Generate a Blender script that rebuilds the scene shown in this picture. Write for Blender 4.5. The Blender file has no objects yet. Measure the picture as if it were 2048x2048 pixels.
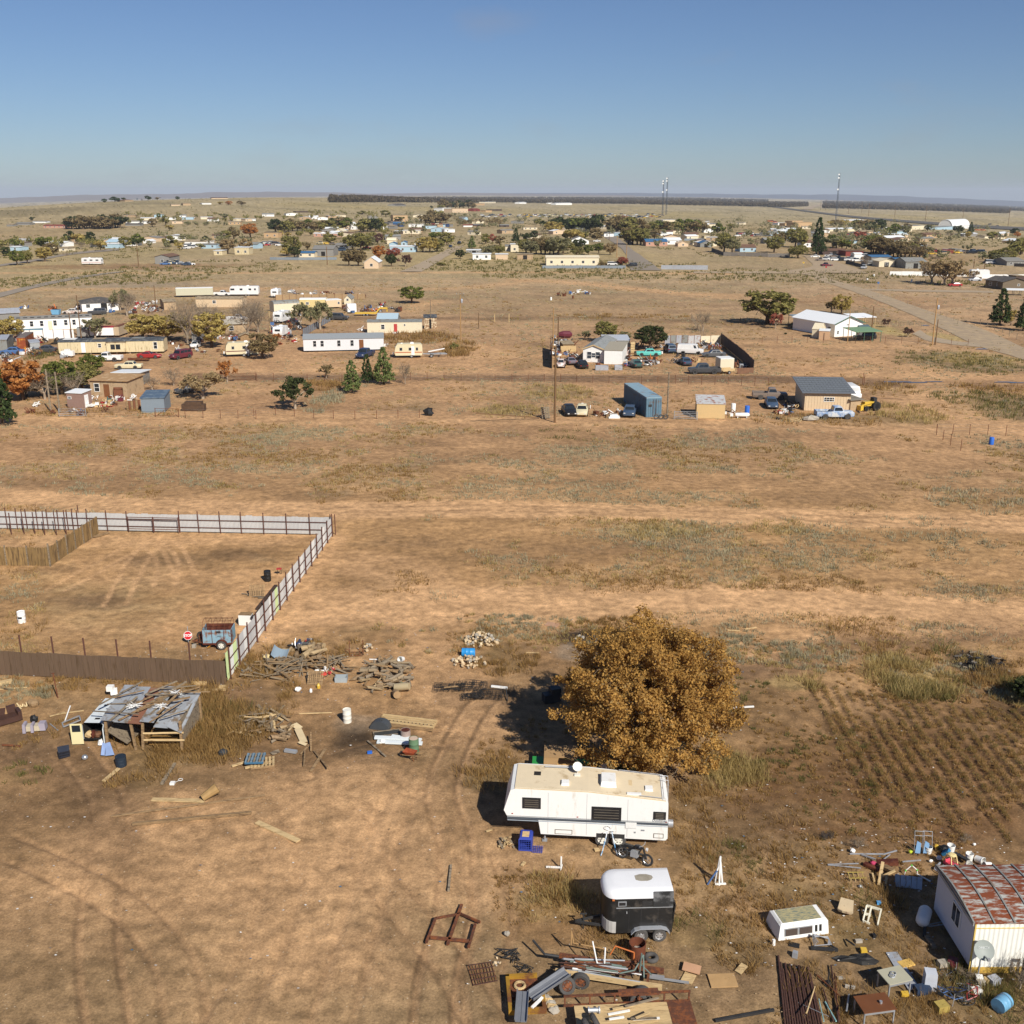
import bpy,math,random
import numpy as np
from mathutils import Vector,Matrix
R=math.radians
SCN=bpy.context.scene
COL=SCN.collection
rng=np.random.default_rng(7)
rnd=random.Random(5)
# camera
CAM_H,FPX,PITCH=31.0,2100.0,R(16.9)
cam=bpy.data.cameras.new('camera')
cam.sensor_width=36.0
cam.lens=36.0*FPX/2048.0
cam.clip_start,cam.clip_end=1.0,60000.0
cam_ob=bpy.data.objects.new('camera',cam)
COL.objects.link(cam_ob)
cam_ob.location=(0,0,CAM_H)
cam_ob.rotation_euler=(R(90)-PITCH,0,0)
SCN.camera=cam_ob
# daylight
SUN_EL=R(39)
SUN_AZ=math.atan2(0.49,-0.872)
def dv(n,k,v):n.inputs[k].default_value=v
world=bpy.data.worlds.new('World')
SCN.world=world
world.use_nodes=True
wn=world.node_tree.nodes
bg=wn['Background']
sky=wn.new('ShaderNodeTexSky')
sky.sky_type='NISHITA'
sky.sun_disc=False
sky.sun_elevation=SUN_EL
sky.sun_rotation=SUN_AZ
sky.altitude=1100
sky.air_density=1.0
sky.dust_density=0.6
sky.ozone_density=1.6
tint=wn.new('ShaderNodeMix')
tint.data_type,tint.blend_type='RGBA','MULTIPLY'
dv(tint,'Factor',1.0)
dv(tint,'B',(.64,.76,.98,1))
world.node_tree.links.new(sky.outputs[0],tint.inputs['A'])
wisp,ramp,veil,wc,wm=(wn.new('ShaderNode'+k) for k in ('TexNoise','MapRange','Mix','TexCoord','Mapping'))
veil.data_type='RGBA'
dv(wm,'Scale',(3,3,9));dv(wisp,'Scale',2.2);dv(wisp,'Detail',6);dv(ramp,'From Min',.6);dv(ramp,'From Max',.85);dv(ramp,'To Max',.3);dv(veil,'B',(4.6,4.4,4.5,1))
WL=world.node_tree.links
WL.new(wc.outputs['Generated'],wm.inputs[0]);WL.new(wm.outputs[0],wisp.inputs['Vector']);WL.new(wisp.outputs['Fac'],ramp.inputs['Value'])
WL.new(ramp.outputs[0],veil.inputs['Factor']);WL.new(tint.outputs['Result'],veil.inputs['A']);WL.new(veil.outputs['Result'],bg.inputs[0])
dv(bg,1,0.055)
sun=bpy.data.lights.new('sun','SUN')
sun.energy=4.3
sun.angle=R(0.5)
sun.color=(1.0,0.95,0.87)
sun_ob=bpy.data.objects.new('sun',sun)
COL.objects.link(sun_ob)
sdir=Vector((-math.sin(SUN_AZ)*math.cos(SUN_EL),-math.cos(SUN_AZ)*math.cos(SUN_EL),-math.sin(SUN_EL)))
sun_ob.rotation_euler=sdir.to_track_quat('-Z','Y').to_euler()
SCN.view_settings.view_transform='Standard'
SCN.view_settings.look='None'
SCN.view_settings.exposure=0.45
SCN.view_settings.gamma=1.0
SCN.view_settings.use_curve_mapping=False
SCN.cycles.max_bounces=6
SCN.cycles.transparent_max_bounces=6
# terrain and survey
def sstep(a,b,x):
 t=np.clip((x-a)/(b-a),0,1)
 return t*t*(3-2*t)
def terra(x,y):
 x=np.asarray(x,float);y=np.asarray(y,float)
 d=np.hypot(x,y)+1e-6
 a=np.clip((x/np.maximum(y,1.0)+0.05)/0.4876,-1.7,1.7)
 drop=-(17/2100.0)*a*a*d*sstep(300,1500,d)*(y>0)
 hill=25*np.exp(-((x+560)/380)**2)*sstep(850,1750,d)*(1-0.8*sstep(2100,5000,d))*(y>0)
 return drop+hill
CP,SP=math.cos(PITCH),math.sin(PITCH)
_TS=20.0*1.012**np.arange(560)
def G(u,v,h=0.0):
 a,b=(u-1024)/FPX,(1024-v)/FPX
 dx,dy,dz=a,CP+b*SP,-SP+b*CP
 ts=_TS
 f=CAM_H+ts*dz-terra(ts*dx,ts*dy)-h
 k=np.argmax(f<0)
 if f[k]>=0:
  k=len(ts)-1
 lo,hi=(ts[k-1] if k else 5.0),ts[k]
 for _ in range(22):
  m=.5*(lo+hi)
  if CAM_H+m*dz-float(terra(m*dx,m*dy))-h<0:hi=m
  else:lo=m
 t=.5*(lo+hi)
 return Vector((t*dx,t*dy,float(terra(t*dx,t*dy))+h))
CROP=dict(a=(0,350,3.773),b=(512,350,3.773),c=(1024,350,3.773),d=(1536,350,3.773),e=(0,560,3.773),f=(480,560,3.551),
   g=(1024,560,3.773),h=(1480,560,3.401),i=(0,980,2.76),j=(0,1320,4.2),k=(440,1240,4.2),l=(860,1220,2.841),
   m=(940,1480,3.578),n=(1440,1220,3.178),o=(820,1700,3.116),p=(1400,1640,2.981),q=(0,1380,9.66),r=(1000,1880,4.83),
   s=(1640,1660,5.22),t=(1480,1780,5.084),w=(1780,1860,7.21),x=(1150,1640,10.733),y=(440,1160,8.05),z=(340,1200,10.733),
   U=(0,0,1.0))
def UV(c,x,y):
 X,Y,s=CROP[c]
 return X+x/s,Y+y/s
def Q(c,x,y,h=0.0):
 return G(*UV(c,x,y),h)
def PX(c,y):
 v=UV(c,0,y)[1]
 return max(v-386,6)/32.4*CROP[c][2]
# materials
def H(h):
 h=h.lstrip('#')
 c=[int(h[i:i+2],16)/255 for i in (0,2,4)]
 return tuple(x/12.92 if x<=.04045 else ((x+.055)/1.055)**2.4 for x in c)
_M={}
def mat(name,col,rough=.75,metal=0.0,var=.16,scale=2.5,bump=0.0,stain=None,amount=.5,sscale=1.2,stretch=(1,1,1),spec=.3):
 if name in _M:return _M[name]
 m=bpy.data.materials.new(name);m.use_nodes=True
 nt=m.node_tree;N,L=nt.nodes,nt.links
 b=N['Principled BSDF']
 if isinstance(col,str):col=H(col)
 tc=N.new('ShaderNodeTexCoord')
 mp=N.new('ShaderNodeMapping');dv(mp,'Scale',stretch)
 L.new(tc.outputs['Object'],mp.inputs[0])
 nz=N.new('ShaderNodeTexNoise');dv(nz,'Scale',scale);dv(nz,'Detail',5)
 L.new(mp.outputs[0],nz.inputs['Vector'])
 oi=N.new('ShaderNodeObjectInfo')
 ad=N.new('ShaderNodeMath');ad.operation='MULTIPLY_ADD';dv(ad,1,.35)
 L.new(oi.outputs['Random'],ad.inputs[0]);L.new(nz.outputs['Fac'],ad.inputs[2])
 mr=N.new('ShaderNodeMapRange')
 dv(mr,'From Min',.3);dv(mr,'From Max',1.05)
 dv(mr,'To Min',1-var);dv(mr,'To Max',1+var)
 L.new(ad.outputs[0],mr.inputs['Value'])
 mx=N.new('ShaderNodeVectorMath');mx.operation='SCALE';dv(mx,0,col)
 L.new(mr.outputs[0],mx.inputs['Scale'])
 out=mx.outputs[0]
 if stain is not None:
  if isinstance(stain,str):stain=H(stain)
  n2=N.new('ShaderNodeTexNoise');dv(n2,'Scale',sscale);dv(n2,'Detail',7);dv(n2,'Roughness',.65)
  L.new(mp.outputs[0],n2.inputs['Vector'])
  r2=N.new('ShaderNodeMapRange');dv(r2,'From Min',.62-.3*amount);dv(r2,'From Max',.74-.3*amount)
  L.new(n2.outputs['Fac'],r2.inputs['Value'])
  mm=N.new('ShaderNodeMix');mm.data_type='RGBA'
  L.new(r2.outputs[0],mm.inputs['Factor']);L.new(out,mm.inputs['A']);dv(mm,'B',(*stain,1))
  out=mm.outputs['Result']
 L.new(out,b.inputs['Base Color'])
 dv(b,'Roughness',rough);dv(b,'Metallic',metal)
 dv(b,'Specular IOR Level',spec)
 if bump:
  bp=N.new('ShaderNodeBump');dv(bp,'Strength',bump);dv(bp,'Distance',.03)
  L.new(nz.outputs['Fac'],bp.inputs['Height']);L.new(bp.outputs[0],b.inputs['Normal'])
 _M[name]=m
 return m
def lmat(name,cols,trans=.35,gain=1.0):
 if name in _M:return _M[name]
 m=bpy.data.materials.new(name);m.use_nodes=True
 nt=m.node_tree;N,L=nt.nodes,nt.links
 N.remove(N['Principled BSDF'])
 g=N.new('ShaderNodeNewGeometry');tc=N.new('ShaderNodeTexCoord')
 nz=N.new('ShaderNodeTexNoise');dv(nz,'Scale',.55);dv(nz,'Detail',2)
 L.new(tc.outputs['Object'],nz.inputs['Vector'])
 ad=N.new('ShaderNodeMath');ad.operation='MULTIPLY_ADD';dv(ad,1,.62)
 L.new(g.outputs['Random Per Island'],ad.inputs[0])
 sb=N.new('ShaderNodeMath');sb.operation='MULTIPLY_ADD';dv(sb,1,1.1);dv(sb,2,-.37)
 L.new(nz.outputs['Fac'],sb.inputs[0]);L.new(sb.outputs[0],ad.inputs[2])
 cr=N.new('ShaderNodeValToRGB')
 el=cr.color_ramp.elements
 cols=[[x*gain for x in H(c)] for c in cols]
 el[0].position,el[1].position=0,1
 el[0].color,el[1].color=(*cols[0],1),(*cols[-1],1)
 for i,c in enumerate(cols[1:-1]):
  e=el.new((i+1)/(len(cols)-1));e.color=(*c,1)
 L.new(ad.outputs[0],cr.inputs[0])
 d=N.new('ShaderNodeBsdfDiffuse');t=N.new('ShaderNodeBsdfTranslucent');mx=N.new('ShaderNodeMixShader')
 dv(mx,0,trans)
 L.new(cr.outputs[0],d.inputs[0]);L.new(cr.outputs[0],t.inputs[0])
 L.new(d.outputs[0],mx.inputs[1]);L.new(t.outputs[0],mx.inputs[2])
 L.new(mx.outputs[0],N['Material Output'].inputs[0])
 _M[name]=m
 return m
def glassmat(name='window_glass',col=(.02,.025,.03),rough=.12):
 if name in _M:return _M[name]
 m=mat(name,col,rough=rough,var=.3,scale=.8,spec=.6)
 return m
white=mat('white_paint',(.78,.77,.73),rough=.5,var=.06,stain=(.55,.5,.42),amount=.05,sscale=2)
rust=mat('rusty_iron','5c3a2a',rough=.85,var=.35,scale=6,stain='7c4a2c',amount=.5,sscale=5)
prust=mat('dark_rusty_pipe','4b332b',rough=.8,var=.3,scale=8)
steel=mat('galvanised_sheet',(.42,.44,.47),rough=.45,metal=.35,var=.14,scale=1.5,stain=(.36,.33,.3),amount=.25,sscale=2.2)
gmet=mat('grey_metal',(.33,.34,.35),rough=.5,metal=.3,var=.2)
dmet=mat('dark_metal',(.035,.034,.033),rough=.55,var=.3)
wood=mat('weathered_board','8f7554',rough=.9,var=.35,scale=3,stretch=(1,6,6),stain='5e4a36',amount=.35,sscale=2)
wgry=mat('grey_old_wood','857763',rough=.9,var=.4,scale=3,stretch=(1,6,6),stain='4d4236',amount=.35)
wpale=mat('pale_new_wood','c0a578',rough=.85,var=.25,scale=3,stretch=(1,5,5),stain='8d7350',amount=.2)
log_m=mat('cut_log','8a7357',rough=.95,var=.4,scale=4,bump=.4,stain='54442f',amount=.4)
pwood=mat('pole_wood','6e5439',rough=.9,var=.25,scale=2,stretch=(4,4,.6))
ptan=mat('tan_pole_wood','a58256',rough=.9,var=.2,scale=2,stretch=(4,4,.6))
rubber=mat('tyre_rubber',(.03,.029,.028),rough=.8,var=.3)
dusty=mat('dusty_tyre_rubber',(.075,.07,.065),rough=.9,var=.3)
rim_m=mat('wheel_rim',(.5,.5,.5),rough=.35,metal=.6,var=.2)
rimw=mat('white_wheel_rim',(.72,.69,.6),rough=.5,var=.15)
bplas=mat('black_plastic',(.018,.018,.018),rough=.5,var=.3)
concr=mat('concrete',(.36,.32,.26),rough=.95,var=.25,scale=4,bump=.3)
glass=glassmat()
dark_in=mat('dark_interior',(.02,.018,.016),rough=.95,var=.4)  # near-black, also stands in for the shade inside openings
# mesh building
class MB:
 def __init__(s):s.v,s.f,s.mi,s.cur=[],[],[],0
 def m(s,i):s.cur=i;return s
 def add(s,vs,fs):
  o=len(s.v);s.v+=[tuple(p) for p in vs]
  for f in fs:s.f.append(tuple(i+o for i in f));s.mi.append(s.cur)
  return s
 def box(s,c,d,rz=0.0,taper=1.0):
  x,y,z=d[0]/2,d[1]/2,d[2]/2
  vs=[Vector((sx*x*(taper if sz>0 else 1),sy*y*(taper if sz>0 else 1),sz*z)) for sz in (-1,1) for sy in (-1,1) for sx in (-1,1)]
  if rz:
   m=Matrix.Rotation(rz,3,'Z');vs=[m@p for p in vs]
  c=Vector(c)
  return s.add([p+c for p in vs],[(0,2,3,1),(4,5,7,6),(0,1,5,4),(2,6,7,3),(0,4,6,2),(1,3,7,5)])
 def rb(s,x0,x1,y0,y1,z0,z1):return s.box(((x0+x1)/2,(y0+y1)/2,(z0+z1)/2),(x1-x0,y1-y0,z1-z0))
 def bar(s,p,q,w,h,up=(0,0,1)):
  p,q=Vector(p),Vector(q);d=(q-p)
  if d.length<1e-6:return s
  d.normalize();up=Vector(up)
  sx=d.cross(up)
  if sx.length<1e-3:sx=d.cross(Vector((1,0,0)))
  sx.normalize();sz=sx.cross(d)
  vs=[e+sx*a*w/2+sz*b*h/2 for e in (p,q) for a,b in ((-1,-1),(1,-1),(1,1),(-1,1))]
  return s.add(vs,[(0,1,2,3),(7,6,5,4),(0,4,5,1),(1,5,6,2),(2,6,7,3),(3,7,4,0)])
 def tube(s,p,q,r,r2=None,n=8,cap=True):
  p,q=Vector(p),Vector(q);r2=r if r2 is None else r2
  d=(q-p).normalized();a=d.orthogonal().normalized();b=d.cross(a)
  vs=[]
  for e,rr in ((p,r),(q,r2)):
   for i in range(n):
    t=2*math.pi*i/n;vs.append(e+(a*math.cos(t)+b*math.sin(t))*rr)
  fs=[(i,(i+1)%n,n+(i+1)%n,n+i) for i in range(n)]
  if cap:fs+=[tuple(range(n))[::-1],tuple(range(n,2*n))]
  return s.add(vs,fs)
 def path(s,pts,r,n=6):
  pts=[Vector(p) for p in pts]
  for a,b in zip(pts,pts[1:]):s.tube(a,b,r,n=n)
  return s
 def ring(s,c,R0,r,axis=(0,0,1),n=14,k=6,flat=1.0):
  c=Vector(c);ax=Vector(axis).normalized();a=ax.orthogonal().normalized();b=ax.cross(a)
  vs=[]
  for i in range(n):
   t=2*math.pi*i/n;d=a*math.cos(t)+b*math.sin(t)
   for j in range(k):
    q=2*math.pi*j/k
    vs.append(c+d*(R0+r*math.cos(q))+ax*r*flat*math.sin(q))
  fs=[(i*k+j,((i+1)%n)*k+j,((i+1)%n)*k+(j+1)%k,i*k+(j+1)%k) for i in range(n) for j in range(k)]
  return s.add(vs,fs)
 def lathe(s,prof,n=14,c=(0,0,0),rot=None,sx=1.0):
  c=Vector(c);vs=[]
  for r,z in prof:
   for i in range(n):
    t=2*math.pi*i/n;p=Vector((r*math.cos(t)*sx,r*math.sin(t),z))
    vs.append((rot@p if rot else p)+c)
  fs=[(k*n+i,k*n+(i+1)%n,(k+1)*n+(i+1)%n,(k+1)*n+i) for k in range(len(prof)-1) for i in range(n)]
  if prof[0][0]>1e-4:fs.append(tuple(range(n))[::-1])
  if prof[-1][0]>1e-4:fs.append(tuple(range((len(prof)-1)*n,len(prof)*n)))
  return s.add(vs,fs)
 def ext(s,prof,y0,y1):
  """closed outline in x-z pulled from y0 to y1"""
  n=len(prof)
  vs=[(x,y0,z) for x,z in prof]+[(x,y1,z) for x,z in prof]
  return s.add(vs,[tuple(range(n)),tuple(range(n,2*n))[::-1]]+[(i,n+i,n+(i+1)%n,(i+1)%n) for i in range(n)])
 def extx(s,prof,x0,x1):
  n=len(prof)
  vs=[(x0,y,z) for y,z in prof]+[(x1,y,z) for y,z in prof]
  return s.add(vs,[tuple(range(n)),tuple(range(n,2*n))[::-1]]+[(i,n+i,n+(i+1)%n,(i+1)%n) for i in range(n)])
 def loft(s,secs,cap=True):
  n=len(secs[0]);vs=[p for q in secs for p in q]
  fs=[(k*n+i,k*n+(i+1)%n,(k+1)*n+(i+1)%n,(k+1)*n+i) for k in range(len(secs)-1) for i in range(n)]
  if cap:fs+=[tuple(range(n))[::-1],tuple(range((len(secs)-1)*n,len(secs)*n))]
  return s.add(vs,fs)
 def slab(s,pts,th):
  """a sheet of given thickness on the polygon pts, thickened along its normal"""
  P=[Vector(p) for p in pts]
  nrm=(P[1]-P[0]).cross(P[2]-P[0]).normalized()
  n=len(P);vs=P+[p-nrm*th for p in P]
  return s.add(vs,[tuple(range(n)),tuple(range(n,2*n))[::-1]]+[(i,n+i,n+(i+1)%n,(i+1)%n) for i in range(n)])
 def blob(s,c,d,n=8,seed=0,rough=.25):
  q=random.Random(seed);vs=[];c=Vector(c)
  rows=5
  for k in range(rows+1):
   ph=math.pi*k/rows
   for i in range(n):
    t=2*math.pi*i/n
    r=1+q.uniform(-rough,rough)
    vs.append(c+Vector((d[0]/2*r*math.sin(ph)*math.cos(t),d[1]/2*r*math.sin(ph)*math.sin(t),d[2]/2*r*math.cos(ph))))
  return s.add(vs,[(k*n+i,(k+1)*n+i,(k+1)*n+(i+1)%n,k*n+(i+1)%n) for k in range(rows) for i in range(n)])
 def mesh(s,name,mats,smooth=None):
  me=bpy.data.meshes.new(name)
  me.from_pydata(s.v,[],s.f)
  if not isinstance(mats,(list,tuple)):mats=[mats]
  for m_ in mats:me.materials.append(m_)
  if len(mats)>1:me.polygons.foreach_set('material_index',s.mi)
  me.validate();me.update()
  fix_normals(me)
  if smooth is not None:
   me.polygons.foreach_set('use_smooth',[True]*len(me.polygons))
   me.set_sharp_from_angle(angle=R(smooth))
  return me
 def obj(s,name,mats,parent=None,loc=None,rz=0.0,smooth=None,label=None):
  o=bpy.data.objects.new(name,s.mesh(name,mats,smooth));COL.objects.link(o)
  if parent is not None:o.parent=parent
  if loc is not None:o.location=loc
  if rz:o.rotation_euler=(0,0,rz)
  if label:o['label']=label
  return o
import bmesh
def fix_normals(me):
 if len(me.polygons)>6000:return
 b=bmesh.new();b.from_mesh(me);bmesh.ops.recalc_face_normals(b,faces=b.faces);b.to_mesh(me);b.free()
def tag(o,label,cat,group=None):
 o['label']=label;o['category']=cat
 if group:o['group']=group
 return o
def thing(name,label,cat,loc=(0,0,0),rz=0.0,group=None):
 o=bpy.data.objects.new(name,None);COL.objects.link(o)
 o.empty_display_size=.3
 o.location=loc;o.rotation_euler=(0,0,rz)
 return tag(o,label,cat,group)
def one(mb,name,mats,label,cat,loc=None,rz=0.0,group=None,smooth=None):
 return tag(mb.obj(name,mats,None,loc,rz,smooth),label,cat,group)
def kind(o,k):o['kind']=k;return o
def inst(name,me,par=None):
 o=bpy.data.objects.new(name,me);COL.objects.link(o)
 if par is not None:o.parent=par
 return o
def paint(o,m):
 o.material_slots[0].link='OBJECT';o.material_slots[0].material=m
RX,RY=Matrix.Rotation(R(90),3,'X'),Matrix.Rotation(R(90),3,'Y')
cos,sin=math.cos,math.sin
def tris(name,verts,faces,mats,k='stuff',mi=None):
 me=bpy.data.meshes.new(name)
 verts=np.asarray(verts,np.float32);faces=np.asarray(faces,np.int32)
 me.vertices.add(len(verts));me.vertices.foreach_set('co',verts.ravel())
 n=faces.shape[1]
 me.loops.add(faces.size);me.loops.foreach_set('vertex_index',faces.ravel())
 me.polygons.add(len(faces));me.polygons.foreach_set('loop_start',np.arange(len(faces),dtype=np.int32)*n)
 for m_ in (mats if isinstance(mats,(list,tuple)) else [mats]):me.materials.append(m_)
 if mi is not None:me.polygons.foreach_set('material_index',np.asarray(mi,np.int32))
 me.update(calc_edges=True)
 o=bpy.data.objects.new(name,me);COL.objects.link(o)
 if k:o['kind']=k
 return o
# ground
def _hash(ix,iy,seed):
 n=(ix.astype(np.int64)*374761393+iy.astype(np.int64)*668265263+seed*974711) & 0x7fffffff
 n=((n ^ (n >> 13))*1274126177) & 0x7fffffff
 return ((n ^ (n >> 16)) & 0xffff)/65535.0
def vnoise(x,y,seed=0):
 ix,iy=np.floor(x),np.floor(y);fx,fy=x-ix,y-iy
 fx,fy=fx*fx*(3-2*fx),fy*fy*(3-2*fy)
 a,b=_hash(ix,iy,seed),_hash(ix+1,iy,seed);c,d=_hash(ix,iy+1,seed),_hash(ix+1,iy+1,seed)
 return (a+(b-a)*fx)*(1-fy)+(c+(d-c)*fx)*fy
def fbm(x,y,seed=0,o=4):
 s=np.zeros_like(x,float);w=0;a=1.0
 for k in range(o):
  s+=a*vnoise(x*2**k+17*k,y*2**k-9*k,seed+k);w+=a;a*=.55
 return s/w
def poly_dist(x,y,pts):
 d=np.full(x.shape,1e9)
 for p,q in zip(pts,pts[1:]):
  vx,vy=q[0]-p[0],q[1]-p[1];L2=vx*vx+vy*vy+1e-9
  t=np.clip(((x-p[0])*vx+(y-p[1])*vy)/L2,0,1)
  d=np.minimum(d,np.hypot(x-p[0]-t*vx,y-p[1]-t*vy))
 return d
def sline(pts,n=6):
 P=[np.array(p[:2],float) for p in pts]
 P=[2*P[0]-P[1]]+P+[2*P[-1]-P[-2]]
 out=[]
 for i in range(1,len(P)-2):
  for k in range(n):
   t=k/n
   out.append(.5*((2*P[i])+(-P[i-1]+P[i+1])*t+(2*P[i-1]-5*P[i]+4*P[i+1]-P[i+2])*t*t+(-P[i-1]+3*P[i]-3*P[i+1]+P[i+2])*t**3))
 out.append(P[-2]);return out
def line(c,pts,n=6):return sline([Q(c,*p) for p in pts],n)
def offset(pts,d):
 P=np.array(pts);t=np.gradient(P,axis=0);t /= np.linalg.norm(t,axis=1)[:,None]+1e-9
 return list(P+d*np.stack([-t[:,1],t[:,0]],1))
_yk=np.log(np.array([36,55,75,100,125,160,210,320,420,600,1000,2000,6000.]))
_yc=np.array([H(c) for c in ('8c7252','886b4b','a48058','a68259','a07e5a','aa8560','ac8762','ab8c6a','a89070','a48f6c','9f8d68','a29270','ab9c80')])
LIGHT,DARKS,OLIVE,STRAW,ASH,MUD,GREY=H('c0986e'),H('66503a'),H('6c6246'),H('a3905f'),H('2c2722'),H('6c5440'),H('8a7c6a')
STROKES=[]
def strk(c,pts,w,col,s=.6,f=None,rut=0.0):STROKES.append((line(c,pts),w,col,s,f or w*.5,rut))
def ruts(c,pts,col,s=.5,gauge=1.7,w=.3):
 L=line(c,pts)
 for k in (-1,1):STROKES.append((offset(L,k*gauge/2),w,col,s,.15,.04))
strk('U',[(-200,975),(0,992),(300,1012),(640,1020),(1000,1016),(1500,1032),(2048,1046),(2400,1055)],5,LIGHT,1.1,1.5)
ruts('U',[(640,1020),(1000,1016),(1500,1032),(2048,1046),(2400,1055)],DARKS,.35,1.8,.5)
strk('U',[(-200,842),(300,842),(800,838),(1300,845),(1800,856),(2200,870)],5,LIGHT,.6,2)
ruts('U',[(-200,842),(300,842),(800,838),(1300,845),(1800,856),(2200,870)],DARKS,.35,1.8,.5)
strk('U',[(420,752),(700,752),(1030,754),(1300,757),(1500,757),(1800,765),(2200,772)],7,MUD,.7,2)
strk('U',[(420,742),(700,744),(1030,746),(1500,746),(2048,752)],3,LIGHT,.5,2)
ruts('U',[(700,752),(1030,754),(1300,757),(1500,757),(1800,765),(2200,772)],DARKS,.5,2,.5)
strk('f',[(640,268),(1000,272),(1500,275),(1932,275)],6,DARKS,.55,3)
strk('g',[(0,285),(600,290),(1300,310),(1932,330)],7,DARKS,.45,3)
strk('f',[(560,590),(900,610),(1300,640),(1540,640),(1800,560),(1700,480)],8,LIGHT,.5,4)
strk('f',[(0,640),(400,645),(700,640)],7,LIGHT,.5,3)
strk('f',[(1180,220),(1300,170),(1380,150)],6,LIGHT,.6,4)
strk('U',[(0,546),(500,546),(830,545),(1230,545),(1450,548)],7,LIGHT,.6,4)
strk('U',[(0,580),(500,577),(900,577),(1100,560),(1400,592),(1560,596)],7,LIGHT,.5,5)
strk('c',[(0,790),(500,820),(1000,870),(1500,900),(1780,910)],6,LIGHT,.6,5)
strk('h',[(0,420),(500,440),(1000,455),(1300,465)],5,LIGHT,.4,4)
strk('h',[(1250,600),(1350,720),(1400,870),(1700,1000),(1932,1060)],7,LIGHT,.6,4)
strk('h',[(900,640),(1500,660),(1932,700)],8,LIGHT,.45,4)
strk('U',[(-100,850),(160,838),(420,838)],8,LIGHT,.55,4)
strk('U',[(520,1240),(640,1215),(900,1205),(1200,1212),(1500,1200),(1800,1215),(2200,1240)],6,LIGHT,1.0,2.5)
strk('U',[(1500,1330),(1560,1320),(1680,1290),(1900,1262),(2200,1255)],3.6,MUD,.55,1.5)
strk('U',[(1480,1300),(1620,1262),(1900,1245),(2200,1240)],3,LIGHT,.6,1.5)
strk('U',[(560,1180),(640,1130),(700,1120),(860,1160)],4,LIGHT,.55,2)
strk('U',[(480,1330),(540,1230),(600,1150),(660,1080)],2.2,LIGHT,.7,1)
strk('U',[(930,1450),(900,1380),(880,1330),(860,1250),(800,1220)],4,LIGHT,.55,2)
for pts,s in (([(860,2100),(868,1960),(905,1810),(905,1680),(880,1570),(935,1440),(975,1390)],.5),([(640,2100),(720,1830),(780,1640),(850,1500),(940,1420)],.25),([(215,2100),(190,1850),(215,1620),(130,1480)],.4),([(980,2100),(960,1950),(985,1830),(940,1700)],.3),([(0,1690),(200,1780),(330,1900),(380,2100)],.25),([(700,1640),(760,1760),(900,1930),(1000,2100)],.25),([(560,1560),(720,1500),(900,1470)],.3),([(400,2100),(520,1900),(560,1740),(520,1620)],.15)):
 ruts('U',pts,DARKS,s*1.5,1.6,.2)
 ruts('U',[(x+9,y) for x,y in pts],LIGHT,s*.9,1.6,.18)
strk('U',[(240,1720),(420,1730),(600,1700),(700,1620)],5,LIGHT,.5,3)
strk('U',[(600,1850),(700,1800),(780,1700)],4,LIGHT,.45,3)
strk('U',[(700,1560),(820,1600),(960,1760)],3.5,LIGHT,.3,2)
strk('U',[(250,1640),(420,1620),(560,1600)],3,LIGHT,.5,2)
strk('U',[(0,1480),(120,1520),(200,1600),(210,1700)],2.5,DARKS,.5,1.5)
for pts in ([(230,1210),(270,1130),(310,1080)],[(330,1170),(335,1120),(300,1085)],[(110,1180),(220,1120),(280,1085)],[(370,1150),(350,1105),(320,1080)]):
 ruts('U',pts,LIGHT,.6,1.7,.35)
strk('U',[(0,1085),(150,1082),(400,1078),(640,1076)],3,LIGHT,.6,1.5)
BLOTS=[('U',330,1120,110,14,DARKS,.6),('U',200,1205,70,16,DARKS,.55),('U',470,1110,60,14,DARKS,.5),('U',390,1300,60,16,DARKS,.5),('U',100,1140,70,10,DARKS,.4),
 ('l',260,470,260,80,ASH,.9),('l',880,160,190,70,ASH,1.0),('l',880,230,180,60,GREY,.6),('n',1640,345,190,95,ASH,1.3),('n',1850,620,160,60,ASH,.7),('k',1130,1010,210,150,ASH,.75),('k',1150,870,220,90,GREY,.4),
 ('U',470,1400,120,40,MUD,.4),('U',1480,1640,120,70,MUD,.4),('U',1750,1560,320,130,H('684a30'),.65),('U',1560,1460,140,90,H('71573a'),.6),
 ('U',1900,1420,180,70,H('6c5238'),.5),('U',1150,1560,200,40,OLIVE,.5),('U',1130,1850,130,60,H('84623e'),.5),('U',90,1500,90,60,MUD,.3),('U',700,1920,180,60,LIGHT,.3),
 ('g',330,850,260,60,OLIVE,.45),('h',1650,540,300,50,STRAW,.5),('h',1500,560,420,80,OLIVE,.5),('h',1750,850,350,110,OLIVE,.6),('h',700,230,260,90,OLIVE,.35),('h',900,950,500,50,OLIVE,.4),
 ('h',1000,340,90,40,STRAW,.8),('h',1380,385,110,30,STRAW,.7),('a',1000,830,500,25,GREY,.5),('f',1300,900,130,40,OLIVE,.4),('f',1900,920,250,40,OLIVE,.45),('f',600,740,120,40,H('8a6238'),.5),('f',1250,410,250,40,H('7a5a38'),.5),
 ('a',1000,690,900,22,H('7c5436'),.5),('d',900,600,500,50,H('8c6a48'),.4),('d',800,950,700,50,H('94704e'),.4),('a',200,270,500,40,H('5c5238'),.5),('e',300,480,330,60,MUD,.45),('e',1500,400,400,100,MUD,.4)]
def bworld(b):
 c,x,y,rx,ry=b[:5]
 p=Q(c,x,y);e=Q(c,x+rx,y);n_,f_=Q(c,x,y+ry*.7),Q(c,x,y-ry*.7)
 return p.x,p.y,abs(e.x-p.x),max(abs(f_.y-n_.y)/1.4,.3)
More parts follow.
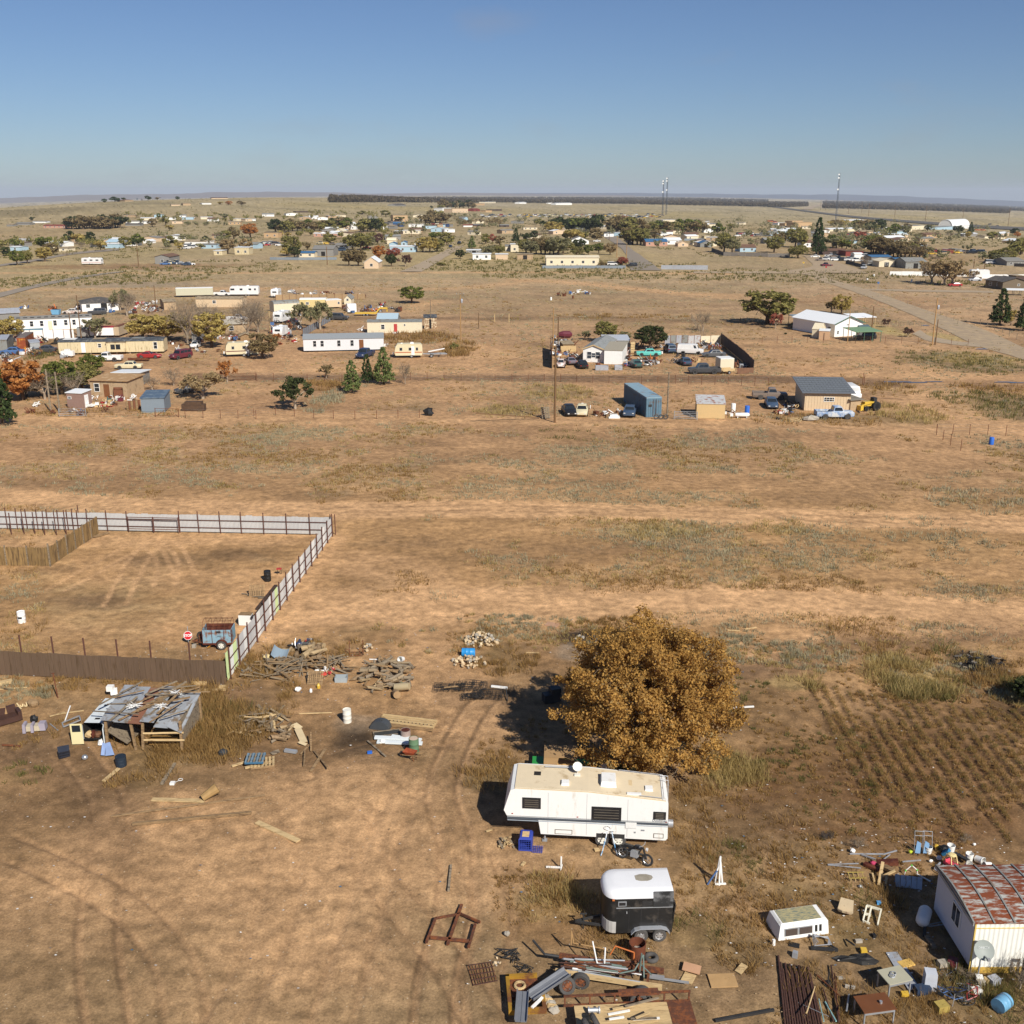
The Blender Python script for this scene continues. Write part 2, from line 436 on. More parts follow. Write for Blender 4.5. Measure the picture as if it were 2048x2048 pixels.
WEEDS=[('U',1000,1545,80,34,5,'brown_weed',.5),('U',1180,1545,120,30,5,'green_weed',.45),('U',1460,1545,70,30,12,'straw_grass',.7),('U',1550,1500,170,150,3.2,'green_weed',.22),('U',1400,1590,60,50,4,'brown_weed',.35),
 ('n',1230,440,270,110,8,'straw_grass',.75),('n',1300,500,300,80,6,'green_weed',.55),('n',480,460,160,45,8,'straw_grass',.55),('n',730,115,170,40,5,'brown_weed',.6),('n',1450,240,80,50,7,'green_weed',.9),('n',1800,480,180,90,6,'brown_weed',.6),('n',1880,520,120,60,8,'green_weed',.7),
 ('U',1420,1640,110,70,3.5,'brown_weed',.45),('U',1400,1745,80,55,4,'brown_weed',.45),('U',1100,1800,85,48,7,'straw_grass',.55),('U',1130,1790,70,40,6,'brown_weed',.5),('U',1230,1885,65,30,8,'brown_weed',.5),('U',1385,1862,60,36,7,'green_weed',.4),('U',1480,1880,70,60,5,'brown_weed',.4),
 ('U',1560,1790,70,44,5,'brown_weed',.5),('U',1470,1720,60,50,4,'green_weed',.3),('U',1620,1770,70,36,5,'brown_weed',.5),('U',1590,1690,60,50,3,'brown_weed',.5),('U',1700,1830,60,60,4,'green_weed',.45),('U',1770,1900,60,80,5,'brown_weed',.55),('U',1860,2010,110,60,6,'brown_weed',.5),('U',1990,1990,90,60,9,'green_weed',.6),('U',1930,1960,50,25,9,'green_weed',.7),('U',1640,1980,70,70,4,'brown_weed',.45),('U',1680,1880,60,40,6,'green_weed',.5),('U',1760,1790,40,40,6,'brown_weed',.5),
 ('U',450,1455,90,45,9,'brown_weed',.8),('U',395,1400,40,40,9,'brown_weed',.9),('U',310,1500,60,30,8,'brown_weed',.6),('U',410,1500,80,28,7,'brown_weed',.6),('U',540,1400,60,40,5,'brown_weed',.5),('U',430,1440,60,30,4,'green_weed',.6),('U',100,1365,100,22,4,'brown_weed',.4),('U',300,1362,160,10,4,'brown_weed',.4),('U',500,1330,50,40,7,'brown_weed',.6),('U',40,1550,60,22,6,'green_weed',.3),('U',130,1470,120,30,3,'brown_weed',.35),('U',280,1550,60,26,6,'brown_weed',.5),('U',600,1300,120,30,3,'brown_weed',.4),('U',960,1290,60,40,4,'brown_weed',.4),('U',1020,1320,60,30,5,'brown_weed',.4),
 ('U',1320,1062,90,20,4.5,'straw_grass',.5),('U',1560,1055,60,16,4,'straw_grass',.5),('U',1610,1125,60,18,4,'sage',.4),('U',1420,1122,50,18,4,'sage',.4),('U',885,1185,55,14,4,'sage',.5),('U',1900,1080,110,45,2.5,'sage',.4),('U',1700,1060,160,30,1.6,'sage',.35),('U',1960,1000,100,26,3,'sage',.5),
 ('g',330,850,260,60,1.6,'straw_grass',.6),('g',400,1170,220,45,1.6,'green_weed',.5),('h',1500,560,420,80,.9,'green_weed',.5),('h',1600,540,260,40,1.2,'straw_grass',.6),('h',1750,850,350,110,1.2,'green_weed',.7),('h',1100,900,240,70,2,'straw_grass',.8),('h',1050,740,200,40,1.5,'brown_weed',.7),('h',600,950,500,40,1.6,'brown_weed',.6),('h',1700,740,240,40,1.5,'brown_weed',.7),
 ('f',600,740,130,45,2.2,'brown_weed',.8),('f',1250,410,260,40,1.6,'brown_weed',1.0),('f',1560,490,110,50,3,'brown_weed',1.0),('f',1900,930,250,45,1.8,'straw_grass',.6),('e',800,1000,500,40,1.2,'brown_weed',.6),('f',600,860,100,80,2.5,'sage',.8),('e',350,560,100,40,2,'green_weed',.8),('g',800,275,500,16,.7,'brown_weed',.7)]
ROW_A,ROW_B=Q('n',1310,600),Q('n',1690,1130)
ROW_D=(ROW_B-ROW_A).normalized();ROW_N=Vector((-ROW_D.y,ROW_D.x,0))
GARDEN=[]
for k in range(-12,10):
 a=ROW_A+ROW_N*(-k)*.74
 GARDEN.append((a-ROW_D*(.5+.25*max(k,-4)),a+ROW_D*(13+2.5*sin(k*2.1))))
def field_weeds(x,y):
 d=np.hypot(x,y)
 n=.5*fbm(x/16,y/16,40,3)+.5*fbm(x/4,y/4,44,3)
 z=np.interp(d,[0,60,78,84,104,112,118,146,152,260,330,420,800],[.2,.3,.5,.75,.8,.7,1.2,1.2,.5,.6,1,1,1])
 return np.clip((n-.43)*6,0,1)*z
def build_ground():
 dep=np.concatenate([np.linspace(R(47),R(10),400),np.linspace(R(9.9),R(3),150),np.linspace(R(2.97),R(.13),110)])
 rad=CAM_H/np.tan(dep)
 rad=np.concatenate([[0.5,8,18],rad,[18000,30000]])
 ang=np.concatenate([np.linspace(-180,-42,16)[:-1],np.linspace(-42,-29.5,20)[:-1],np.linspace(-29.5,29.5,560),np.linspace(29.5,42,20)[1:],np.linspace(42,180,16)[1:]])
 A,D=np.meshgrid(np.radians(ang),rad)
 x,y=D*np.sin(A),D*np.cos(A)
 shp=x.shape;x,y=x.ravel(),y.ravel();d=np.hypot(x,y)
 z=terra(x,y)
 ly=np.log(np.clip(d,30,9000))
 col=np.stack([np.interp(ly,_yk,_yc[:,i]) for i in range(3)],1)
 def mix(c,f):
  nonlocal col
  f=np.clip(f,0,1)[:,None];col=col*(1-f)+np.array(c)*f
 far=sstep(250,700,d)
 n1=fbm(x/11,y/6,1,5);n2=fbm(x/2.6,y/1.5,9,4);n3=fbm(x/60,y/60,15,4);n4=fbm(x/260,y/420,21,5)
 near=1-far
 mix(DARKS,(np.clip((n1-.52)*5,0,1)*.6*np.clip(.35+(n2-.35)*2,.2,1))*near)
 mix(LIGHT,np.clip((.47-n1)*4,0,1)*.4*near)
 mix(OLIVE,np.clip((n3-.48)*4,0,1)*.3*sstep(180,330,d))
 mix(STRAW,np.clip((n4-.5)*5,0,1)*.6*sstep(330,500,d))
 mix(H('6a6248'),np.clip((n3-.56)*5,0,1)*.4*sstep(500,900,d))
 mix(H('a8845e'),np.clip((.45-n4)*5,0,1)*.35*sstep(250,400,d)*(1-sstep(900,1500,d)))
 wv=field_weeds(x,y)
 mix(H('8c8064'),wv*.36*np.clip(n2*1.6-.2,.2,1));mix(STRAW,wv*.12*(n3>.5))
 sel_r=d<1500
 xs,ys=x[sel_r],y[sel_r];idx=np.nonzero(sel_r)[0]
 wob=(fbm(xs/3,ys/3,60,3)-.5);brk=fbm(xs/1.6,ys/1.6,70,3)
 for (c,px_,py_,rx_,ry_,dens,kd,hh) in WEEDS:
  px,py,rx,ry=bworld((c,px_,py_,rx_,ry_))
  e=((xs-px)/rx)**2+((ys-py)/ry)**2
  k=e<2
  if k.any():
   ff=np.zeros(len(x));ff[idx[k]]=(1-sstep(.3,1.3,e[k]+wob[k]*1.4))*min(.5,.1+dens*.05)*np.clip(.3+brk[k]*1.2,0,1)
   mix(STRAW if kd=='straw_grass' else H('6e5c3a'),ff)
 for b in BLOTS:
  px,py,rx,ry=bworld(b)
  e=((xs-px)/rx)**2+((ys-py)/ry)**2
  k=e<2.5
  if k.any():
   f=(1-sstep(.35,1.5,e[k]+wob[k]*1.5))*b[6]*np.clip(.4+brk[k]*1.1,0,1.1)
   ff=np.zeros(len(x));ff[idx[k]]=f;mix(b[5],ff)
 for L,w,c,s,f,rut in STROKES:
  P=np.array(L);m=(xs>P[:,0].min()-w-f) & (xs<P[:,0].max()+w+f) & (ys>P[:,1].min()-w-f) & (ys<P[:,1].max()+w+f)
  if not m.any():continue
  dd=poly_dist(xs[m]+wob[m]*min(w,1.0)*.6,ys[m]+wob[m]*min(w,1.0)*.6,L)
  k=1-sstep(w/2-f*.3,w/2+f,dd)
  ff=np.zeros(len(x));ff[idx[m]]=k*s*np.clip(.45+brk[m]*1.0,0,1.1);mix(c,ff)
  if rut:z[idx[m]]-=k*rut
 for a,b in GARDEN:
  m=(xs>min(a.x,b.x)-1) & (xs<max(a.x,b.x)+1) & (ys>min(a.y,b.y)-1) & (ys<max(a.y,b.y)+1)
  dd=poly_dist(xs[m],ys[m],[a,b])
  z[idx[m]]+=.08*np.exp(-(dd/.2)**2)-.03
 col*=(.72+.56*n2)[:,None]*(.78+.44*fbm(x/.8,y/.8,33,3))[:,None]
 nf=1-sstep(90,180,d)
 z+=nf*((fbm(x/2.2,y/2.2,80,4)-.5)*.14+(fbm(x/.5,y/.5,85,3)-.5)*.06)
 z-=.02
 m,n=shp
 i=np.arange((m-1)*(n-1));r_,c_=i//(n-1),i%(n-1)
 f=np.stack([r_*n+c_,r_*n+c_+1,(r_+1)*n+c_+1,(r_+1)*n+c_],1)[:,::-1]
 o=tris('ground',np.stack([x,y,z],1),f,[],'structure')
 o.data.polygons.foreach_set('use_smooth',np.ones(len(f),bool))
 at=o.data.color_attributes.new('soil','FLOAT_COLOR','POINT')
 at.data.foreach_set('color',np.concatenate([col,np.ones((len(col),1))],1).astype(np.float32).ravel())
 mt=bpy.data.materials.new('desert_soil');mt.use_nodes=True
 nt=mt.node_tree;N,L=nt.nodes,nt.links;b=N['Principled BSDF']
 ca=N.new('ShaderNodeVertexColor');ca.layer_name='soil'
 tc=N.new('ShaderNodeTexCoord')
 def noise(sc,det,rough=.6):
  q=N.new('ShaderNodeTexNoise');dv(q,'Scale',sc);dv(q,'Detail',det);dv(q,'Roughness',rough)
  L.new(tc.outputs['Object'],q.inputs['Vector']);return q
 a1,a2=noise(1.4,6),noise(9,4,.7)
 mr=N.new('ShaderNodeMapRange');dv(mr,'From Min',.28);dv(mr,'From Max',.72);dv(mr,'To Min',.6);dv(mr,'To Max',1.36)
 L.new(a1.outputs['Fac'],mr.inputs['Value'])
 mr2=N.new('ShaderNodeMapRange');dv(mr2,'From Min',.3);dv(mr2,'From Max',.7);dv(mr2,'To Min',.7);dv(mr2,'To Max',1.3)
 L.new(a2.outputs['Fac'],mr2.inputs['Value'])
 mu=N.new('ShaderNodeMath');mu.operation='MULTIPLY';L.new(mr.outputs[0],mu.inputs[0]);L.new(mr2.outputs[0],mu.inputs[1])
 sc=N.new('ShaderNodeVectorMath');sc.operation='SCALE';L.new(ca.outputs['Color'],sc.inputs[0]);L.new(mu.outputs[0],sc.inputs['Scale'])
 a3=noise(34,2,.6);m3=N.new('ShaderNodeMapRange');dv(m3,'To Min',.7);dv(m3,'To Max',1.3);L.new(a3.outputs['Fac'],m3.inputs['Value']);mu3=N.new('ShaderNodeMath');mu3.operation='MULTIPLY';L.new(mu.outputs[0],mu3.inputs[0]);L.new(m3.outputs[0],mu3.inputs[1]);L.new(mu3.outputs[0],sc.inputs['Scale'])
 vo=N.new('ShaderNodeTexVoronoi');dv(vo,'Scale',2.2);L.new(tc.outputs['Object'],vo.inputs['Vector'])
 lt=N.new('ShaderNodeMapRange');dv(lt,'From Min',.05);dv(lt,'From Max',.09);dv(lt,'To Min',.7);dv(lt,'To Max',0)
 L.new(vo.outputs['Distance'],lt.inputs['Value'])
 mx=N.new('ShaderNodeMix');mx.data_type='RGBA';L.new(lt.outputs[0],mx.inputs['Factor']);L.new(sc.outputs[0],mx.inputs['A']);dv(mx,'B',(.5,.4,.28,1))
 L.new(mx.outputs['Result'],b.inputs['Base Color'])
 dv(b,'Roughness',.95);dv(b,'Specular IOR Level',.1)
 bp=N.new('ShaderNodeBump');dv(bp,'Strength',.5);dv(bp,'Distance',.06)
 L.new(a2.outputs['Fac'],bp.inputs['Height']);L.new(bp.outputs[0],b.inputs['Normal'])
 o.data.materials.append(mt)
 return o
build_ground()
def hills(name,ys,u0,u1,prof,colr,seed):
 us=np.linspace(u0,u1,160);V=[];rows=7
 for u in us:
  a=(u-1024)/FPX;X=a*ys/CP
  hpx=np.interp(u,[p[0] for p in prof],[p[1] for p in prof])
  base=float(terra(X,ys))
  for k in range(rows):
   t=k/(rows-1);yy=ys+t*2600
   hh=hpx*ys/FPX*(sin(t*math.pi/2))*(.82+.36*float(fbm(np.array([u/26+k*.3]),np.array([k*.7]),seed,4)[0]))
   V.append((X*yy/ys,yy,base-4+hh+4*t))
 f=[(i*rows+k,(i+1)*rows+k,(i+1)*rows+k+1,i*rows+k+1) for i in range(len(us)-1) for k in range(rows-1)]
 return tris(name,V,f,[colr],'structure')
hills('hills',12500,-700,1250,[(-700,4),(0,5),(120,8),(240,10),(420,8),(480,11),(620,9),(700,8),(760,4),(900,5),(1250,2)],mat('hill_soil','7d6a56',var=.2,scale=.003),3)
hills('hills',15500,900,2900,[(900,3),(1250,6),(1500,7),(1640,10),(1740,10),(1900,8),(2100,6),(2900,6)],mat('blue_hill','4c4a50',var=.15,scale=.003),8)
# paved roads and streets
asphalt=mat('worn_asphalt','a08c72',rough=.95,var=.12,scale=.35,stain='ac9676',amount=.45,sscale=.5)
def strip(name,c,A,B,m,z=.05,n=10):
 a,b=line(c,A,n),line(c,B,n)
 V=[]
 for i,(p,q) in enumerate(zip(a,b)):
  j=.25*sin(i*1.7)+.2*sin(i*.63+1)
  w=np.linalg.norm(np.array(q)-np.array(p))+1e-6
  p2,q2=p+(p-q)/w*j*.8,q+(q-p)/w*(.2-j)*.8
  for t in (0,.33,.67,1):
   e=p2*(1-t)+q2*t
   V.append((e[0],e[1],float(terra(e[0],e[1]))+z+(.06 if 0<t<1 else 0)))
 f=[(4*i+k,4*i+k+1,4*i+k+5,4*i+k+4) for i in range(len(a)-1) for k in range(3)]
 o=tris(name,V,f,[m],'structure');fix_normals(o.data)
 if o.data.polygons[0].normal.z<0:o.data.flip_normals()
 return o
strip('road','h',[(440,-70),(540,0),(830,100),(1200,250),(1600,440),(1932,545),(2500,790)],[(520,-70),(645,0),(910,80),(1250,200),(1640,330),(1932,462),(2500,690)],asphalt)
strip('street','d',[(120,735),(400,735),(580,742),(760,745)],[(120,727),(330,690),(300,640),(270,606)],asphalt,.12)
strip('road','d',[(-560,742),(-200,742),(200,745),(330,760)],[(-560,728),(-200,728),(150,728),(420,738)],asphalt,.1)
strip('street','d',[(420,742),(500,700),(380,650),(260,612)],[(760,745),(640,700),(480,650),(350,605)],asphalt,.18)
strip('street','c',[(900,720),(830,560),(700,470),(672,430)],[(1130,722),(900,560),(790,470),(720,430)],mat('pale_asphalt','8b7f70',rough=.9,var=.12,scale=.3),.15)
strip('street','b',[(1090,732),(1290,640),(1450,560),(1500,540)],[(1250,732),(1400,640),(1530,560),(1570,535)],mat('gravel_street','9c8a72',rough=.95,var=.16,scale=.3),.15)
strip('street','a',[(-250,985),(0,925),(330,838),(700,765),(930,735)],[(-250,945),(0,890),(330,815),(700,752),(930,728)],mat('pale_asphalt','8b7f70'),.12)
strip('lane','a',[(-60,700),(250,655),(560,600),(900,570)],[(-60,685),(250,640),(560,585),(900,555)],mat('pale_asphalt','8b7f70'),.15)
strip('highway','d',[(0,240),(260,275),(700,330),(1500,395),(2100,430)],[(0,232),(260,265),(700,316),(1500,375),(2100,405)],mat('highway_asphalt','5c5750',rough=.9,var=.1,scale=.05),.8)
strip('lane','d',[(330,262),(420,225),(560,190)],[(250,262),(380,225),(545,190)],mat('gravel_street','9c8a72'),.9)
strip('driveway','d',[(700,868),(1100,880),(1700,890)],[(740,860),(1100,866),(1700,876)],mat('gravel_street','9c8a72'),.06)
strip('driveway','d',[(1090,1200),(1200,1250),(1400,1280),(1600,1300)],[(1150,1170),(1220,1215),(1420,1255),(1600,1270)],mat('gravel_street','9c8a72'),.04)
wet=mat('puddle_water',(.09,.075,.06),rough=.08,var=.1,spec=.8)
for c,x,y,rx,ry in (('h',1080,694,90,6),('h',1200,698,80,5),('h',1330,692,60,4),('h',1800,695,70,5),('h',1650,470,40,5),('h',1880,700,60,4),('d',1185,1135,26,5)):
 px,py,wx,wy=bworld((c,x,y,rx,ry))
 mb=MB();mb.add([(px+wx*(1+.3*sin(3*t+x))*cos(t),py+wy*.8*(1+.3*cos(2*t))*sin(t),.045) for t in np.linspace(0,2*math.pi,18)[:-1]],[tuple(range(17))])
 kind(mb.obj('puddle',wet),'structure')
# grass, weeds, scrub (nobody could count these)
GR={'straw_grass':lmat('straw_grass',['8a7448','b39d66','cbb67e'],.45),'brown_weed':lmat('brown_weed',['7a6038','a28252','bf9e66'],.45),
 'green_weed':lmat('green_weed',['545632','7a7444','988656'],.45),'sage':lmat('sage_brush',['8c8468','aba284','c4bb98'],.45)}
def tufts(name,pos,h,w,nb,spread,m):
 n=len(pos)
 if n==0:return
 P=np.repeat(pos,nb,0);hh=np.repeat(h,nb)*rng.uniform(.5,1.1,n*nb);ww=np.repeat(w,nb);sp=np.repeat(spread,nb)
 a=rng.uniform(0,2*np.pi,n*nb);r=np.sqrt(rng.uniform(0,1,n*nb))*sp
 base=P+np.stack([np.cos(a)*r,np.sin(a)*r,np.zeros_like(r)],1);base[:,2]-=.03
 la=a+rng.normal(0,.8,n*nb);lean=rng.uniform(.1,.75,n*nb)*hh
 tip=base+np.stack([np.cos(la)*lean,np.sin(la)*lean,hh],1)
 ta=rng.uniform(0,2*np.pi,n*nb);side=np.stack([np.cos(ta),np.sin(ta),np.zeros_like(ta)],1)*ww[:,None]
 V=np.stack([base-side,base+side,tip],1).reshape(-1,3)
 return tris(name,V,np.arange(len(V)).reshape(-1,3),[m])
acc={k:[] for k in GR}
for (c,x,y,rx,ry,dens,kd,hh) in WEEDS:
 px,py,wx,wy=bworld((c,x,y,rx,ry))
 n=int(min(900,dens*math.pi*wx*wy*.8))
 if n<6:n=6
 a=rng.uniform(0,2*np.pi,n);r=rng.uniform(0,1,n)**.6
 X,Y=px+wx*r*np.cos(a)*1.1,py+wy*r*np.sin(a)*1.1
 keep=fbm(X/2.0,Y/2.0,90,3)>.44
 X,Y=X[keep],Y[keep]
 acc[kd].append(np.stack([X,Y,terra(X,Y),np.full(len(X),hh)*rng.uniform(.5,1.2,len(X))],1))
n=74000
d=CAM_H/np.tan(rng.uniform(R(4.2),R(24.5),n));a=rng.uniform(R(-29),R(29),n)
X,Y=d*np.sin(a),d*np.cos(a)
k=rng.uniform(0,1,n)<field_weeds(X,Y)*.9
k &= ~((np.abs(X/Y+.31)<.17) & (d<104) & (d>60))
L_=[line('U',q) for q in ([(0,992),(300,1012),(640,1020),(1000,1016),(1500,1032),(2048,1046)],[(-200,842),(300,842),(800,838),(1300,845),(1800,856),(2200,870)],[(420,752),(1030,754),(1500,757),(2200,772)],[(520,1240),(900,1205),(1200,1212),(1500,1200),(2200,1240)])]
for l_ in L_:k &= poly_dist(X,Y,l_)>2.4
X,Y=X[k],Y[k];pick=fbm(X/9,Y/9,55,3)+rng.normal(0,.06,len(X))
for kd,lo,hi in (('sage',0,.5),('straw_grass',.5,.6),('brown_weed',.6,2)):
 s_=(pick>=lo) & (pick<hi)
 acc[kd].append(np.stack([X[s_],Y[s_],terra(X[s_],Y[s_]),rng.uniform(.16,.42,s_.sum())],1))
n=9000
d=CAM_H/np.tan(rng.uniform(R(23),R(46),n));a=rng.uniform(R(-29),R(29),n)
X,Y=d*np.sin(a),d*np.cos(a)
k=(fbm(X/6,Y/6,95,3)+.14*sstep(-2,12,X)-.3*sstep(-2,-6,X))>.58
X,Y=X[k],Y[k]
acc['brown_weed'].append(np.stack([X,Y,terra(X,Y),rng.uniform(.08,.22,len(X))],1))
rows_=[]
for a_,b_ in GARDEN:
 m_=620;t=rng.uniform(0,1,m_);t=t[fbm(t*22,t*0+a_.x,31,2)>.34]
 P=np.array(a_)[None]*(1-t)[:,None]+np.array(b_)[None]*t[:,None];P[:,:2]+=rng.normal(0,.09,(len(t),2));P[:,2]=.08;rows_.append(P)
P=np.concatenate(rows_);n=len(P);h_=rng.uniform(.05,.16,n);pk=rng.uniform(0,1,n)<.3
for s_,kd in ((pk,'green_weed'),(~pk,'brown_weed')):tufts('crop_rows',P[s_],h_[s_],np.full(s_.sum(),.012),7,np.full(s_.sum(),.1),GR[kd])
NAMES={'straw_grass':'dry_grass','brown_weed':'dry_weeds','green_weed':'green_weeds','sage':'sagebrush'}
for kd,ls in acc.items():
 A=np.concatenate(ls);dist=np.hypot(A[:,0],A[:,1])
 nr=dist<75
 for s_,nb,nm in ((nr,26,''),(~nr,9,'')):
  B=A[s_];dd=dist[s_]
  wd=np.clip(.00036*dd,.012,.12)
  o=tufts(NAMES[kd],B[:,:3],B[:,3],wd,nb,np.clip(B[:,3]*.9,.1,.8)*(1 if nb>9 else 1.3),GR[kd])
n=16000
d=CAM_H/np.tan(rng.uniform(R(.75),R(4.4),n));a=rng.uniform(R(-29),R(29),n)
X,Y=d*np.sin(a),d*np.cos(a);k=(fbm(X/70,Y/70,61,3)>.5)
X,Y,d=X[k],Y[k],d[k]
tufts('scrub',np.stack([X,Y,terra(X,Y)],1),rng.uniform(.4,1.1,len(X)),np.clip(.0005*d,.1,.5),6,rng.uniform(.4,1.4,len(X)),GR['green_weed'])
n=7500
X=np.concatenate([rng.uniform(-30,28,6700),rng.normal(-19,6,450),rng.normal(17,4,350)]);Y=np.concatenate([rng.uniform(33,76,6700),rng.normal(66,3,450),rng.normal(42,4,350)])
S_=rng.uniform(.015,.04,n);S_[6000:]*=1.9;an=rng.uniform(0,6.28,n)
V=[]
for q in range(4):
 t=an+q*np.pi/2
 V.append(np.stack([X+S_*np.cos(t),Y+S_*np.sin(t)*.6,terra(X,Y)+.05+.03*rng.uniform(0,1,n)],1))
V=np.stack(V,1).reshape(-1,3)
lit=[mat('pebble','a98f6c',var=.4),mat('litter_white',(.62,.6,.56),var=.3),mat('litter_wood','9a7f58',var=.3),mat('litter_blue','3f6d8c',var=.3)]
tris('litter',V,np.arange(len(V)).reshape(-1,4),lit,'stuff',np.where(np.arange(n)<6000,0,rng.choice([1,2,3],n,p=[.5,.42,.08])))
# vehicles
_kits={}
def wheel_kit(r=.33,w=.22,rim=rim_m,tyre=rubber,n=14):
 key=('wheel',r,w,rim.name,tyre.name)
 if key in _kits:return _kits[key]
 t=MB();rot=RX
 t.lathe([(r*.62,-w/2),(r*.95,-w/2),(r,-w*.35),(r,w*.35),(r*.95,w/2),(r*.62,w/2),(r*.58,0),(r*.62,-w/2)],n,rot=rot)
 k=MB();k.lathe([(0,-w*.38),(r*.25,-w*.42),(r*.3,-w*.3),(r*.56,-w*.32),(r*.63,-w*.46),(r*.63,w*.46),(r*.56,w*.32),(r*.3,w*.3),(r*.25,w*.42),(0,w*.38)],n,rot=rot)
 k.m(1)
 for i in range(6):
  a=i*math.pi/3
  for s_ in (-1,1):k.box((r*.43*cos(a),s_*w*.325,r*.43*sin(a)),(r*.14,.012,r*.14))
 _kits[key]=(t.mesh('tyre',tyre,40),k.mesh('rim',[rim,dmet],40))
 return _kits[key]
def putw(par,x,y,r=.33,w=.22,rim=rim_m,tyre=rubber,z=None):
 a,b=wheel_kit(r,w,rim,tyre)
 o=inst('wheel',a,par);o.location=(x,y,r if z is None else z)
 q=inst('rim',b,o)
 return o
def wheel_entry(r,w,rim,tyre):a,b=wheel_kit(r,w,rim,tyre);return a,b
def P_(name,col,rough=.35,**k):return mat('paint_'+name,col,rough=rough,var=k.pop('var',.08),spec=.5,**k)
PAINT=dict(white=P_('white',(.72,.71,.68)),cream=P_('cream','cfc3a0',.5),black=P_('black',(.016,.016,.018)),red=P_('red',(.35,.03,.03)),maroon=P_('maroon',(.13,.025,.035)),navy=P_('navy',(.025,.04,.09)),
 blue=P_('blue',(.07,.14,.3)),teal=P_('teal',(.12,.5,.44),.5),grey=P_('grey',(.06,.06,.062)),lead=P_('lead',(.1,.105,.11)),silver=P_('silver',(.4,.41,.42)),bronze=P_('bronze',(.2,.16,.13)),green=P_('green',(.05,.11,.1)),
 twotone=P_('faded_blue',(.22,.32,.5),.5,stain=(.6,.62,.62),amount=.55,sscale=1.1),yellow=P_('yellow',(.62,.4,.05)),orange=P_('orange',(.55,.16,.04)),tan=P_('tan','9c8a6c',.5),rusty=P_('rusty','6c4530',.8,stain='8a7a68',amount=.5),pink=P_('pinkish_primer','b39488',.7,stain=(.7,.68,.64),amount=.5),brownwhite=P_('worn_white',(.62,.58,.52),.7,stain='8a4a34',amount=.35),darkblue=P_('dark_blue',(.05,.08,.13)),violet=P_('violet_grey',(.2,.17,.19)))
CARS=dict(
 sedan=dict(L=4.7,W=1.78,belt=.9,low=[(0,.62,.38,.62),(.04,.8,.24,.7),(.2,.89,.2,.84),(.34,.89,.2,.9),(.78,.89,.2,.92),(.95,.84,.24,.9),(1,.7,.4,.82)],cab=(.3,.44,.72,.86,1.42,.82,.6),wh=(.19,.8),r=.32,side=2),
 classic=dict(L=4.9,W=1.8,belt=.92,low=[(0,.74,.4,.82),(.03,.86,.3,.88),(.3,.9,.24,.9),(.8,.9,.24,.92),(.97,.86,.3,.9),(1,.76,.42,.84)],cab=(.32,.41,.68,.77,1.42,.8,.62),wh=(.2,.78),r=.33,side=2),
 coupe=dict(L=4.6,W=1.78,belt=.88,low=[(0,.6,.36,.58),(.05,.8,.24,.7),(.22,.89,.2,.82),(.36,.89,.2,.88),(.8,.89,.2,.93),(.95,.84,.24,.92),(1,.7,.4,.82)],cab=(.34,.5,.68,.88,1.32,.8,.55),wh=(.19,.79),r=.32,side=1),
 beetle=dict(L=4.1,W=1.6,belt=.85,low=[(0,.4,.4,.6),(.05,.62,.3,.75),(.2,.78,.22,.9),(.4,.8,.22,.92),(.75,.8,.22,.92),(.95,.6,.3,.7),(1,.4,.45,.6)],cab=(.3,.4,.66,.93,1.48,.68,.46),wh=(.2,.8),r=.33,side=1),
 suv=dict(L=4.8,W=1.85,belt=1.08,low=[(0,.7,.42,.8),(.03,.86,.34,.98),(.25,.92,.3,1.05),(.35,.92,.3,1.08),(.95,.92,.3,1.08),(1,.86,.4,1.02)],cab=(.28,.36,.94,.99,1.75,.86,.7),wh=(.19,.79),r=.37,side=3),
 van=dict(L=5.2,W=1.95,belt=1.15,low=[(0,.8,.45,.85),(.02,.92,.36,1.0),(.18,.97,.32,1.1),(.24,.97,.32,1.15),(.97,.97,.32,1.15),(1,.93,.4,1.1)],cab=(.17,.25,.97,.99,2.0,.93,.82),wh=(.18,.76),r=.36,side=2),
 pickup=dict(L=5.4,W=1.92,belt=1.1,low=[(0,.78,.46,.86),(.02,.92,.36,1.0),(.2,.95,.32,1.06),(.3,.95,.32,1.1),(.58,.95,.32,1.1),(.5801,.95,.32,.78),(.985,.95,.36,.78),(1,.92,.42,.78)],cab=(.27,.35,.53,.57,1.78,.88,.72),wh=(.19,.77),r=.39,side=1,bed=True),
 crew=dict(L=5.8,W=1.95,belt=1.12,low=[(0,.8,.46,.88),(.02,.94,.36,1.02),(.2,.97,.32,1.08),(.27,.97,.32,1.12),(.64,.97,.32,1.12),(.6401,.97,.32,.8),(.985,.97,.36,.8),(1,.94,.42,.8)],cab=(.25,.32,.59,.63,1.85,.9,.74),wh=(.18,.78),r=.41,side=2,bed=True))
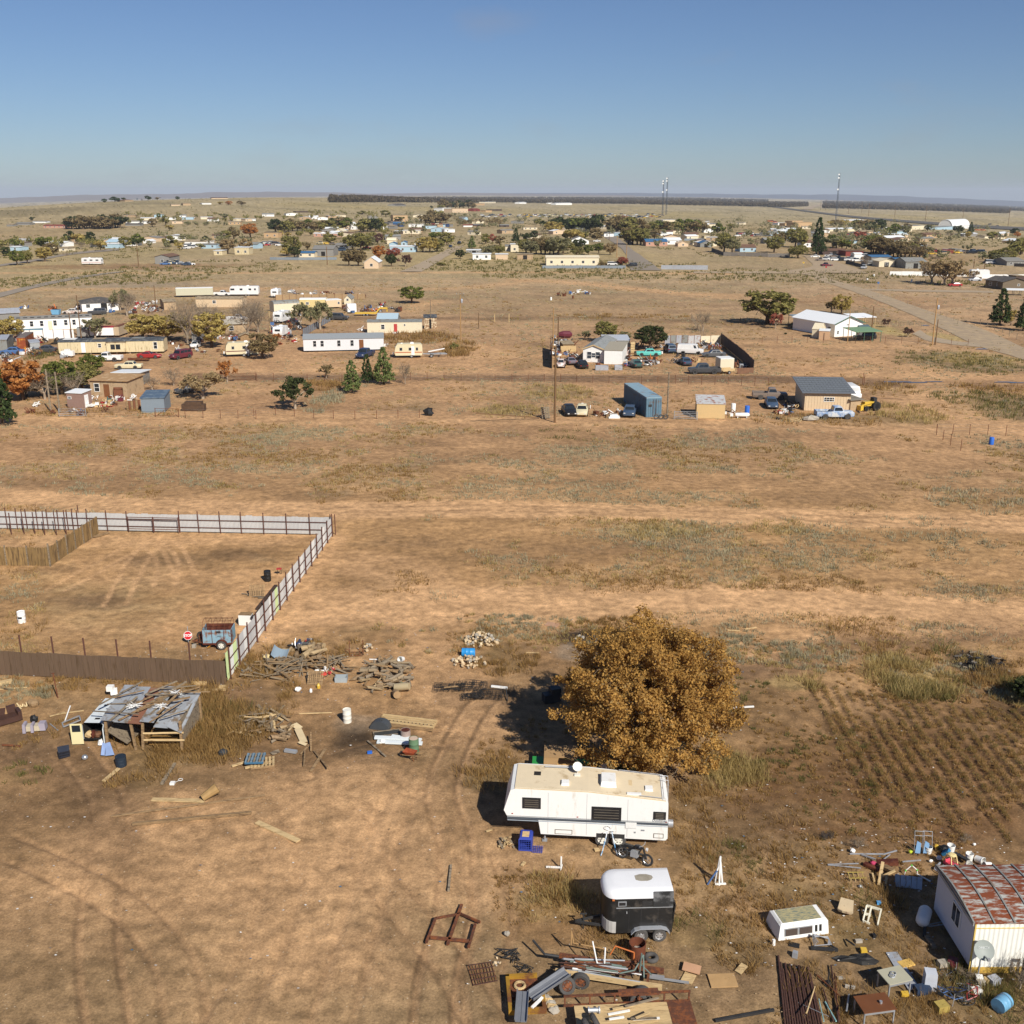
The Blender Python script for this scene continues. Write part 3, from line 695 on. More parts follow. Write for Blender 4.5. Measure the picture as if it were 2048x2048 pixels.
def car_kit(kd):
 if kd in _kits:return _kits[kd]
 c=CARS[kd];L=c['L'];x0=-L/2
 b=MB();secs=[]
 for fx,w,z0,z1 in c['low']:
  x=x0+fx*L;m_=z0+(z1-z0)*.45
  secs.append([(x,-w*.92,z0),(x,-w,m_),(x,-w*.98,z1-.05),(x,-w*.9,z1),(x,0,z1+.03),(x,w*.9,z1),(x,w*.98,z1-.05),(x,w,m_),(x,w*.92,z0)])
 b.loft(secs)
 W=c['W']/2+.03
 if c.get('bed'):
  xb=[x0+f*L for f in (c['cab'][3]+.012,.995)];w=c['low'][4][1]
  for s_ in (-1,1):b.rb(xb[0],xb[1],s_*w-(.09 if s_>0 else 0),s_*w+(.09 if s_<0 else 0),.7,c['belt'])
  b.rb(xb[0],xb[0]+.06,-w+.09,w-.09,.7,c['belt']);b.rb(xb[1]-.07,xb[1],-w+.09,w-.09,.7,c['belt'])
 b.m(1)
 for fx in c['wh']:
  for s_ in (-1,1):
   b.lathe([(0,0),(c['r']*1.18,0),(c['r']*1.18,.012),(0,.012)],14,((x0+fx*L),s_*(c['low'][3][1]*1.0-.004)-.006,c['r']+.02),RX)
 if c.get('bed'):b.rb(xb[0]+.07,xb[1]-.08,-w+.1,w-.1,.8,.83)
 b.rb(x0+.01,x0+.06,-.55,.55,.5,.6);b.rb(-x0-.04,-x0+.015,-.6,.6,.45,.55)
 f0,f1,r1,r0,zr,wb,wr=c['cab'];zb=c['belt']-.04
 X=[x0+f*L for f in (f0,f1,r1,r0)]
 body=b.mesh('body',[white,bplas],40)
 cb=MB()
 cb.loft([[(X[0],-wb,zb),(X[0],wb,zb),(X[3],wb,zb),(X[3],-wb,zb)],[(X[1]-.03,-wr-.03,zr-.06),(X[1]-.03,wr+.03,zr-.06),(X[2]+.03,wr+.03,zr-.06),(X[2]+.03,-wr-.03,zr-.06)],[(X[1]+.12,-wr*.85,zr),(X[1]+.12,wr*.85,zr),(X[2]-.1,wr*.85,zr),(X[2]-.1,-wr*.85,zr)]])
 roof=cb.mesh('cabin',[white],30)
 def lerp(a,b_,t):return tuple(a[i]+(b_[i]-a[i])*t for i in range(3))
 def pane(nm,A,B,C,D,s0,s1,t0,t1,off):
  q=[lerp(lerp(A,B,s),lerp(D,C,s),t) for s,t in ((s0,t0),(s1,t0),(s1,t1),(s0,t1))]
  q=[(p[0]+off[0],p[1]+off[1],p[2]+off[2]) for p in q]
  m_=MB();m_.add(q,[(0,1,2,3)]);m_.add([(p[0]-off[0]*.6,p[1]-off[1]*.6,p[2]-off[2]*.6) for p in q],[(3,2,1,0)])
  return (nm,m_.mesh(nm,[glass]),False,[])
 zt=zr-.06
 FA,FB,FC,FD=(X[0],-wb,zb),(X[0],wb,zb),(X[1]-.03,wr+.03,zt),(X[1]-.03,-wr-.03,zt)
 RA,RB,RC,RD=(X[3],-wb,zb),(X[3],wb,zb),(X[2]+.03,wr+.03,zt),(X[2]+.03,-wr-.03,zt)
 kit=[('body',body,True,[]),('cabin',roof,True,[]),pane('windscreen',FA,FB,FC,FD,.06,.94,.12,.92,(-.012,0,.006)),pane('rear_window',RA,RB,RC,RD,.08,.92,.2,.9,(.012,0,.006))]
 ns=c['side']
 for s_ in (-1,1):
  A,B,C,D=(X[0],s_*wb,zb),(X[3],s_*wb,zb),(X[2]+.03,s_*(wr+.03),zt),(X[1]-.03,s_*(wr+.03),zt)
  for k in range(ns):
   a_,e_=.07+k*.86/ns+.015,.07+(k+1)*.86/ns-.015
   if kd=='van' and k>0:continue
   if kd=='van':e_=.2
   kit.append(pane('side_window',A,B,C,D,a_,e_,.2,.9,(0,s_*.012,.004)))
 hl,tl=MB(),MB()
 hl.box((0,0,0),(.05,.26,.13));tl.box((0,0,0),(.05,.22,.14))
 hlm,tlm=hl.mesh('headlight',[mat('headlight_glass',(.6,.6,.58),rough=.15,var=.1,spec=.8)]),tl.mesh('taillight',[mat('red_lens',(.3,.015,.01),rough=.25,var=.1)])
 zl=c['low'][1][3]-.16;zt2=c['low'][-1][3]-.12
 for s_ in (-1,1):
  h_=MB();h_.box((x0+.045,s_*c['low'][0][1]*.82,zl),(.1,.26,.13));kit.append(('headlight',h_.mesh('headlight',hlm.materials[0]),False,[]))
  h_=MB();h_.box((-x0-.03,s_*c['low'][-1][1]*.85,zt2),(.08,.22,.14));kit.append(('taillight',h_.mesh('taillight',tlm.materials[0]),False,[]))
 ty,ri=wheel_entry(c['r'],.22,rim_m,dusty)
 for fx in c['wh']:
  for s_ in (-1,1):
   kit.append(('wheel',ty,False,[('rim',ri,False,[])],(x0+fx*L,s_*(c['low'][3][1]-.08),c['r'])))
 _kits[kd]=kit
 return kit
def sparts(kit,root,coat):
 for e in kit:
  o=inst(e[0],e[1],root)
  if len(e)>4:o.location=e[4]
  if e[2] and coat is not None:paint(o,coat)
  for ch in e[3]:
   q=inst(ch[0],ch[1],o)
NAMES_CAR=dict(sedan='car',classic='car',coupe='car',beetle='car',suv='car',van='van',pickup='pickup_truck',crew='pickup_truck')
CATS_CAR=dict(sedan='car',classic='car',coupe='car',beetle='car',suv='suv',van='van',pickup='pickup truck',crew='pickup truck')
def car(kd,coat,c,x,y,rz,label,group=None,scale=None):
 p=Q(c,x,y)
 t=thing(NAMES_CAR[kd],label,CATS_CAR[kd],p,R(rz),group)
 if scale:t.scale=(scale,)*3
 sparts(car_kit(kd),t,PAINT[coat])
 return t
def tcar(kd,coat,c,x,y,rz,label,group=None):
 key=('tiny',kd)
 if key not in _kits:
  C=CARS[kd];L=C['L'];x0=-L/2;b=MB()
  b.loft([[(x0+f*L,-w,z0),(x0+f*L,-w,z1),(x0+f*L,w,z1),(x0+f*L,w,z0)] for f,w,z0,z1 in C['low']])
  f0,f1,r1,r0,zr,wb,wr=C['cab'];zb=C['belt']-.03
  X=[x0+f*L for f in (f0,f1,r1,r0)]
  b.m(1).loft([[(X[0],-wb,zb),(X[0],wb,zb),(X[3],wb,zb),(X[3],-wb,zb)],[(X[1],-wr,zr-.1),(X[1],wr,zr-.1),(X[2],wr,zr-.1),(X[2],-wr,zr-.1)]])
  b.m(0).box(((X[1]+X[2])/2,0,zr-.05),(X[2]-X[1],wr*2,.1))
  b.m(2)
  for fx in C['wh']:
   for s_ in (-1,1):b.lathe([(C['r'],-.1),(C['r'],.1)],10,(x0+fx*L,s_*(C['low'][3][1]-.06),C['r']),RX)
  _kits[key]=b.mesh(kd,[white,glass,rubber])
 o=bpy.data.objects.new(NAMES_CAR[kd],_kits[key]);COL.objects.link(o)
 o.location=Q(c,x,y);o.rotation_euler=(0,0,R(rz))
 paint(o,PAINT[coat])
 return tag(o,label,CATS_CAR[kd],group)
# caravans and travel trailers
def carav(c,x,y,L,W,Hh,rz,label,coat='cream',stripe=None,wins=((-.28,.45),(.05,.5),(.3,.35)),slant=.5,wheels=1,cat='travel trailer'):
 t=thing('travel_trailer',label,cat,Q(c,x,y),R(rz))
 z0=.5;h=Hh
 prof=[(-L/2+.1,z0),(L/2-.15,z0),(L/2,z0+.5),(L/2-.05,h-.35),(L/2-.4,h),(-L/2+slant,h),(-L/2+slant*.25,h-.5),(-L/2,z0+(h-z0)*.45),(-L/2+.02,z0+.25)]
 MB().ext(prof,-W/2,W/2).obj('body',PAINT[coat],t,smooth=30)
 for fx,w in wins:
  for s_ in (-1,1):
   f=MB().box((fx*L,s_*(W/2+.008),h-.95),(w+.1,.03,.6)).obj('window',gmet,t)
   MB().box((fx*L,s_*(W/2+.018),h-.95),(w,.03,.5)).obj('pane',glass,f)
 MB().box((-L/2+.05,0,z0+(h-z0)*.62),(.12,W*.55,.45)).obj('front_window',glass,t)
 MB().box((L*.15,-(W/2+.012),z0+.95),(.62,.03,1.75)).obj('door',white,t)
 if stripe is not None:
  for s_ in (-1,1):
   MB().box((0,s_*(W/2+.004),z0+.62),(L*.97,.02,.16)).obj('stripe',stripe,t)
 MB().box((L*.12,0,h+.13),(.75,.6,.26),taper=.8).obj('air_conditioner',white,t)
 MB().box((-L*.25,.2,h+.05),(.4,.4,.1)).obj('roof_vent',white,t)
 for k in range(wheels):
  for s_ in (-1,1):putw(t,L*.1+k*.85-.4*(wheels-1),s_*(W/2-.1),.33,.2)
 MB().bar((-L/2+.2,-.5,.5),(-L/2-1.1,0,.45),.08,.1).bar((-L/2+.2,.5,.5),(-L/2-1.1,0,.45),.08,.1).tube((-L/2-.9,0,0),(-L/2-.9,0,.8),.04).obj('tongue',dmet,t)
 MB().lathe([(.0,0),(.15,.04),(.15,.4),(.06,.52),(0,.52)],10,(-L/2-.35,0,.5)).obj('gas_bottle',white,t)
 return t
# buildings
shdk=mat('dark_shingle','4f4c4a',rough=.95,var=.2,scale=2,stretch=(1,1,1),stain='6a6258',amount=.4)
shgr=mat('grey_shingle','7b7872',rough=.95,var=.15,scale=2)
shbr=mat('brown_shingle','6a5040',rough=.95,var=.2,scale=2)
rwhite=mat('white_roof_sheet',(.72,.73,.72),rough=.5,var=.07)
rtan=mat('tan_roof_sheet','9a8a70',rough=.8,var=.15,stain='6d5c48',amount=.4)
def house(label,c,p0,p1,depth,h,roof=('gable_x',.6,.25),wall=white,roofm=shgr,wins=(),doors=(),winm=None,base=None,back=None,name='house',cat='house',ribs=0.0,trim=None,overz=0.0,frame=None):
 A,B=Q(c,*p0),Q(c,*p1)
 z=min(A.z,B.z);d=B-A;w=math.hypot(d.x,d.y);rz=math.atan2(d.y,d.x)
 if back is not None:bk=Q(c,*back);depth=math.hypot(bk.x-A.x,bk.y-A.y)
 D=depth
 t=thing(name,label,cat,(A.x,A.y,z),rz)
 kd,rise,ov=roof[0],roof[1],roof[2]
 z0=base or 0.0
 W_=MB()
 if kd=='gable_x':W_.extx([(0,z0),(D,z0),(D,h),(D/2,h+rise),(0,h)],0,w)
 elif kd=='gable_y':W_.ext([(0,z0),(w,z0),(w,h),(w/2,h+rise),(0,h)],0,D)
 elif kd=='shed':W_.extx([(0,z0),(D,z0),(D,h+rise),(0,h)],0,w)
 elif kd=='shed_x':W_.ext([(0,z0),(w,z0),(w,h+rise),(0,h)],0,D)
 elif kd=='vault':W_.extx([(0,z0),(D,z0)]+[(D/2+D/2*cos(q),h+rise*sin(q)) for q in np.linspace(0,math.pi,9)],0,w)
 else:W_.rb(0,w,0,D,z0,h)
 W_.obj('wall',wall,t)
 if ribs:
  q=MB();k=ribs/2
  while k<w-.02:q.rb(k-.03,k+.03,-.03,.004,z0+.02,h-.03);k+=ribs
  q.obj('batten',wall,t)
 th=.1;r=MB()
 if kd=='gable_x':
  s=rise/(D/2)
  for a,e in ((-ov,D/2),(D+ov,D/2)):
   za=h+.02-ov*s
   P=[(-ov,a,za),(w+ov,a,za),(w+ov,e,h+rise+.02),(-ov,e,h+rise+.02)]
   r.add(P+[(x,y,zz+th) for x,y,zz in P],[(0,1,2,3),(7,6,5,4),(0,4,5,1),(1,5,6,2),(2,6,7,3),(3,7,4,0)])
 elif kd=='gable_y':
  s=rise/(w/2)
  for a,e in ((-ov,w/2),(w+ov,w/2)):
   za=h+.02-ov*s
   P=[(a,-ov,za),(a,D+ov,za),(e,D+ov,h+rise+.02),(e,-ov,h+rise+.02)]
   r.add(P+[(x,y,zz+th) for x,y,zz in P],[(0,1,2,3),(7,6,5,4),(0,4,5,1),(1,5,6,2),(2,6,7,3),(3,7,4,0)])
 elif kd=='shed':
  s=rise/D
  P=[(-ov,-ov,h+.01-ov*s),(w+ov,-ov,h+.01-ov*s),(w+ov,D+ov,h+rise+.01+ov*s),(-ov,D+ov,h+rise+.01+ov*s)]
  r.add(P+[(x,y,zz+th) for x,y,zz in P],[(0,1,2,3),(7,6,5,4),(0,4,5,1),(1,5,6,2),(2,6,7,3),(3,7,4,0)])
 elif kd=='shed_x':
  s=rise/w
  P=[(-ov,-ov,h+.01-ov*s),(w+ov,-ov,h+rise+.01+ov*s),(w+ov,D+ov,h+rise+.01+ov*s),(-ov,D+ov,h+.01-ov*s)]
  r.add(P+[(x,y,zz+th) for x,y,zz in P],[(0,1,2,3),(7,6,5,4),(0,4,5,1),(1,5,6,2),(2,6,7,3),(3,7,4,0)])
 elif kd=='hip':
  e=min(w,D)/2+ov;z1=h+.01
  o4=[(-ov,-ov,z1),(w+ov,-ov,z1),(w+ov,D+ov,z1),(-ov,D+ov,z1)]
  if w>=D:rg=[(e-ov,D/2,h+rise),(w-e+ov,D/2,h+rise)];fs=[(0,1,5,4),(1,2,5),(2,3,4,5),(3,0,4),(3,2,1,0)]
  else:rg=[(w/2,e-ov,h+rise),(w/2,D-e+ov,h+rise)];fs=[(0,1,4),(1,2,5,4),(2,3,5),(3,0,4,5),(3,2,1,0)]
  r.add(o4+rg,fs)
 elif kd=='vault':
  sec=[(D/2+(D/2+ov)*cos(q),h+.02+(rise+.03)*sin(q)) for q in np.linspace(0,math.pi,11)]
  inn=[(D/2+(D/2+ov)*cos(q)*.97,h-.04+(rise+.03)*sin(q)*.97) for q in np.linspace(0,math.pi,11)][::-1]
  r.extx(sec+inn,-ov,w+ov)
 else:
  r.rb(-ov,w+ov,-ov,D+ov,h,h+.14)
 r.obj('roof',roofm,t)
 if trim is not None and kd=='gable_y':
  s=rise/(w/2);q=MB()
  for a in (-ov,w+ov):q.bar((a,-ov-.03,h-ov*s+.05),(w/2,-ov-.03,h+rise+.05),.05,.2,up=(0,0,1))
  q.obj('trim',trim,t)
 for wn_ in wins:
  f_,fx,zc,ww,hh=wn_[:5]
  add_window(t,f_,fx,zc,ww,hh,w,D,frame or white,winm or glass)
 for dr in doors:
  f_,fx,ww,hh,dm=dr
  q=MB()
  if f_=='f':q.box((fx*w,-.012,z0+hh/2+.05),(ww,.05,hh))
  elif f_=='l':q.box((-.012,fx*D,z0+hh/2+.05),(.05,ww,hh))
  else:q.box((w+.012,fx*D,z0+hh/2+.05),(.05,ww,hh))
  q.obj('door',dm,t)
 return t,w,D
def add_window(t,f_,fx,zc,ww,hh,w,D,fm,gm):
 fr,pn=MB(),MB();fw=min(.07,ww*.1)
 def bx(m_,u,z,du,dz,off,th):
  if f_=='f':m_.box((fx*w+u,-off,z),(du,th,dz))
  elif f_=='l':m_.box((-off,fx*D+u,z),(th,du,dz))
  else:m_.box((w+off,fx*D+u,z),(th,du,dz))
 bx(pn,0,zc,ww,hh,.006,.03)
 for s_ in (-1,1):
  bx(fr,s_*(ww/2+fw/2),zc,fw,hh+2*fw,.02,.06);bx(fr,0,zc+s_*(hh/2+fw/2),ww,fw,.02,.06)
 bx(fr,0,zc,ww,fw*.7,.022,.04)
 o=fr.obj('window',fm,t);pn.obj('pane',gm,o)
 return o
# trees
bark=mat('bark','5c4a38',rough=.95,var=.3,scale=3,stretch=(3,3,.7),bump=.4)
bark_pale=mat('pale_bark','9a8a76',rough=.95,var=.25,scale=3,stretch=(3,3,.7))
twg=mat('grey_twigs','7a6c5a',rough=.95,var=.3,scale=2)
LEAF=dict(green=lmat('leaf_green',['3c4222','626732','807f45'],.4,1.4),dark=lmat('leaf_dark',['262c1a','3f452a','5c5f3a'],.4,1.4),olive=lmat('leaf_olive',['535030','7a7442','978d58'],.4,1.4),gold=lmat('leaf_gold',['7a6c3c','9c8a50','b6a568'],.4,1.4),orange=lmat('leaf_orange',['7a5030','a06c3c','b6864e'],.4,1.4),brown=lmat('leaf_brown',['564a32','776748','938460'],.4,1.4),maroon=lmat('leaf_maroon',['44302a','604840','785c4e'],.4,1.4),red=lmat('leaf_red',['6e3d31','905544','aa6f5c'],.4,1.4),pine=lmat('needle_green',['454f2e','656f40','808858'],.4,1.4),cedar=lmat('needle_dark',['28311c','3d4a2b','555f3b'],.4,1.4),tan=lmat('leaf_tan',['6f5f43','8f7b59','a9956f'],.4,1.4),greygreen=lmat('leaf_grey_green',['575740','777352','918968'],.4,1.4))
def lcloud(centres,radii,n_each,size,r_,squash=.8,shell=.55):
 C=np.repeat(np.asarray(centres,float),n_each,0);Rr=np.repeat(np.asarray(radii,float),n_each)
 n=len(C);d=r_.normal(size=(n,3));d /= np.linalg.norm(d,axis=1)[:,None]
 rad=Rr*(shell+(1-shell)*r_.uniform(0,1,n)**.5)*r_.uniform(.55,1.08,n)
 P=C+d*rad[:,None]*np.array([1,1,squash])
 nn=d+r_.normal(0,.7,(n,3));nn /= np.linalg.norm(nn,axis=1)[:,None]
 t=np.cross(nn,r_.normal(size=(n,3)));t /= np.linalg.norm(t,axis=1)[:,None]+1e-9
 b=np.cross(nn,t);s=size*r_.uniform(.6,1.3,n)
 t*=(s*.5)[:,None];b*=(s*.8)[:,None]
 V=np.stack([P-t*.5-b,P+t-b*.2,P+t*.3+b,P-t+b*.1],1).reshape(-1,3)
 return V,np.arange(len(V)).reshape(-1,4)
def mesh_from(name,V,F,mats):
 me=bpy.data.meshes.new(name);V=np.asarray(V,np.float32);F=np.asarray(F,np.int32);n=F.shape[1]
 me.vertices.add(len(V));me.vertices.foreach_set('co',V.ravel());me.loops.add(F.size);me.loops.foreach_set('vertex_index',F.ravel())
 me.polygons.add(len(F));me.polygons.foreach_set('loop_start',np.arange(len(F),dtype=np.int32)*n)
 for m_ in mats:me.materials.append(m_)
 me.update(calc_edges=True);return me
def brch(mb,p,d,L,r,depth,r_,ends,spread=.55,lift=.15,n=5,kids=(2,4)):
 p=Vector(p);d=Vector(d).normalized();m_=p+d*L*.5+Vector(r_.normal(0,L*.04,3));e=m_+(d+Vector((0,0,lift*.5))).normalized()*L*.5
 mb.tube(p,m_,r,r*.85,n,False);mb.tube(m_,e,r*.85,r*.62,n,False)
 if depth==0:ends.append(e);return
 for k in range(int(r_.integers(*kids))):
  q=d+Vector(r_.normal(0,spread,3))+Vector((0,0,lift))
  st=e if k==0 else p.lerp(e,.55+.45*r_.random())
  brch(mb,st,q,L*r_.uniform(.62,.8),r*.6,depth-1,r_,ends,spread,lift,max(n-1,3),kids)
 ends.append(e)
TREES={}
def tree_protos():
 def put(k,V,F,mb,bm):TREES.setdefault(k,[]).append((mesh_from('crown',V,F,[LEAF['green']]),mb.mesh('trunk',bm)))
 for seed in range(3):
  r_=np.random.default_rng(100+seed);mb=MB();ends=[]
  mb.tube((0,0,-.1),(0,0,1.2),.24,.18,8)
  for k in range(6):
   a=k*1.05+r_.normal(0,.3);brch(mb,(0,0,.9+.1*k),(cos(a)*.7,sin(a)*.7,1),1.6,.11,2,r_,ends)
  cs,rs=[],[]
  for k in range(84):
   q=r_.normal(size=3);q /= np.linalg.norm(q);rr=r_.uniform(.35,1)**.6
   cs.append([q[0]*2.6*rr,q[1]*2.6*rr,3.35+q[2]*2.15*rr]);rs.append(r_.uniform(.3,.7))
  V,F=lcloud(cs,rs,42,.24,r_);put('round',V,F,mb,bark)
 for seed in range(2):
  r_=np.random.default_rng(200+seed);mb=MB();ends=[]
  mb.tube((0,0,-.1),(.05,0,1.1),.2,.16,8)
  for k in range(5):
   a=k*1.26+r_.normal(0,.3);brch(mb,(.04,0,1),(cos(a)*.75,sin(a)*.75,1),1.5,.1,3,r_,ends,.5)
  cs=[list(e) for e in ends if e.z>1.6];rs=[r_.uniform(.25,.5) for _ in cs]
  V,F=lcloud(cs,rs,max(6,2400//len(cs)),.22,r_);put('open',V,F,mb,bark_pale)
 for seed in range(2):
  r_=np.random.default_rng(300+seed);mb=MB();mb.tube((0,0,-.1),(0,0,5.7),.17,.03,7)
  cs,rs=[],[]
  for k in range(17):
   z=.55+k*.32;rad=1.75*(1-(k/17.5))**.75*r_.uniform(.85,1.1);m_=max(3,int(9*(1-k/19)))
   for j in range(m_):
    a=j*6.28/m_+r_.uniform(0,1);rr=rad*r_.uniform(.55,1)
    cs.append([rr*cos(a),rr*sin(a),z+rr*.22]);rs.append(.42*(1.15-k/24))
    if k%2==0:mb.tube((0,0,z),(rr*cos(a)*.9,rr*sin(a)*.9,z+rr*.2),.025,.01,3,False)
  V,F=lcloud(cs,rs,26,.2,r_,.75);put('pine',V,F,mb,bark)
 for seed in range(3):
  r_=np.random.default_rng(400+seed);mb=MB();ends=[]
  mb.tube((0,0,-.1),(.05,.03,.9),.17,.13,7)
  for k in range(5):
   a=k*1.26+r_.normal(0,.3);brch(mb,(.04,0,.8),(cos(a)*.6,sin(a)*.6,1),1.5,.08,2,r_,ends,.5,.2)
  tw=MB();e2=[]
  for e in ends:
   for j in range(5):brch(tw,e,Vector(r_.normal(0,.7,3))+Vector((0,0,.6)),.7,.018,1,r_,e2,.5,.1,3)
  TREES.setdefault('bare',[]).append((tw.mesh('crown',[twg]),mb.mesh('trunk',[bark_pale])))
 for seed in range(2):
  r_=np.random.default_rng(500+seed);mb=MB()
  for k in range(6):
   a=k*1.05;mb.tube((0,0,-.05),(.6*cos(a),.6*sin(a),.9),.04,.015,4,False)
  cs,rs=[],[]
  for k in range(22):
   a,rr=r_.uniform(0,6.28),r_.uniform(0,1)**.5
   cs.append([rr*.9*cos(a),rr*.9*sin(a),.35+(1-rr*rr)*r_.uniform(.3,1.2)]);rs.append(r_.uniform(.25,.42))
  V,F=lcloud(cs,rs,40,.16,r_);put('shrub',V,F,mb,bark)
 for seed in range(3):
  r_=np.random.default_rng(600+seed);mb=MB();mb.tube((0,0,-.2),(0,0,2.4),.25,.15,6)
  cs,rs=[],[]
  for k in range(18):
   q=r_.normal(size=3);q /= np.linalg.norm(q);rr=r_.uniform(.4,1)**.6
   cs.append([q[0]*2.4*rr,q[1]*2.4*rr,3.3+q[2]*2.0*rr]);rs.append(r_.uniform(.7,1.1))
  V,F=lcloud(cs,rs,26,.62,r_);put('far',V,F,mb,bark)
tree_protos()
_tn=[0]
def tree(kd,colr,c,x,y,hpx,label,wide=1.0,group=None,name=None,cat='tree'):
 p=Q(c,x,y);h=hpx/PX(c,y)/.95
 if c in 'abcd' and p.z>3:h=hpx/(FPX/p.y*CROP[c][2])/.97
 v=TREES[kd][_tn[0]%len(TREES[kd])];_tn[0]+=1
 base=2.0 if kd=='shrub' else 6.0
 s=h/base
 nm=name or {'pine':'conifer_tree','bare':'bare_tree','shrub':'shrub'}.get(kd,'tree')
 t=thing(nm,label,cat if kd!='shrub' else 'shrub',p,rnd.uniform(0,6.28),group)
 wide*=dict(far=1.35,round=1.32,pine=1.4,open=1.2,bare=1.25).get(kd,1)
 t.scale=(s*wide,s*wide,s)
 a=bpy.data.objects.new('crown',v[0]);b=bpy.data.objects.new('trunk',v[1])
 for o in (a,b):COL.objects.link(o);o.parent=t
 if kd!='bare':
  paint(a,LEAF[colr])
 elif colr:
  paint(a,colr)
 return t
# poles, posts, fences
def upole(c,x,y,hpx,label,arms=0,pot=False,m=pwood,r=.14,wires=None):
 p=Q(c,x,y);h=hpx/PX(c,y)/.94
 t=thing('utility_pole',label,'utility pole',p)
 MB().tube((0,0,-.1),(0,0,h),r,r*.72,8).obj('pole',m,t,smooth=50)
 if arms:
  o=MB().bar((-arms/2,-.12,h-.5),(arms/2,-.12,h-.5),.1,.12).obj('crossarm',wgry,t)
  for k in (-.45,0,.45):
   MB().lathe([(.05,0),(.07,.08),(.03,.2),(0,.2)],8,(k*arms,-.12,h-.44)).obj('insulator',gmet,o)
 if pot:
  MB().lathe([(0,0),(.22,.02),(.24,.1),(.24,.8),(.2,.86),(.06,.9),(.05,1.0),(0,1.0)],12,(.33,-.1,h-2.4)).obj('transformer',steel,t,smooth=40)
 return t,p+Vector((0,0,h))
def wfence(c,pts,n,h,label,m=rust,gap=None,wires=3,group=None,r=.04,name='wire_fence'):
 L=[Q(c,*p) for p in pts];t=thing(name,label,'fence',L[0],0,group)
 lens=[(b-a).length for a,b in zip(L,L[1:])];T_=sum(lens);pos=[]
 for k in range(n):
  s_=T_*k/(n-1)
  for a,b,ln in zip(L,L[1:],lens):
   if s_<=ln+1e-6:pos.append(a.lerp(b,min(1,s_/ln)));break
   s_-=ln
 for p in pos:
  q=MB();l_=rnd.uniform(-.04,.04);q.tube(p-L[0]-Vector((0,0,.1)),p-L[0]+Vector((l_,0,h*rnd.uniform(.92,1.06))),r,r,5);q.obj('post',m,t)
 for k in range(wires):
  z=h*(.35+.6*k/max(1,wires-1));q=MB()
  for a,b in zip(pos,pos[1:]):q.tube(a-L[0]+Vector((0,0,z)),b-L[0]+Vector((0,0,z)),.007,.007,3,False)
  q.obj('wire',gmet,t)
 return t
def wire(a,b,sag,label,r=.014):
 q=MB();P=[]
 for k in range(13):
  t=k/12;p=a.lerp(b,t);p.z-=sag*4*t*(1-t);P.append(p-a)
 q.path(P,r,3);return one(q,'power_line',dmet,label,'power line',a)
# middle ground: homes, sheds, vehicles and trees along the dirt tracks
wall_yellow=mat('faded_yellow_siding','cdbd98',rough=.7,var=.1,scale=1,stain='8f7c58',amount=.25,stretch=(3,3,.5))
wall_blue_white=mat('pale_grey_siding',(.64,.64,.64),rough=.6,var=.05)
wcream=mat('cream_siding','d8cbae',rough=.6,var=.06,stain='a8987c',amount=.1)
wtan=mat('tan_sheet_siding','cdb593',rough=.7,var=.08)
wadobe=mat('adobe_wall','ad9474',rough=.9,var=.12,stain='8a755a',amount=.3)
wgrey=mat('grey_wall','83807a',rough=.8,var=.1)
pipe_dark=mat('dark_roof_tile','55564f',rough=.6,var=.3,scale=4)
roof_dark=mat('dark_tar_roof','43464a',rough=.9,var=.2,stain='6a6c6c',amount=.4)
rgrey=mat('dull_grey_roof_sheet','83847f',rough=.6,var=.12,stain='6a5a48',amount=.3)
roof_rusty=mat('rust_streaked_sheet',(.45,.45,.44),rough=.6,var=.12,stain='8a4e2c',amount=.35,sscale=1.5)
door_brown=mat('brown_door','7a4e2e',var=.15)
red_m=mat('red_paint',(.4,.045,.04),var=.15)
blue_m=mat('blue_plastic',(.03,.13,.5),rough=.45,var=.1)
W=lambda f,x,z,w,h:(f,x,z,w,h)
t,w,D=house('long white mobile home with black patches along its dark roof','e',(72,388),(700,362),5,2.55,('gable_x',.5,.1),white,shgr,
 [W('f',x,1.55,.7,1.2) for x in (.27,.39,.55,.68,.78)],[('f',.49,.9,2,wcream)],name='mobile_home',cat='mobile home')
for k in range(12):
 MB().box((w*(k+.4)/12,1.1,2.93),(.85,.55,.09)).obj('roof_patch',bplas,t)
MB().rb(0,w*.4,-.07,-.01,.02,.45).obj('skirting',mat('blue_skirting','5a7a88',var=.15),t)
t,w,D=house('long weathered yellow mobile home with a rounded grey roof','e',(447,566),(1240,552),4.2,2.5,('vault',.45,.08),wall_yellow,roof_dark,
 [W('f',.39,1.75,.6,.7),W('f',.92,1.6,.7,1.3)],[('f',.235,.8,2,white)],base=.35,name='mobile_home',cat='mobile home',ribs=.9)
b_=MB().rb(w*.46,w*.64,-.55,0,.5,2.35).obj('bay',wall_yellow,t)
MB().rb(w*.455,w*.645,-.65,.05,2.35,2.45).obj('bay_roof',rtan,b_)
for fx in (.52,.57):MB().box((w*fx,-.565,1.5),(.85,.04,1.0)).obj('pane',glass,b_)
for fx,m_ in ((.05,white),(.33,rtan),(.7,rgrey)):
 MB().box((w*(fx+.05),D*.42,2.97),(w*.12,2.2,.06)).obj('roof_patch',m_,t)
q=MB()
for k in range(8):q.rb(w*(k+.3)/8,w*(k+.3)/8+.3,.3,.6,0,.35)
kind(q.obj('pier',concr,t),'stuff')
house('flat roofed adobe house with a brown roof and a stove pipe','e',(690,880),(965,888),5.5,2.6,('shed',.15,.3),wadobe,mat('tan_flat_roof','a3825c',rough=.9,var=.12,stain='c0a480',amount=.3),[W('f',.18,1.5,.8,1.2)],[('f',.44,.95,2,door_brown)])
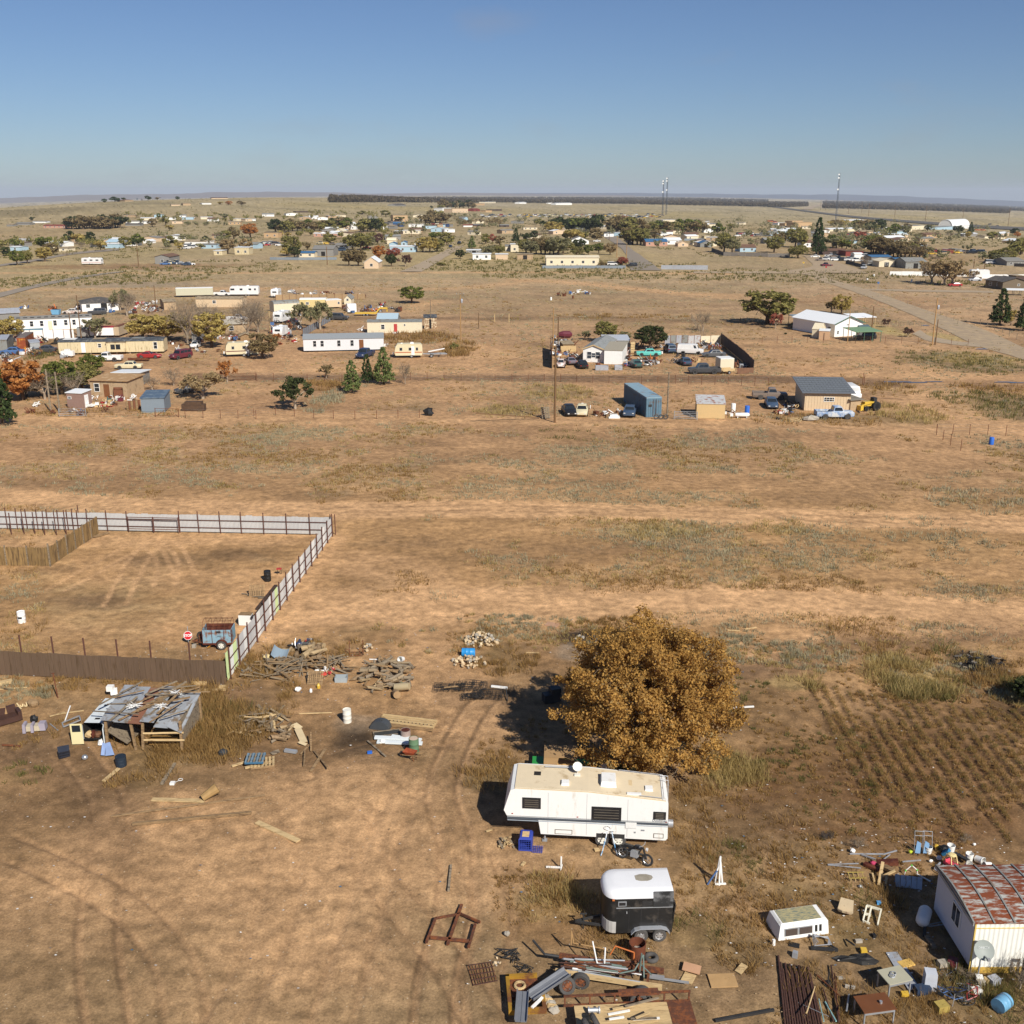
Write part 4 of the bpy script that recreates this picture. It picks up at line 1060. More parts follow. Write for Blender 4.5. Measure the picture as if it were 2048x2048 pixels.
house('low outbuilding with a white and grey sheet roof behind the adobe house','e',(860,800),(1060,800),5,2.2,('shed',-.3,.3),wgrey,rwhite,name='shed',cat='shed')
house('small pinkish shed with a bright white roof beside two wooden poles','e',(512,966),(626,972),2.4,2.3,('shed',.15,.12),mat('pinkish_siding','8f7468',var=.12),rwhite,[W('f',.2,1.6,.5,.3)],[('r',.45,.9,1.9,white)],name='shed',cat='shed')
house('blue grey shed with a sloping blue roof by the pipe gate','e',(1070,1002),(1245,998),4.6,2.1,('shed',.35,.12),mat('blue_grey_wall','77828a',var=.06),mat('slate_blue_roof','4d5e70',rough=.7,var=.12,stain='6b7882',amount=.4),name='shed',cat='shed')
house('white house with a dark patched hip roof, its front broken open','e',(622,240),(898,228),8,2.3,('hip',1.2,.35),white,shdk,[W('f',.17,1.5,1,.9),W('f',.86,1.5,1,1)],[('f',.6,1.6,2,dark_in)])  # broken front is a near-black panel, inner shade put into its colour
house('grey gabled hut at the end of the long white mobile home','e',(0,300),(150,292),5,1.6,('gable_x',.9,.3),wgrey,steel,name='shed',cat='shed')
house('long pale trailer home behind leafless trees','e',(1240,226),(1330,222),7,2.1,('gable_x',.5,.2),wadobe,rtan,name='mobile_home',cat='mobile home')
house('tan ribbed mobile home half hidden by leafless trees','e',(1480,205),(1830,205),5,2.3,('gable_x',.45,.15),wtan,rtan,[W('f',.4,1.5,.9,.8)],ribs=1.0,name='mobile_home',cat='mobile home')
house('long pale box trailer parked behind the leafless trees','e',(1330,132),(1610,126),2.6,2.7,('flat',0,0),mat('pale_box','b8b49c',var=.06),rwhite,base=.6,name='box_trailer',cat='trailer')
house('open sided grey barn behind the yellow leaved trees','e',(1450,470),(1510,470),5,2.6,('gable_x',.5,.2),wgrey,rgrey,name='shed',cat='shed')
house('low house with a pale flat roof behind the yellow tree','e',(1700,410),(1860,400),6,2.2,('shed',.3,.4),wadobe,mat('pale_flat_roof','b5ab98',var=.1),[W('f',.3,1.3,1,.9)])
house('little wooden hut with a gable roof beside the cream caravan','e',(1815,455),(1893,452),2,1.0,('gable_y',.45,.3),wood,rtan,name='shed',cat='shed')
house('rusty orange cargo container in the cluttered yard','e',(135,530),(200,528),9,2.5,('flat',0,0),mat('orange_rusted_container','8a4426',rough=.8,var=.2,stain='c08a30',amount=.3),mat('rusted_grey_roof','6c625c',var=.2),name='cargo_container',cat='container')
house('small grey lean-to shed against the rusty orange container','e',(232,530),(305,525),2.2,1.5,('shed',.3,.1),mat('white_grey_planks','9a9a98',var=.15),steel,name='shed',cat='shed')
house('grey sheet shed in the corner of the cluttered yard','e',(0,540),(60,538),7,2.4,('gable_x',.5,.15),rgrey,steel,name='shed',cat='shed')
house('white trailer with a red top edge standing behind the yellow home','e',(680,436),(860,434),2.6,2.2,('flat',0,0),white,red_m,base=.5,name='box_trailer',cat='trailer')
house('small grey trailer next to the white trailer with a red edge','e',(585,440),(672,438),2.5,2.0,('vault',.3,.0),wgrey,rgrey,base=.4,name='box_trailer',cat='trailer')
house('rust edged box trailer end behind the yellow home','e',(866,432),(902,432),6,2.3,('flat',0,0),mat('tan_box','b09c80',var=.1),rust,base=.4,name='box_trailer',cat='trailer')
def pfence(c,pts,h,seg,label,m,postm=rust,name='panel_fence',thick=.04,mats=None,posts=True):
 L=[Q(c,*p) for p in pts];t=thing(name,label,'fence',L[0])
 for a,b in zip(L,L[1:]):
  n=max(1,round((b-a).length/seg))
  for k in range(n):
   p,q_=a.lerp(b,k/n)-L[0],a.lerp(b,(k+1)/n-.004)-L[0]
   u=MB();hh=h*rnd.uniform(.97,1.03);u.bar(p+Vector((0,0,hh/2+.03)),q_+Vector((0,0,hh/2+.03)),thick,hh)
   u.obj('panel',rnd.choice(mats) if mats else m,t)
   if posts:u=MB();u.box(p+Vector((0,0,h*.53)),(.1,.1,h*1.06));u.obj('post',postm,t)
 return t
pfence('e',[(130,448),(330,444),(562,440)],1.9,2.4,'white sheet fence between the container and the poles',white)
pfence('f',[(447,400),(642,292)],1.6,2.0,'blue grey sheet fence slanting beside the parked junk',mat('blue_grey_sheet','7e868c',var=.1))
pfence('f',[(255,145),(400,140),(890,138)],1.6,2.4,'faded tan board fence behind the row of trailers',mat('tan_board_fence','9c8260',var=.2))
t,w,D=house('pale blue grey mobile home with a grey pitched roof','f',(453,512),(1022,500),4.6,2.55,('gable_x',.75,.12),wall_blue_white,mat('mid_grey_roof','84888a',rough=.7,var=.08),
 [W('f',x,1.65,.62,1.15) for x in (.14,.232,.44,.604)],[('f',.72,.9,2.0,door_brown)],base=.25,name='mobile_home',cat='mobile home',frame=mat('white_trim',(.7,.69,.66)))
MB().rb(.3,w-.3,.2,D-.2,0,.25).obj('underfloor_block',dark_in,t)  # near-black block filling the gap below the floor
MB().rb(w+.02,w+.1,.6,D-.4,.1,2.3).obj('torn_end_panel',mat('torn_insulation','b8a48c',var=.3,stain='6a4c38',amount=.4),t)
t,w,D=house('cream mobile home with a red door and grey roof sheets','f',(905,377),(1293,374),4.6,2.45,('gable_x',.35,.08),wcream,rgrey,[W('f',.285,1.4,.75,1.0),W('f',.685,1.8,.3,.4)],[('f',.517,.75,2.0,red_m)],name='mobile_home',cat='mobile home')
MB().rb(w*.46,w*.56,-.9,0,0,.25).obj('step',white,t)
house('tall square shed clad in patchy stone beside the cream mobile home','f',(1308,347),(1397,346),3,2.6,('shed',.4,.12),mat('stone_patch_wall','8a6c50',rough=.9,var=.1,scale=3,stain='cbbb9c',amount=.55,sscale=2.4),roof_dark,[],[('f',.5,.5,2.2,dark_in)],name='shed',cat='shed')
house('grey domed shelter showing above the cream mobile home','f',(968,330),(1115,330),8,1.0,('gable_x',1.7,.1),rgrey,mat('pale_blue_tarp','9fb2bc',var=.06),name='shelter',cat='shelter')
house('long trailer with a rounded grey roof beyond the leafless trees','f',(243,232),(425,222),4,2.2,('vault',.8,0),wcream,rgrey,name='mobile_home',cat='mobile home')
house('yellowish trailer home between the trees and the white van body','f',(425,205),(610,204),4,2.5,('vault',.3,.05),mat('yellow_cream_siding','d0bc84',var=.08),white,[W('f',.3,1.5,.8,.6)],base=.3,name='mobile_home',cat='mobile home')
house('tan box trailer with a white roof next to the small arched hut','f',(612,205),(722,200),4,2.3,('flat',0,.05),wtan,white,[W('f',.82,1.5,.5,.6)],base=.4,name='box_trailer',cat='trailer')
house('small hut with an arched grey roof near the white van body','f',(740,172),(790,172),6,1.5,('gable_y',1.0,.15),wcream,rgrey,[W('f',.5,1.3,.6,.6)],name='shed',cat='shed')
house('white van body standing on the ground by the yellow trailer','f',(765,228),(828,226),3,1.9,('vault',.2,0),white,white,name='van_shell',cat='van')
t,w,D=house('white gabled house with a grey shingle roof running back','g',(535,618),(690,624),15,2.5,('gable_y',.75,.2),white,mat('light_grey_shingle','8a8c8a',rough=.9,var=.08,stain='777a78',amount=.4),[W('f',.3,1.35,.8,1.25),W('f',.72,1.35,.8,1.25),W('f',.51,1.35,.75,.8)],name='house',cat='house',winm=mat('dark_blue_pane',(.05,.06,.075),rough=.1,var=.2,spec=.7),trim=wpale)
house('plain white annex with a flat grey roof joined to the gabled house','g',(694,634),(830,638),11,2.6,('shed',.1,.1),white,mat('grey_tan_roof','98907f',rough=.9,var=.08),name='annex',cat='house')
house('low shed with a long silver roof behind the white annex','g',(690,515),(888,515),6,1.6,('shed',.35,.1),rgrey,mat('silver_sheet',(.55,.57,.6),rough=.4,metal=.2,var=.06),name='shed',cat='shed')
house('brown open shed leaning among scrap west of the gabled house','g',(385,545),(465,543),3.5,1.6,('shed',.2,.15),wood,rtan,[],[('f',.5,3.2,1.2,wpale)],name='shed',cat='shed')
pfence('g',[(1150,487),(1280,486),(1420,484)],1.9,1.4,'patched grey sheet fence at the back of the walled yard',steel,mats=[steel,roof_rusty,rgrey])
pfence('g',[(1422,484),(1572,480)],1.7,2.5,'cream sheet fence joining the dark fence of the walled yard',wcream)
pfence('g',[(1575,480),(1660,550),(1740,615),(1822,700)],2.2,1.25,'dark board fence slanting along the side of the walled yard',mat('dark_boards','4a4644',rough=.9,var=.25),name='board_fence',postm=rust)
pfence('g',[(1702,708),(1822,706)],1.0,2.0,'low rusty plank gate at the corner of the dark board fence',mat('rusty_planks','7a5a44',var=.25),name='gate')
pfence('g',[(292,525),(296,600),(302,668)],2.6,1.6,'tall dark sheet fence closing the scrap side of the walled yard',wgry,name='board_fence')
q=MB();q.box((0,0,0),(1.1,1.4,.06));o=one(q,'car_hood',mat('turquoise_panel',(.16,.6,.52),rough=.5),'turquoise hood propped up on the old turquoise sedan','car hood',Q('g',968,575,1.35));o.rotation_euler=(0,R(52),0)
house('cream box trailer body parked behind the dark pickup truck','g',(1570,690),(1672,688),3,2.2,('flat',0,0),wcream,white,base=.5,name='box_trailer',cat='trailer')
def scrap(c,x,y,label,seed,s=1.0,cols=None,name='scrap_machine',n=7):
 r_=random.Random(seed);q=MB();ms=cols or [rust,dmet,gmet,white]
 for k in range(n):
  q.m(k%len(ms));a,b=r_.uniform(-.9,.9),r_.uniform(-.6,.6)
  ch=r_.random();z=r_.uniform(.05,.5)
  if ch<.35:q.box((a,b,z),(r_.uniform(.3,.9),r_.uniform(.3,.8),r_.uniform(.2,.7)),r_.uniform(0,3))
  elif ch<.75:q.tube((a,b,z),(a+r_.uniform(-1,1),b+r_.uniform(-.7,.7),z+r_.uniform(-.1,.8)),r_.uniform(.03,.09),n=6)
  else:q.ring((a,b,z+.2),r_.uniform(.2,.4),.07,(r_.uniform(-1,1),r_.uniform(-1,1),r_.uniform(0,1)),10,5)
 o=one(q,name,ms,label,'scrap',Q(c,x,y),r_.uniform(0,6));o.scale=(s,s,s);return o
for i,(x,y,s) in enumerate(((340,480,1.2),(380,470,1.2),(420,480,1.3),(355,520,1.1),(330,570,1.0),(440,500,1.2),(350,610,.9),(400,560,1.0))):scrap('g',x,y,'tangled scrap heaped between the tall sheet fence and the gabled house',10+i,s);bpy.context.scene.objects[-1].get('label')
SCN_G='scrap lying about the walled yard'
for i,(x,y,s,cs) in enumerate(((850,570,1.2,[PAINT['pink'],rust]),(880,600,1,None),(1060,600,1,[PAINT['orange'],dmet]),(1000,620,1.2,None),(1240,630,1.2,[gmet,dmet]),(870,650,.9,[PAINT['red'],PAINT['blue'],white]),(1030,640,1.1,None),(1080,640,1,[wpale,gmet]),(1490,520,1.5,[steel,rust]),(1540,525,1.5,[rust,PAINT['red'],steel]),(1440,500,1.4,None),(1700,660,1.3,[rust,dmet]),(1750,660,1.3,None),(1390,620,1,[wpale,rust]),(1215,470,1.3,[white,PAINT['yellow'],dmet]),(960,520,1.4,[dmet,rust]),(1120,560,1,None),(650,640,.8,None),(700,610,.8,[wood]),(1270,580,1,[dmet]))):
 tag(scrap('g',x,y,'',40+i,s,cs),'piece of metal and wood scrap lying about the walled yard','scrap',SCN_G)
for o in COL.objects:
 if o.get('label')=='tangled scrap heaped between the tall sheet fence and the gabled house':o['group']='scrap heaped by the sheet fence'
q=MB();q.lathe([(0,-1.6),(.5,-1.3),(.8,-.3),(.8,1.2),(.3,1.7),(0,1.7)],10,rot=RY,c=(0,0,.8));one(q,'boat',[PAINT['maroon']],'maroon and white boat hull lying on the scrap beside the tan pole','boat',Q('g',395,440,.5))
q=MB()
for k in range(5):q.rb(-.4,.4,-.4,.4,k*.5,k*.5+.42)
one(q,'crate_tower',wpale,'stack of pale crates by the turquoise car','crates',Q('g',908,560))
for x0,x1,y in ((630,725,682),(775,830,680)):
 q=MB();A,B=Q('g',x0,y),Q('g',x1,y-2);w_=(B-A).length
 q.rb(0,w_,0,.1,0,.8).rb(0,w_,.9,1,0,.8).rb(0,.1,.1,.9,0,.8).rb(w_-.1,w_,.1,.9,0,.8).rb(.1,w_-.1,.1,.9,.1,.6)
 one(q,'trough',steel,'long grey metal trough before the annex' if x0==630 else 'short grey metal trough beside the leaning planks','trough',A)
t=thing('flatbed_trailer','empty yellow framed utility trailer behind the dark pickup truck','trailer',Q('g',1620,705),R(20))
MB().rb(-1.2,1.2,-.7,.7,.45,.55).obj('deck',wpale,t);MB().rb(-1.2,1.2,-.75,-.7,.5,.95).rb(-1.2,1.2,.7,.75,.5,.95).obj('side_rail',wpale,t)
for s_ in (-1,1):putw(t,0,s_*.85,.3)
t,w,D=house('tall blue shipping container with rust along its roof edges','g',(1010,1036),(1126,1032),12.2,2.75,('flat',0,0),mat('blue_container','5c7888',rough=.6,var=.12,scale=1.5,stain='6e5a4c',amount=.22),mat('blue_container_roof','849eaa',rough=.6,var=.1,stain='8a6a52',amount=.25),name='shipping_container',cat='container')
cm=_M['blue_container']
for k in range(8):MB().rb(w*(k+.5)/8-.05,w*(k+.5)/8+.05,-.05,0,.1,2.65).obj('rib',cm,t)
for k in range(40):MB().rb(-.04,0,.15+k*.3,.29+k*.3,.15,2.6).obj('rib',cm,t)
for k in (.45,.62):MB().tube((w*k,-.09,.2),(w*k,-.09,2.6),.03,n=6).obj('door_bar',rust,t)
MB().box((w*.25,-.06,1.7),(.5,.03,.35)).obj('plate',dmet,t)
for k in range(3):q=MB();q.ring((.4+.5*k,-.9,.38),.3,.09,(0,1,.1),14,6);one(q,'tyre',dusty,'old tyre leaning against the blue shipping container','tyre',Q('g',1060+10*k,1042),0,'tyres by the container')
house('sand coloured metal shed with a grey roof patched in rust','g',(1390,1042),(1604,1047),3.6,2.1,('shed',.55,.08),mat('sand_wall','c4a878',rough=.7,var=.05),roof_rusty,name='shed',cat='shed')
q=MB()
for k in range(4):q.rb(-.6+k*.32,-.4+k*.32,-.05,.05,0,1.7)
for k in range(6):q.rb(-.65,.65,-.1,-.05,.1+k*.28,.22+k*.28)
o=one(q,'pallet',wgry,'grey slatted pallet standing by the tall pole','pallet',Q('g',258,1045),R(20));o.rotation_euler=(R(-20),0,R(20))
q=MB();q.lathe([(0,0),(.34,0),(.34,1.3),(.3,1.36),(0,1.36)],12);one(q,'white_tank',white,'tall white cylinder tank near the blue barrel','tank',Q('g',1668,1000),smooth=40)
q=MB();q.lathe([(0,0),(.36,0),(.36,1.25),(.33,1.3),(0,1.3)],12);one(q,'barrel',blue_m,'tall blue barrel beside the white tanks','barrel',Q('g',1772,1015),smooth=40)
q=MB();q.lathe([(0,-1.1),(.22,-1.0),(.3,-.8),(.3,.8),(.22,1.0),(0,1.1)],12,rot=RY,c=(0,0,.45));q.rb(-.7,-.6,-.25,.25,0,.2).rb(.6,.7,-.25,.25,0,.2);one(q,'gas_tank',white,'long white gas tank lying before the blue barrel','tank',Q('g',1735,1040),smooth=40)
q=MB();q.rb(-.8,.8,-.5,.5,0,.25).rb(-.6,.5,-.4,.4,.25,.5);one(q,'car_bumper',white,'white car body panel lying in the weeds between wrecks','car panel',Q('g',770,1040))
for x,y,s in ((660,1025,1),(700,1030,1.1),(740,1025,.9),(820,1000,.7),(1640,1020,.8),(560,970,.8)):tag(scrap('g',x,y,'',int(x),s,[rust,wood,white]),'rusty scrap lying in weeds between the wrecked cars and the container','scrap','scrap by the wrecks')
def pipe_gate(c,p0,p1,h,label,m=gmet,bars=5,name='pipe_gate'):
 A,B=Q(c,*p0),Q(c,*p1);d=B-A;w=d.length;t=thing(name,label,'gate',A,math.atan2(d.y,d.x))
 for x in (0,w):MB().tube((x,0,-.05),(x,0,h),.05,n=6).obj('post',m,t)
 for k in range(bars):z=h*(.15+.8*k/(bars-1));MB().tube((0,0,z),(w,0,z),.03,n=5).obj('rail',m,t)
 MB().tube((0,0,.1),(w*.5,0,h*.95),.025,n=5).tube((w,0,.1),(w*.5,0,h*.95),.025,n=5).obj('brace',m,t)
 return t
pipe_gate('g',(1222,1050),(1396,1056),1.2,'grey pipe gate in front of the sand coloured shed')
pipe_gate('e',(1175,1032),(1350,1036),1.3,'rusty pipe gate below the blue grey shed',rust,2)
pipe_gate('e',(448,1032),(650,1030),1.2,'grey tube gate beside the leaning pole',gmet,4)
pipe_gate('e',(1640,765),(1930,755),1.3,'rusty pipe corral rails near the autumn tree',rust,3)
t,w,D=house('tan ribbed workshop with a dark tiled lean roof','h',(435,888),(745,893),8,2.75,('shed',.75,.55),wtan,mat('tile_pattern_roof','63676c',rough=.6,var=.35,scale=7),[W('f',.53,1.75,1.4,.55)],ribs=.42,name='workshop',cat='workshop')
q=MB()
for i in range(14):
 for j in range(7):q.box((-.3+(w+.6)*(i+.5)/14,-.2+(D+.4)*(j+.5)/7,2.75+.75*(-.2+(D+.4)*(j+.5)/7)/D+.16),((w+.6)/14*.8,.35,.05))
kind(q.obj('roof_tile',mat('pale_tile','747a7c',rough=.5,var=.3),t),'stuff')
house('low grey lean-to joined to the tan workshop','h',(748,895),(815,890),4,1.7,('shed',.2,.3),wadobe,mat('dull_tan_grey_roof','7a7468',var=.1),name='lean_to',cat='shed')
t=thing('tractor','yellow loader tractor beside the low lean-to','tractor',Q('h',880,885),R(200))
MB().rb(-.6,1.2,-.35,.35,.7,1.35).obj('body',PAINT['yellow'],t);MB().rb(-.9,-.3,-.4,.4,1.2,1.9).obj('seat',dmet,t)
q=MB();q.bar((-.3,-.5,1.3),(1.9,-.5,.9),.12,.18).bar((-.3,.5,1.3),(1.9,.5,.9),.12,.18);q.rb(1.8,2.3,-.9,.9,.2,.9);q.obj('loader',PAINT['yellow'],t)
for s_ in (-1,1):putw(t,-.6,s_*.75,.7,.4,PAINT['yellow']);putw(t,1.0,s_*.6,.4,.25,PAINT['yellow'])
for (x,y,lb) in ((45,920,'blue barrel standing in weeds by the two white tanks'),(1708,1118,'blue barrel alone on the bare track')):
 if y>1000:q=MB();q.lathe([(0,0),(.3,0),(.3,.9),(.27,.94),(0,.94)],14);one(q,'barrel',blue_m,lb,'barrel',Q('h',x,y),smooth=40)
for k in range(7):q=MB();q.bar((-.9,0,.08),(.9,.1,.1),.14,.06);one(q,'plank',wpale,'pale board in the small stack by the brown stone before the workshop','plank',Q('h',350+k*13,945+(k%3)*8),R(15+9*k),'boards stacked before the workshop')
q=MB();q.blob((0,0,.3),(2.2,1.2,.9),9,4,.2);one(q,'boulder',concr,'pale grey lump of concrete by the stacked boards','rock',Q('h',482,955))
for x,y,s in ((245,905,.6),(345,860,1.1),(380,880,1.0),(270,945,.5),(318,920,.5),(810,905,.5)):tag(scrap('h',x,y,'',int(x+y),s,[dmet,rust,wpale]),'dark junk piece left beside the tan workshop','scrap','junk beside the workshop')
white_roof=mat('bright_white_roof',(.82,.83,.82),rough=.45,var=.04)
trim_green=mat('green_trim','4a6a54',var=.1)
t,w,D=house('large white house with a bright white roof and green trim','h',(640,388),(830,376),15,2.9,('gable_y',1.5,.35),white,white_roof,[W('l',.12,1.5,.9,1.1),W('l',.38,1.5,.9,1.1),W('f',.45,2.6,.6,.2),W('f',.12,1.0,.4,.7)],trim=trim_green)
def canopy(label,c,p0,p1,depth,h0,h1,roofm,posts=3,postm=gmet,name='carport',rise=None,cat='carport'):
 A,B=Q(c,*p0),Q(c,*p1);d=B-A;w=math.hypot(d.x,d.y);t=thing(name,label,cat,A,math.atan2(d.y,d.x))
 q=MB();P=[(-.2,-.2,h0),(w+.2,-.2,h0),(w+.2,depth+.2,h1),(-.2,depth+.2,h1)]
 if rise:q.ext([(-.2,h0),(w/2,h0+rise),(w+.2,h0),(w+.2,h0+.1),(w/2,h0+rise+.1),(-.2,h0+.1)],-.2,depth+.2)
 else:q.add(P+[(x,y,z+.1) for x,y,z in P],[(0,1,2,3),(7,6,5,4),(0,4,5,1),(1,5,6,2),(2,6,7,3),(3,7,4,0)])
 q.obj('roof',roofm,t)
 for k in range(posts):
  for y,h in ((0.02,h0),(depth,h1)):MB().box((w*k/(posts-1),y,h/2),(.09,.09,h)).obj('post',postm,t)
 return t
canopy('blue grey carport roof along the side of the white house','h',(447,330),(600,318),6,2.1,2.6,mat('blue_grey_roof','788894',rough=.5,var=.06),4,dmet)
canopy('white porch roof reaching out behind the white house','h',(780,330),(915,325),5,2.5,2.9,white_roof,3,wpale,'porch',cat='porch')
canopy('green carport roof shading a black truck','h',(785,425),(955,420),5.5,2.2,2.5,mat('green_roof','74906c',rough=.5,var=.05),4,trim_green)
car('suv','black','h',845,408,2,'black truck parked beneath the green carport roof')
house('cream barn shaped shed with a rounded roof by the white house','h',(487,392),(545,396),4,1.9,('gable_x',1.1,.08),wcream,wcream,name='shed',cat='shed')
house('small peach shed with a white flat roof','h',(535,405),(605,408),2.6,1.9,('shed',.15,.1),mat('peach_wall','bd9a78',var=.06),rwhite,name='shed',cat='shed')
house('dark little canopy room at the front of the white house','h',(812,382),(882,380),2.6,1.9,('gable_x',.4,.1),wgrey,mat('dark_teal_roof','4e5c62',var=.1),name='porch_room',cat='porch')
carav('e',1832,572,6.4,2.3,2.75,15,'cream camper trailer by the leafless bushes','cream',PAINT['maroon'],wheels=2)
carav('f',1200,548,5.4,2.3,2.7,5,'cream camper trailer with an orange stripe','cream',mat('orange_stripe','b0552c',var=.08))
carav('e',1850,118,9,2.4,3,3,'long white motor home at the edge of the trailer group','white',wins=((-.4,1.2),(-.1,.8),(.2,.8),(.38,.5)),cat='motor home',wheels=2)
carav('e',2085,128,5.5,2.3,2.5,92,'small white camper seen end on beside the board fence','white',wheels=1)
carav('f',290,400,4.6,2.2,2.3,85,'white rounded cargo trailer near the bicycle heap','white',wins=(),wheels=1)
carav('f',300,300,6,2.3,2.8,80,'white camper facing the leafless trees','white',wheels=1)
for row in '''beetle pink g 370 655 84 rounded old white and rust car behind the tall utility pole|coupe violet g 440 632 -80 violet grey coupe between the rounded old car and the house|sedan black g 530 660 -85 black sedan parked before the gabled house|sedan green g 930 655 -80 dark green sedan beside the scrap in the yard|classic teal g 1030 572 0 turquoise old sedan with its hood raised|suv darkblue g 1190 545 -85 dark blue car backed up near the white van|van white g 1345 558 165 white panel van with two rear windows in the yard|sedan lead g 1520 580 2 long silver grey sedan by the dark board fence|sedan darkblue g 1305 638 -85 dark sedan facing away between scrap and the pickup truck|crew grey g 1450 705 2 dark grey crew cab pickup truck outside the walled yard|sedan black g 432 1012 97 black wrecked car with rust spots beside a yellow car|sedan cream g 527 1012 85 pale yellow wrecked car beside the black wreck|classic darkblue g 888 1018 80 purple blue car with a yellow bumper near the container|pickup bronze h 200 808 172 long brownish pickup truck parked behind the blue grey sedan|sedan darkblue h 212 862 82 dark blue sedan facing the track beside the tan workshop|pickup twotone h 638 938 178 faded blue and white old pickup truck in front of the tan workshop|van white h 752 798 90 white van half hidden behind the tan workshop|pickup white e 818 612 3 white pickup truck parked before the yellow mobile home|classic cream e 975 670 3 cream old sedan on the bare ground|coupe red e 1130 588 178 red coupe at the end of the yellow mobile home|suv maroon e 1365 592 60 maroon car pointing at the camera beyond the red coupe|pickup white e 1675 120 178 white pickup truck in front of the long motor home|suv grey e 735 262 20 dark car in front of the broken white house|sedan brownwhite e 540 255 5 dirty white sedan by the pale blue bin|sedan grey e 1430 850 30 dark car hidden behind the autumn tree|pickup white e 1790 310 178 white truck among the trailers behind the bare trees|crew navy f 890 548 75 navy pickup truck before the pale blue grey mobile home|suv grey f 706 283 170 grey jeep by the slanting sheet fence|beetle white e 1478 510 88 old pale truck front facing out of the open sided barn|sedan grey e 340 545 0 dark junk car in the cluttered yard|sedan blue e 90 560 10 blue junk car in the cluttered yard'''.split('|'):
 f=row.split(' ');car(f[0],f[1],f[2],int(f[3]),int(f[4]),int(f[5]),' '.join(f[6:]))
t=thing('gooseneck_trailer','long yellow gooseneck flatbed trailer','trailer',Q('f',935,252),R(2))
q=MB();q.rb(-4.3,1.4,-1.1,1.1,.65,.85);q.rb(-4.3,1.4,-1.15,-1.1,.55,.95);q.obj('deck',PAINT['yellow'],t)
MB().bar((1.3,0,.8),(2.3,0,2.0),.7,.35).bar((2.2,0,2.0),(4.2,0,1.9),.6,.4).bar((4.1,0,1.9),(4.1,0,1.0),.25,.25,up=(1,0,0)).obj('gooseneck',PAINT['yellow'],t)
for k in (-1.9,-1.0):
 for s_ in (-1,1):putw(t,k,s_*.95,.38,.25)
t=thing('boat_trailer','blue grey boat trailer with a white mast behind the camper','trailer',Q('f',1385,545),0)
MB().bar((-2.4,0,.6),(2.4,0,.6),.18,.2).bar((-1.6,-.8,.65),(2,-.8,.65),.1,.14).bar((-1.6,.8,.65),(2,.8,.65),.1,.14).rb(-.9,-.7,-.85,.85,.55,.7).rb(1,1.2,-.85,.85,.55,.7).obj('frame',gmet,t)
for s_ in (-1,1):putw(t,-.6,s_*.95,.33)
q=MB();q.bar((-1.3,.2,1.0),(1.9,.3,1.6),.35,.18);one(q,'white_beam',white,'white beam tilted on the boat trailer','beam',Q('f',1385,545))
q=MB();q.rb(-1.9,1.9,-.7,.7,.2,.35).rb(-1.9,1.9,-.75,-.7,.3,.7);t=one(q,'flat_trailer',rust,'rusty flat trailer between the white pickup and the red coupe','trailer',Q('e',1050,610))
for x,y,s,cs in ((240,480,1.5,[rust,dmet]),(60,590,1.2,None),(120,560,1.2,[rust,PAINT['blue'],white]),(380,540,1.3,None),(290,560,1.2,[wood,rust]),(410,480,1.6,[dark_in,wood]),(200,560,1,[PAINT['orange'],white]),(60,620,1.2,None),(500,590,1.0,[gmet])):tag(scrap('e',x,y,'',int(x*3+y),s,cs),'junk heaped in the cluttered yard near the orange container','scrap','junk of the cluttered yard')
for x,y,s,cs in ((400,230,1.5,[rust,PAINT['orange']]),(570,215,1.5,None),(180,215,1.3,[PAINT['blue'],white]),(1000,250,1.3,None),(1090,240,1.5,[white,rust]),(1110,190,1.4,None),(1180,180,1.4,[white,gmet]),(840,245,1.2,[PAINT['blue'],white])):tag(scrap('e',x,y,'',int(x*3+y),s,cs),'junk scattered around the broken white house','scrap','junk around the broken house')
t=thing('waste_bin','pale blue open waste bin before the broken white house','bin',Q('e',425,262));MB().box((0,0,.75),(1.8,1.2,1.3),taper=1.25).obj('body',mat('pale_blue_bin','6fa3c4',var=.1),t);MB().box((0,0,1.405),(2.0,1.3,.02)).obj('opening_shade',dark_in,t)  # bin is solid, a near-black sheet paints the shade inside it
for x,y,s,cs in ((860,222,1.3,[PAINT['pink'],rust]),(900,225,1.3,[PAINT['blue'],rust]),(950,228,1.3,[PAINT['orange'],rust,dmet]),(985,230,1.2,None),(1000,180,1.2,[PAINT['red'],dmet]),(340,330,1.4,[PAINT['red'],dmet]),(330,260,1.3,None),(360,300,1.3,[dmet]),(280,460,1.0,[PAINT['orange'],rust]),(1125,225,1.6,[dmet,rust]),(350,410,1.2,[dmet,gmet]),(1060,470,.9,[white,wood]),(860,360,1.0,[white]),(1140,445,.7,[wpale])):tag(scrap('f',x,y,'',int(x*5+y),s,cs),'mixed junk lying around the trailers and the yellow flatbed','scrap','junk around the trailers')
for x,y,s,cs in ((350,118,1.4,[rust,dmet]),(400,120,1.4,[rust,wood]),(455,108,1.2,[white,PAINT['blue']]),(510,95,1.3,[white,PAINT['cream']]),(545,105,1.2,[PAINT['blue'],white]),(575,108,1.0,None)):tag(scrap('g',x,y,'',int(x*7+y),s,cs),'abandoned junk in the open field beyond the walled yard','scrap','junk in the open field')
q=MB();q.lathe([(0,0),(.3,0),(.3,.9),(0,.92)],10);b0=one(q,'barrel',white,'white barrel alone in the field near the abandoned junk','barrel',Q('g',294,152),smooth=40)
q=MB();q.lathe([(0,0),(.3,0),(.3,.9),(0,.92)],10);one(q,'barrel',rust,'rusty barrel beside the abandoned junk in the field','barrel',Q('g',460,140),smooth=40)
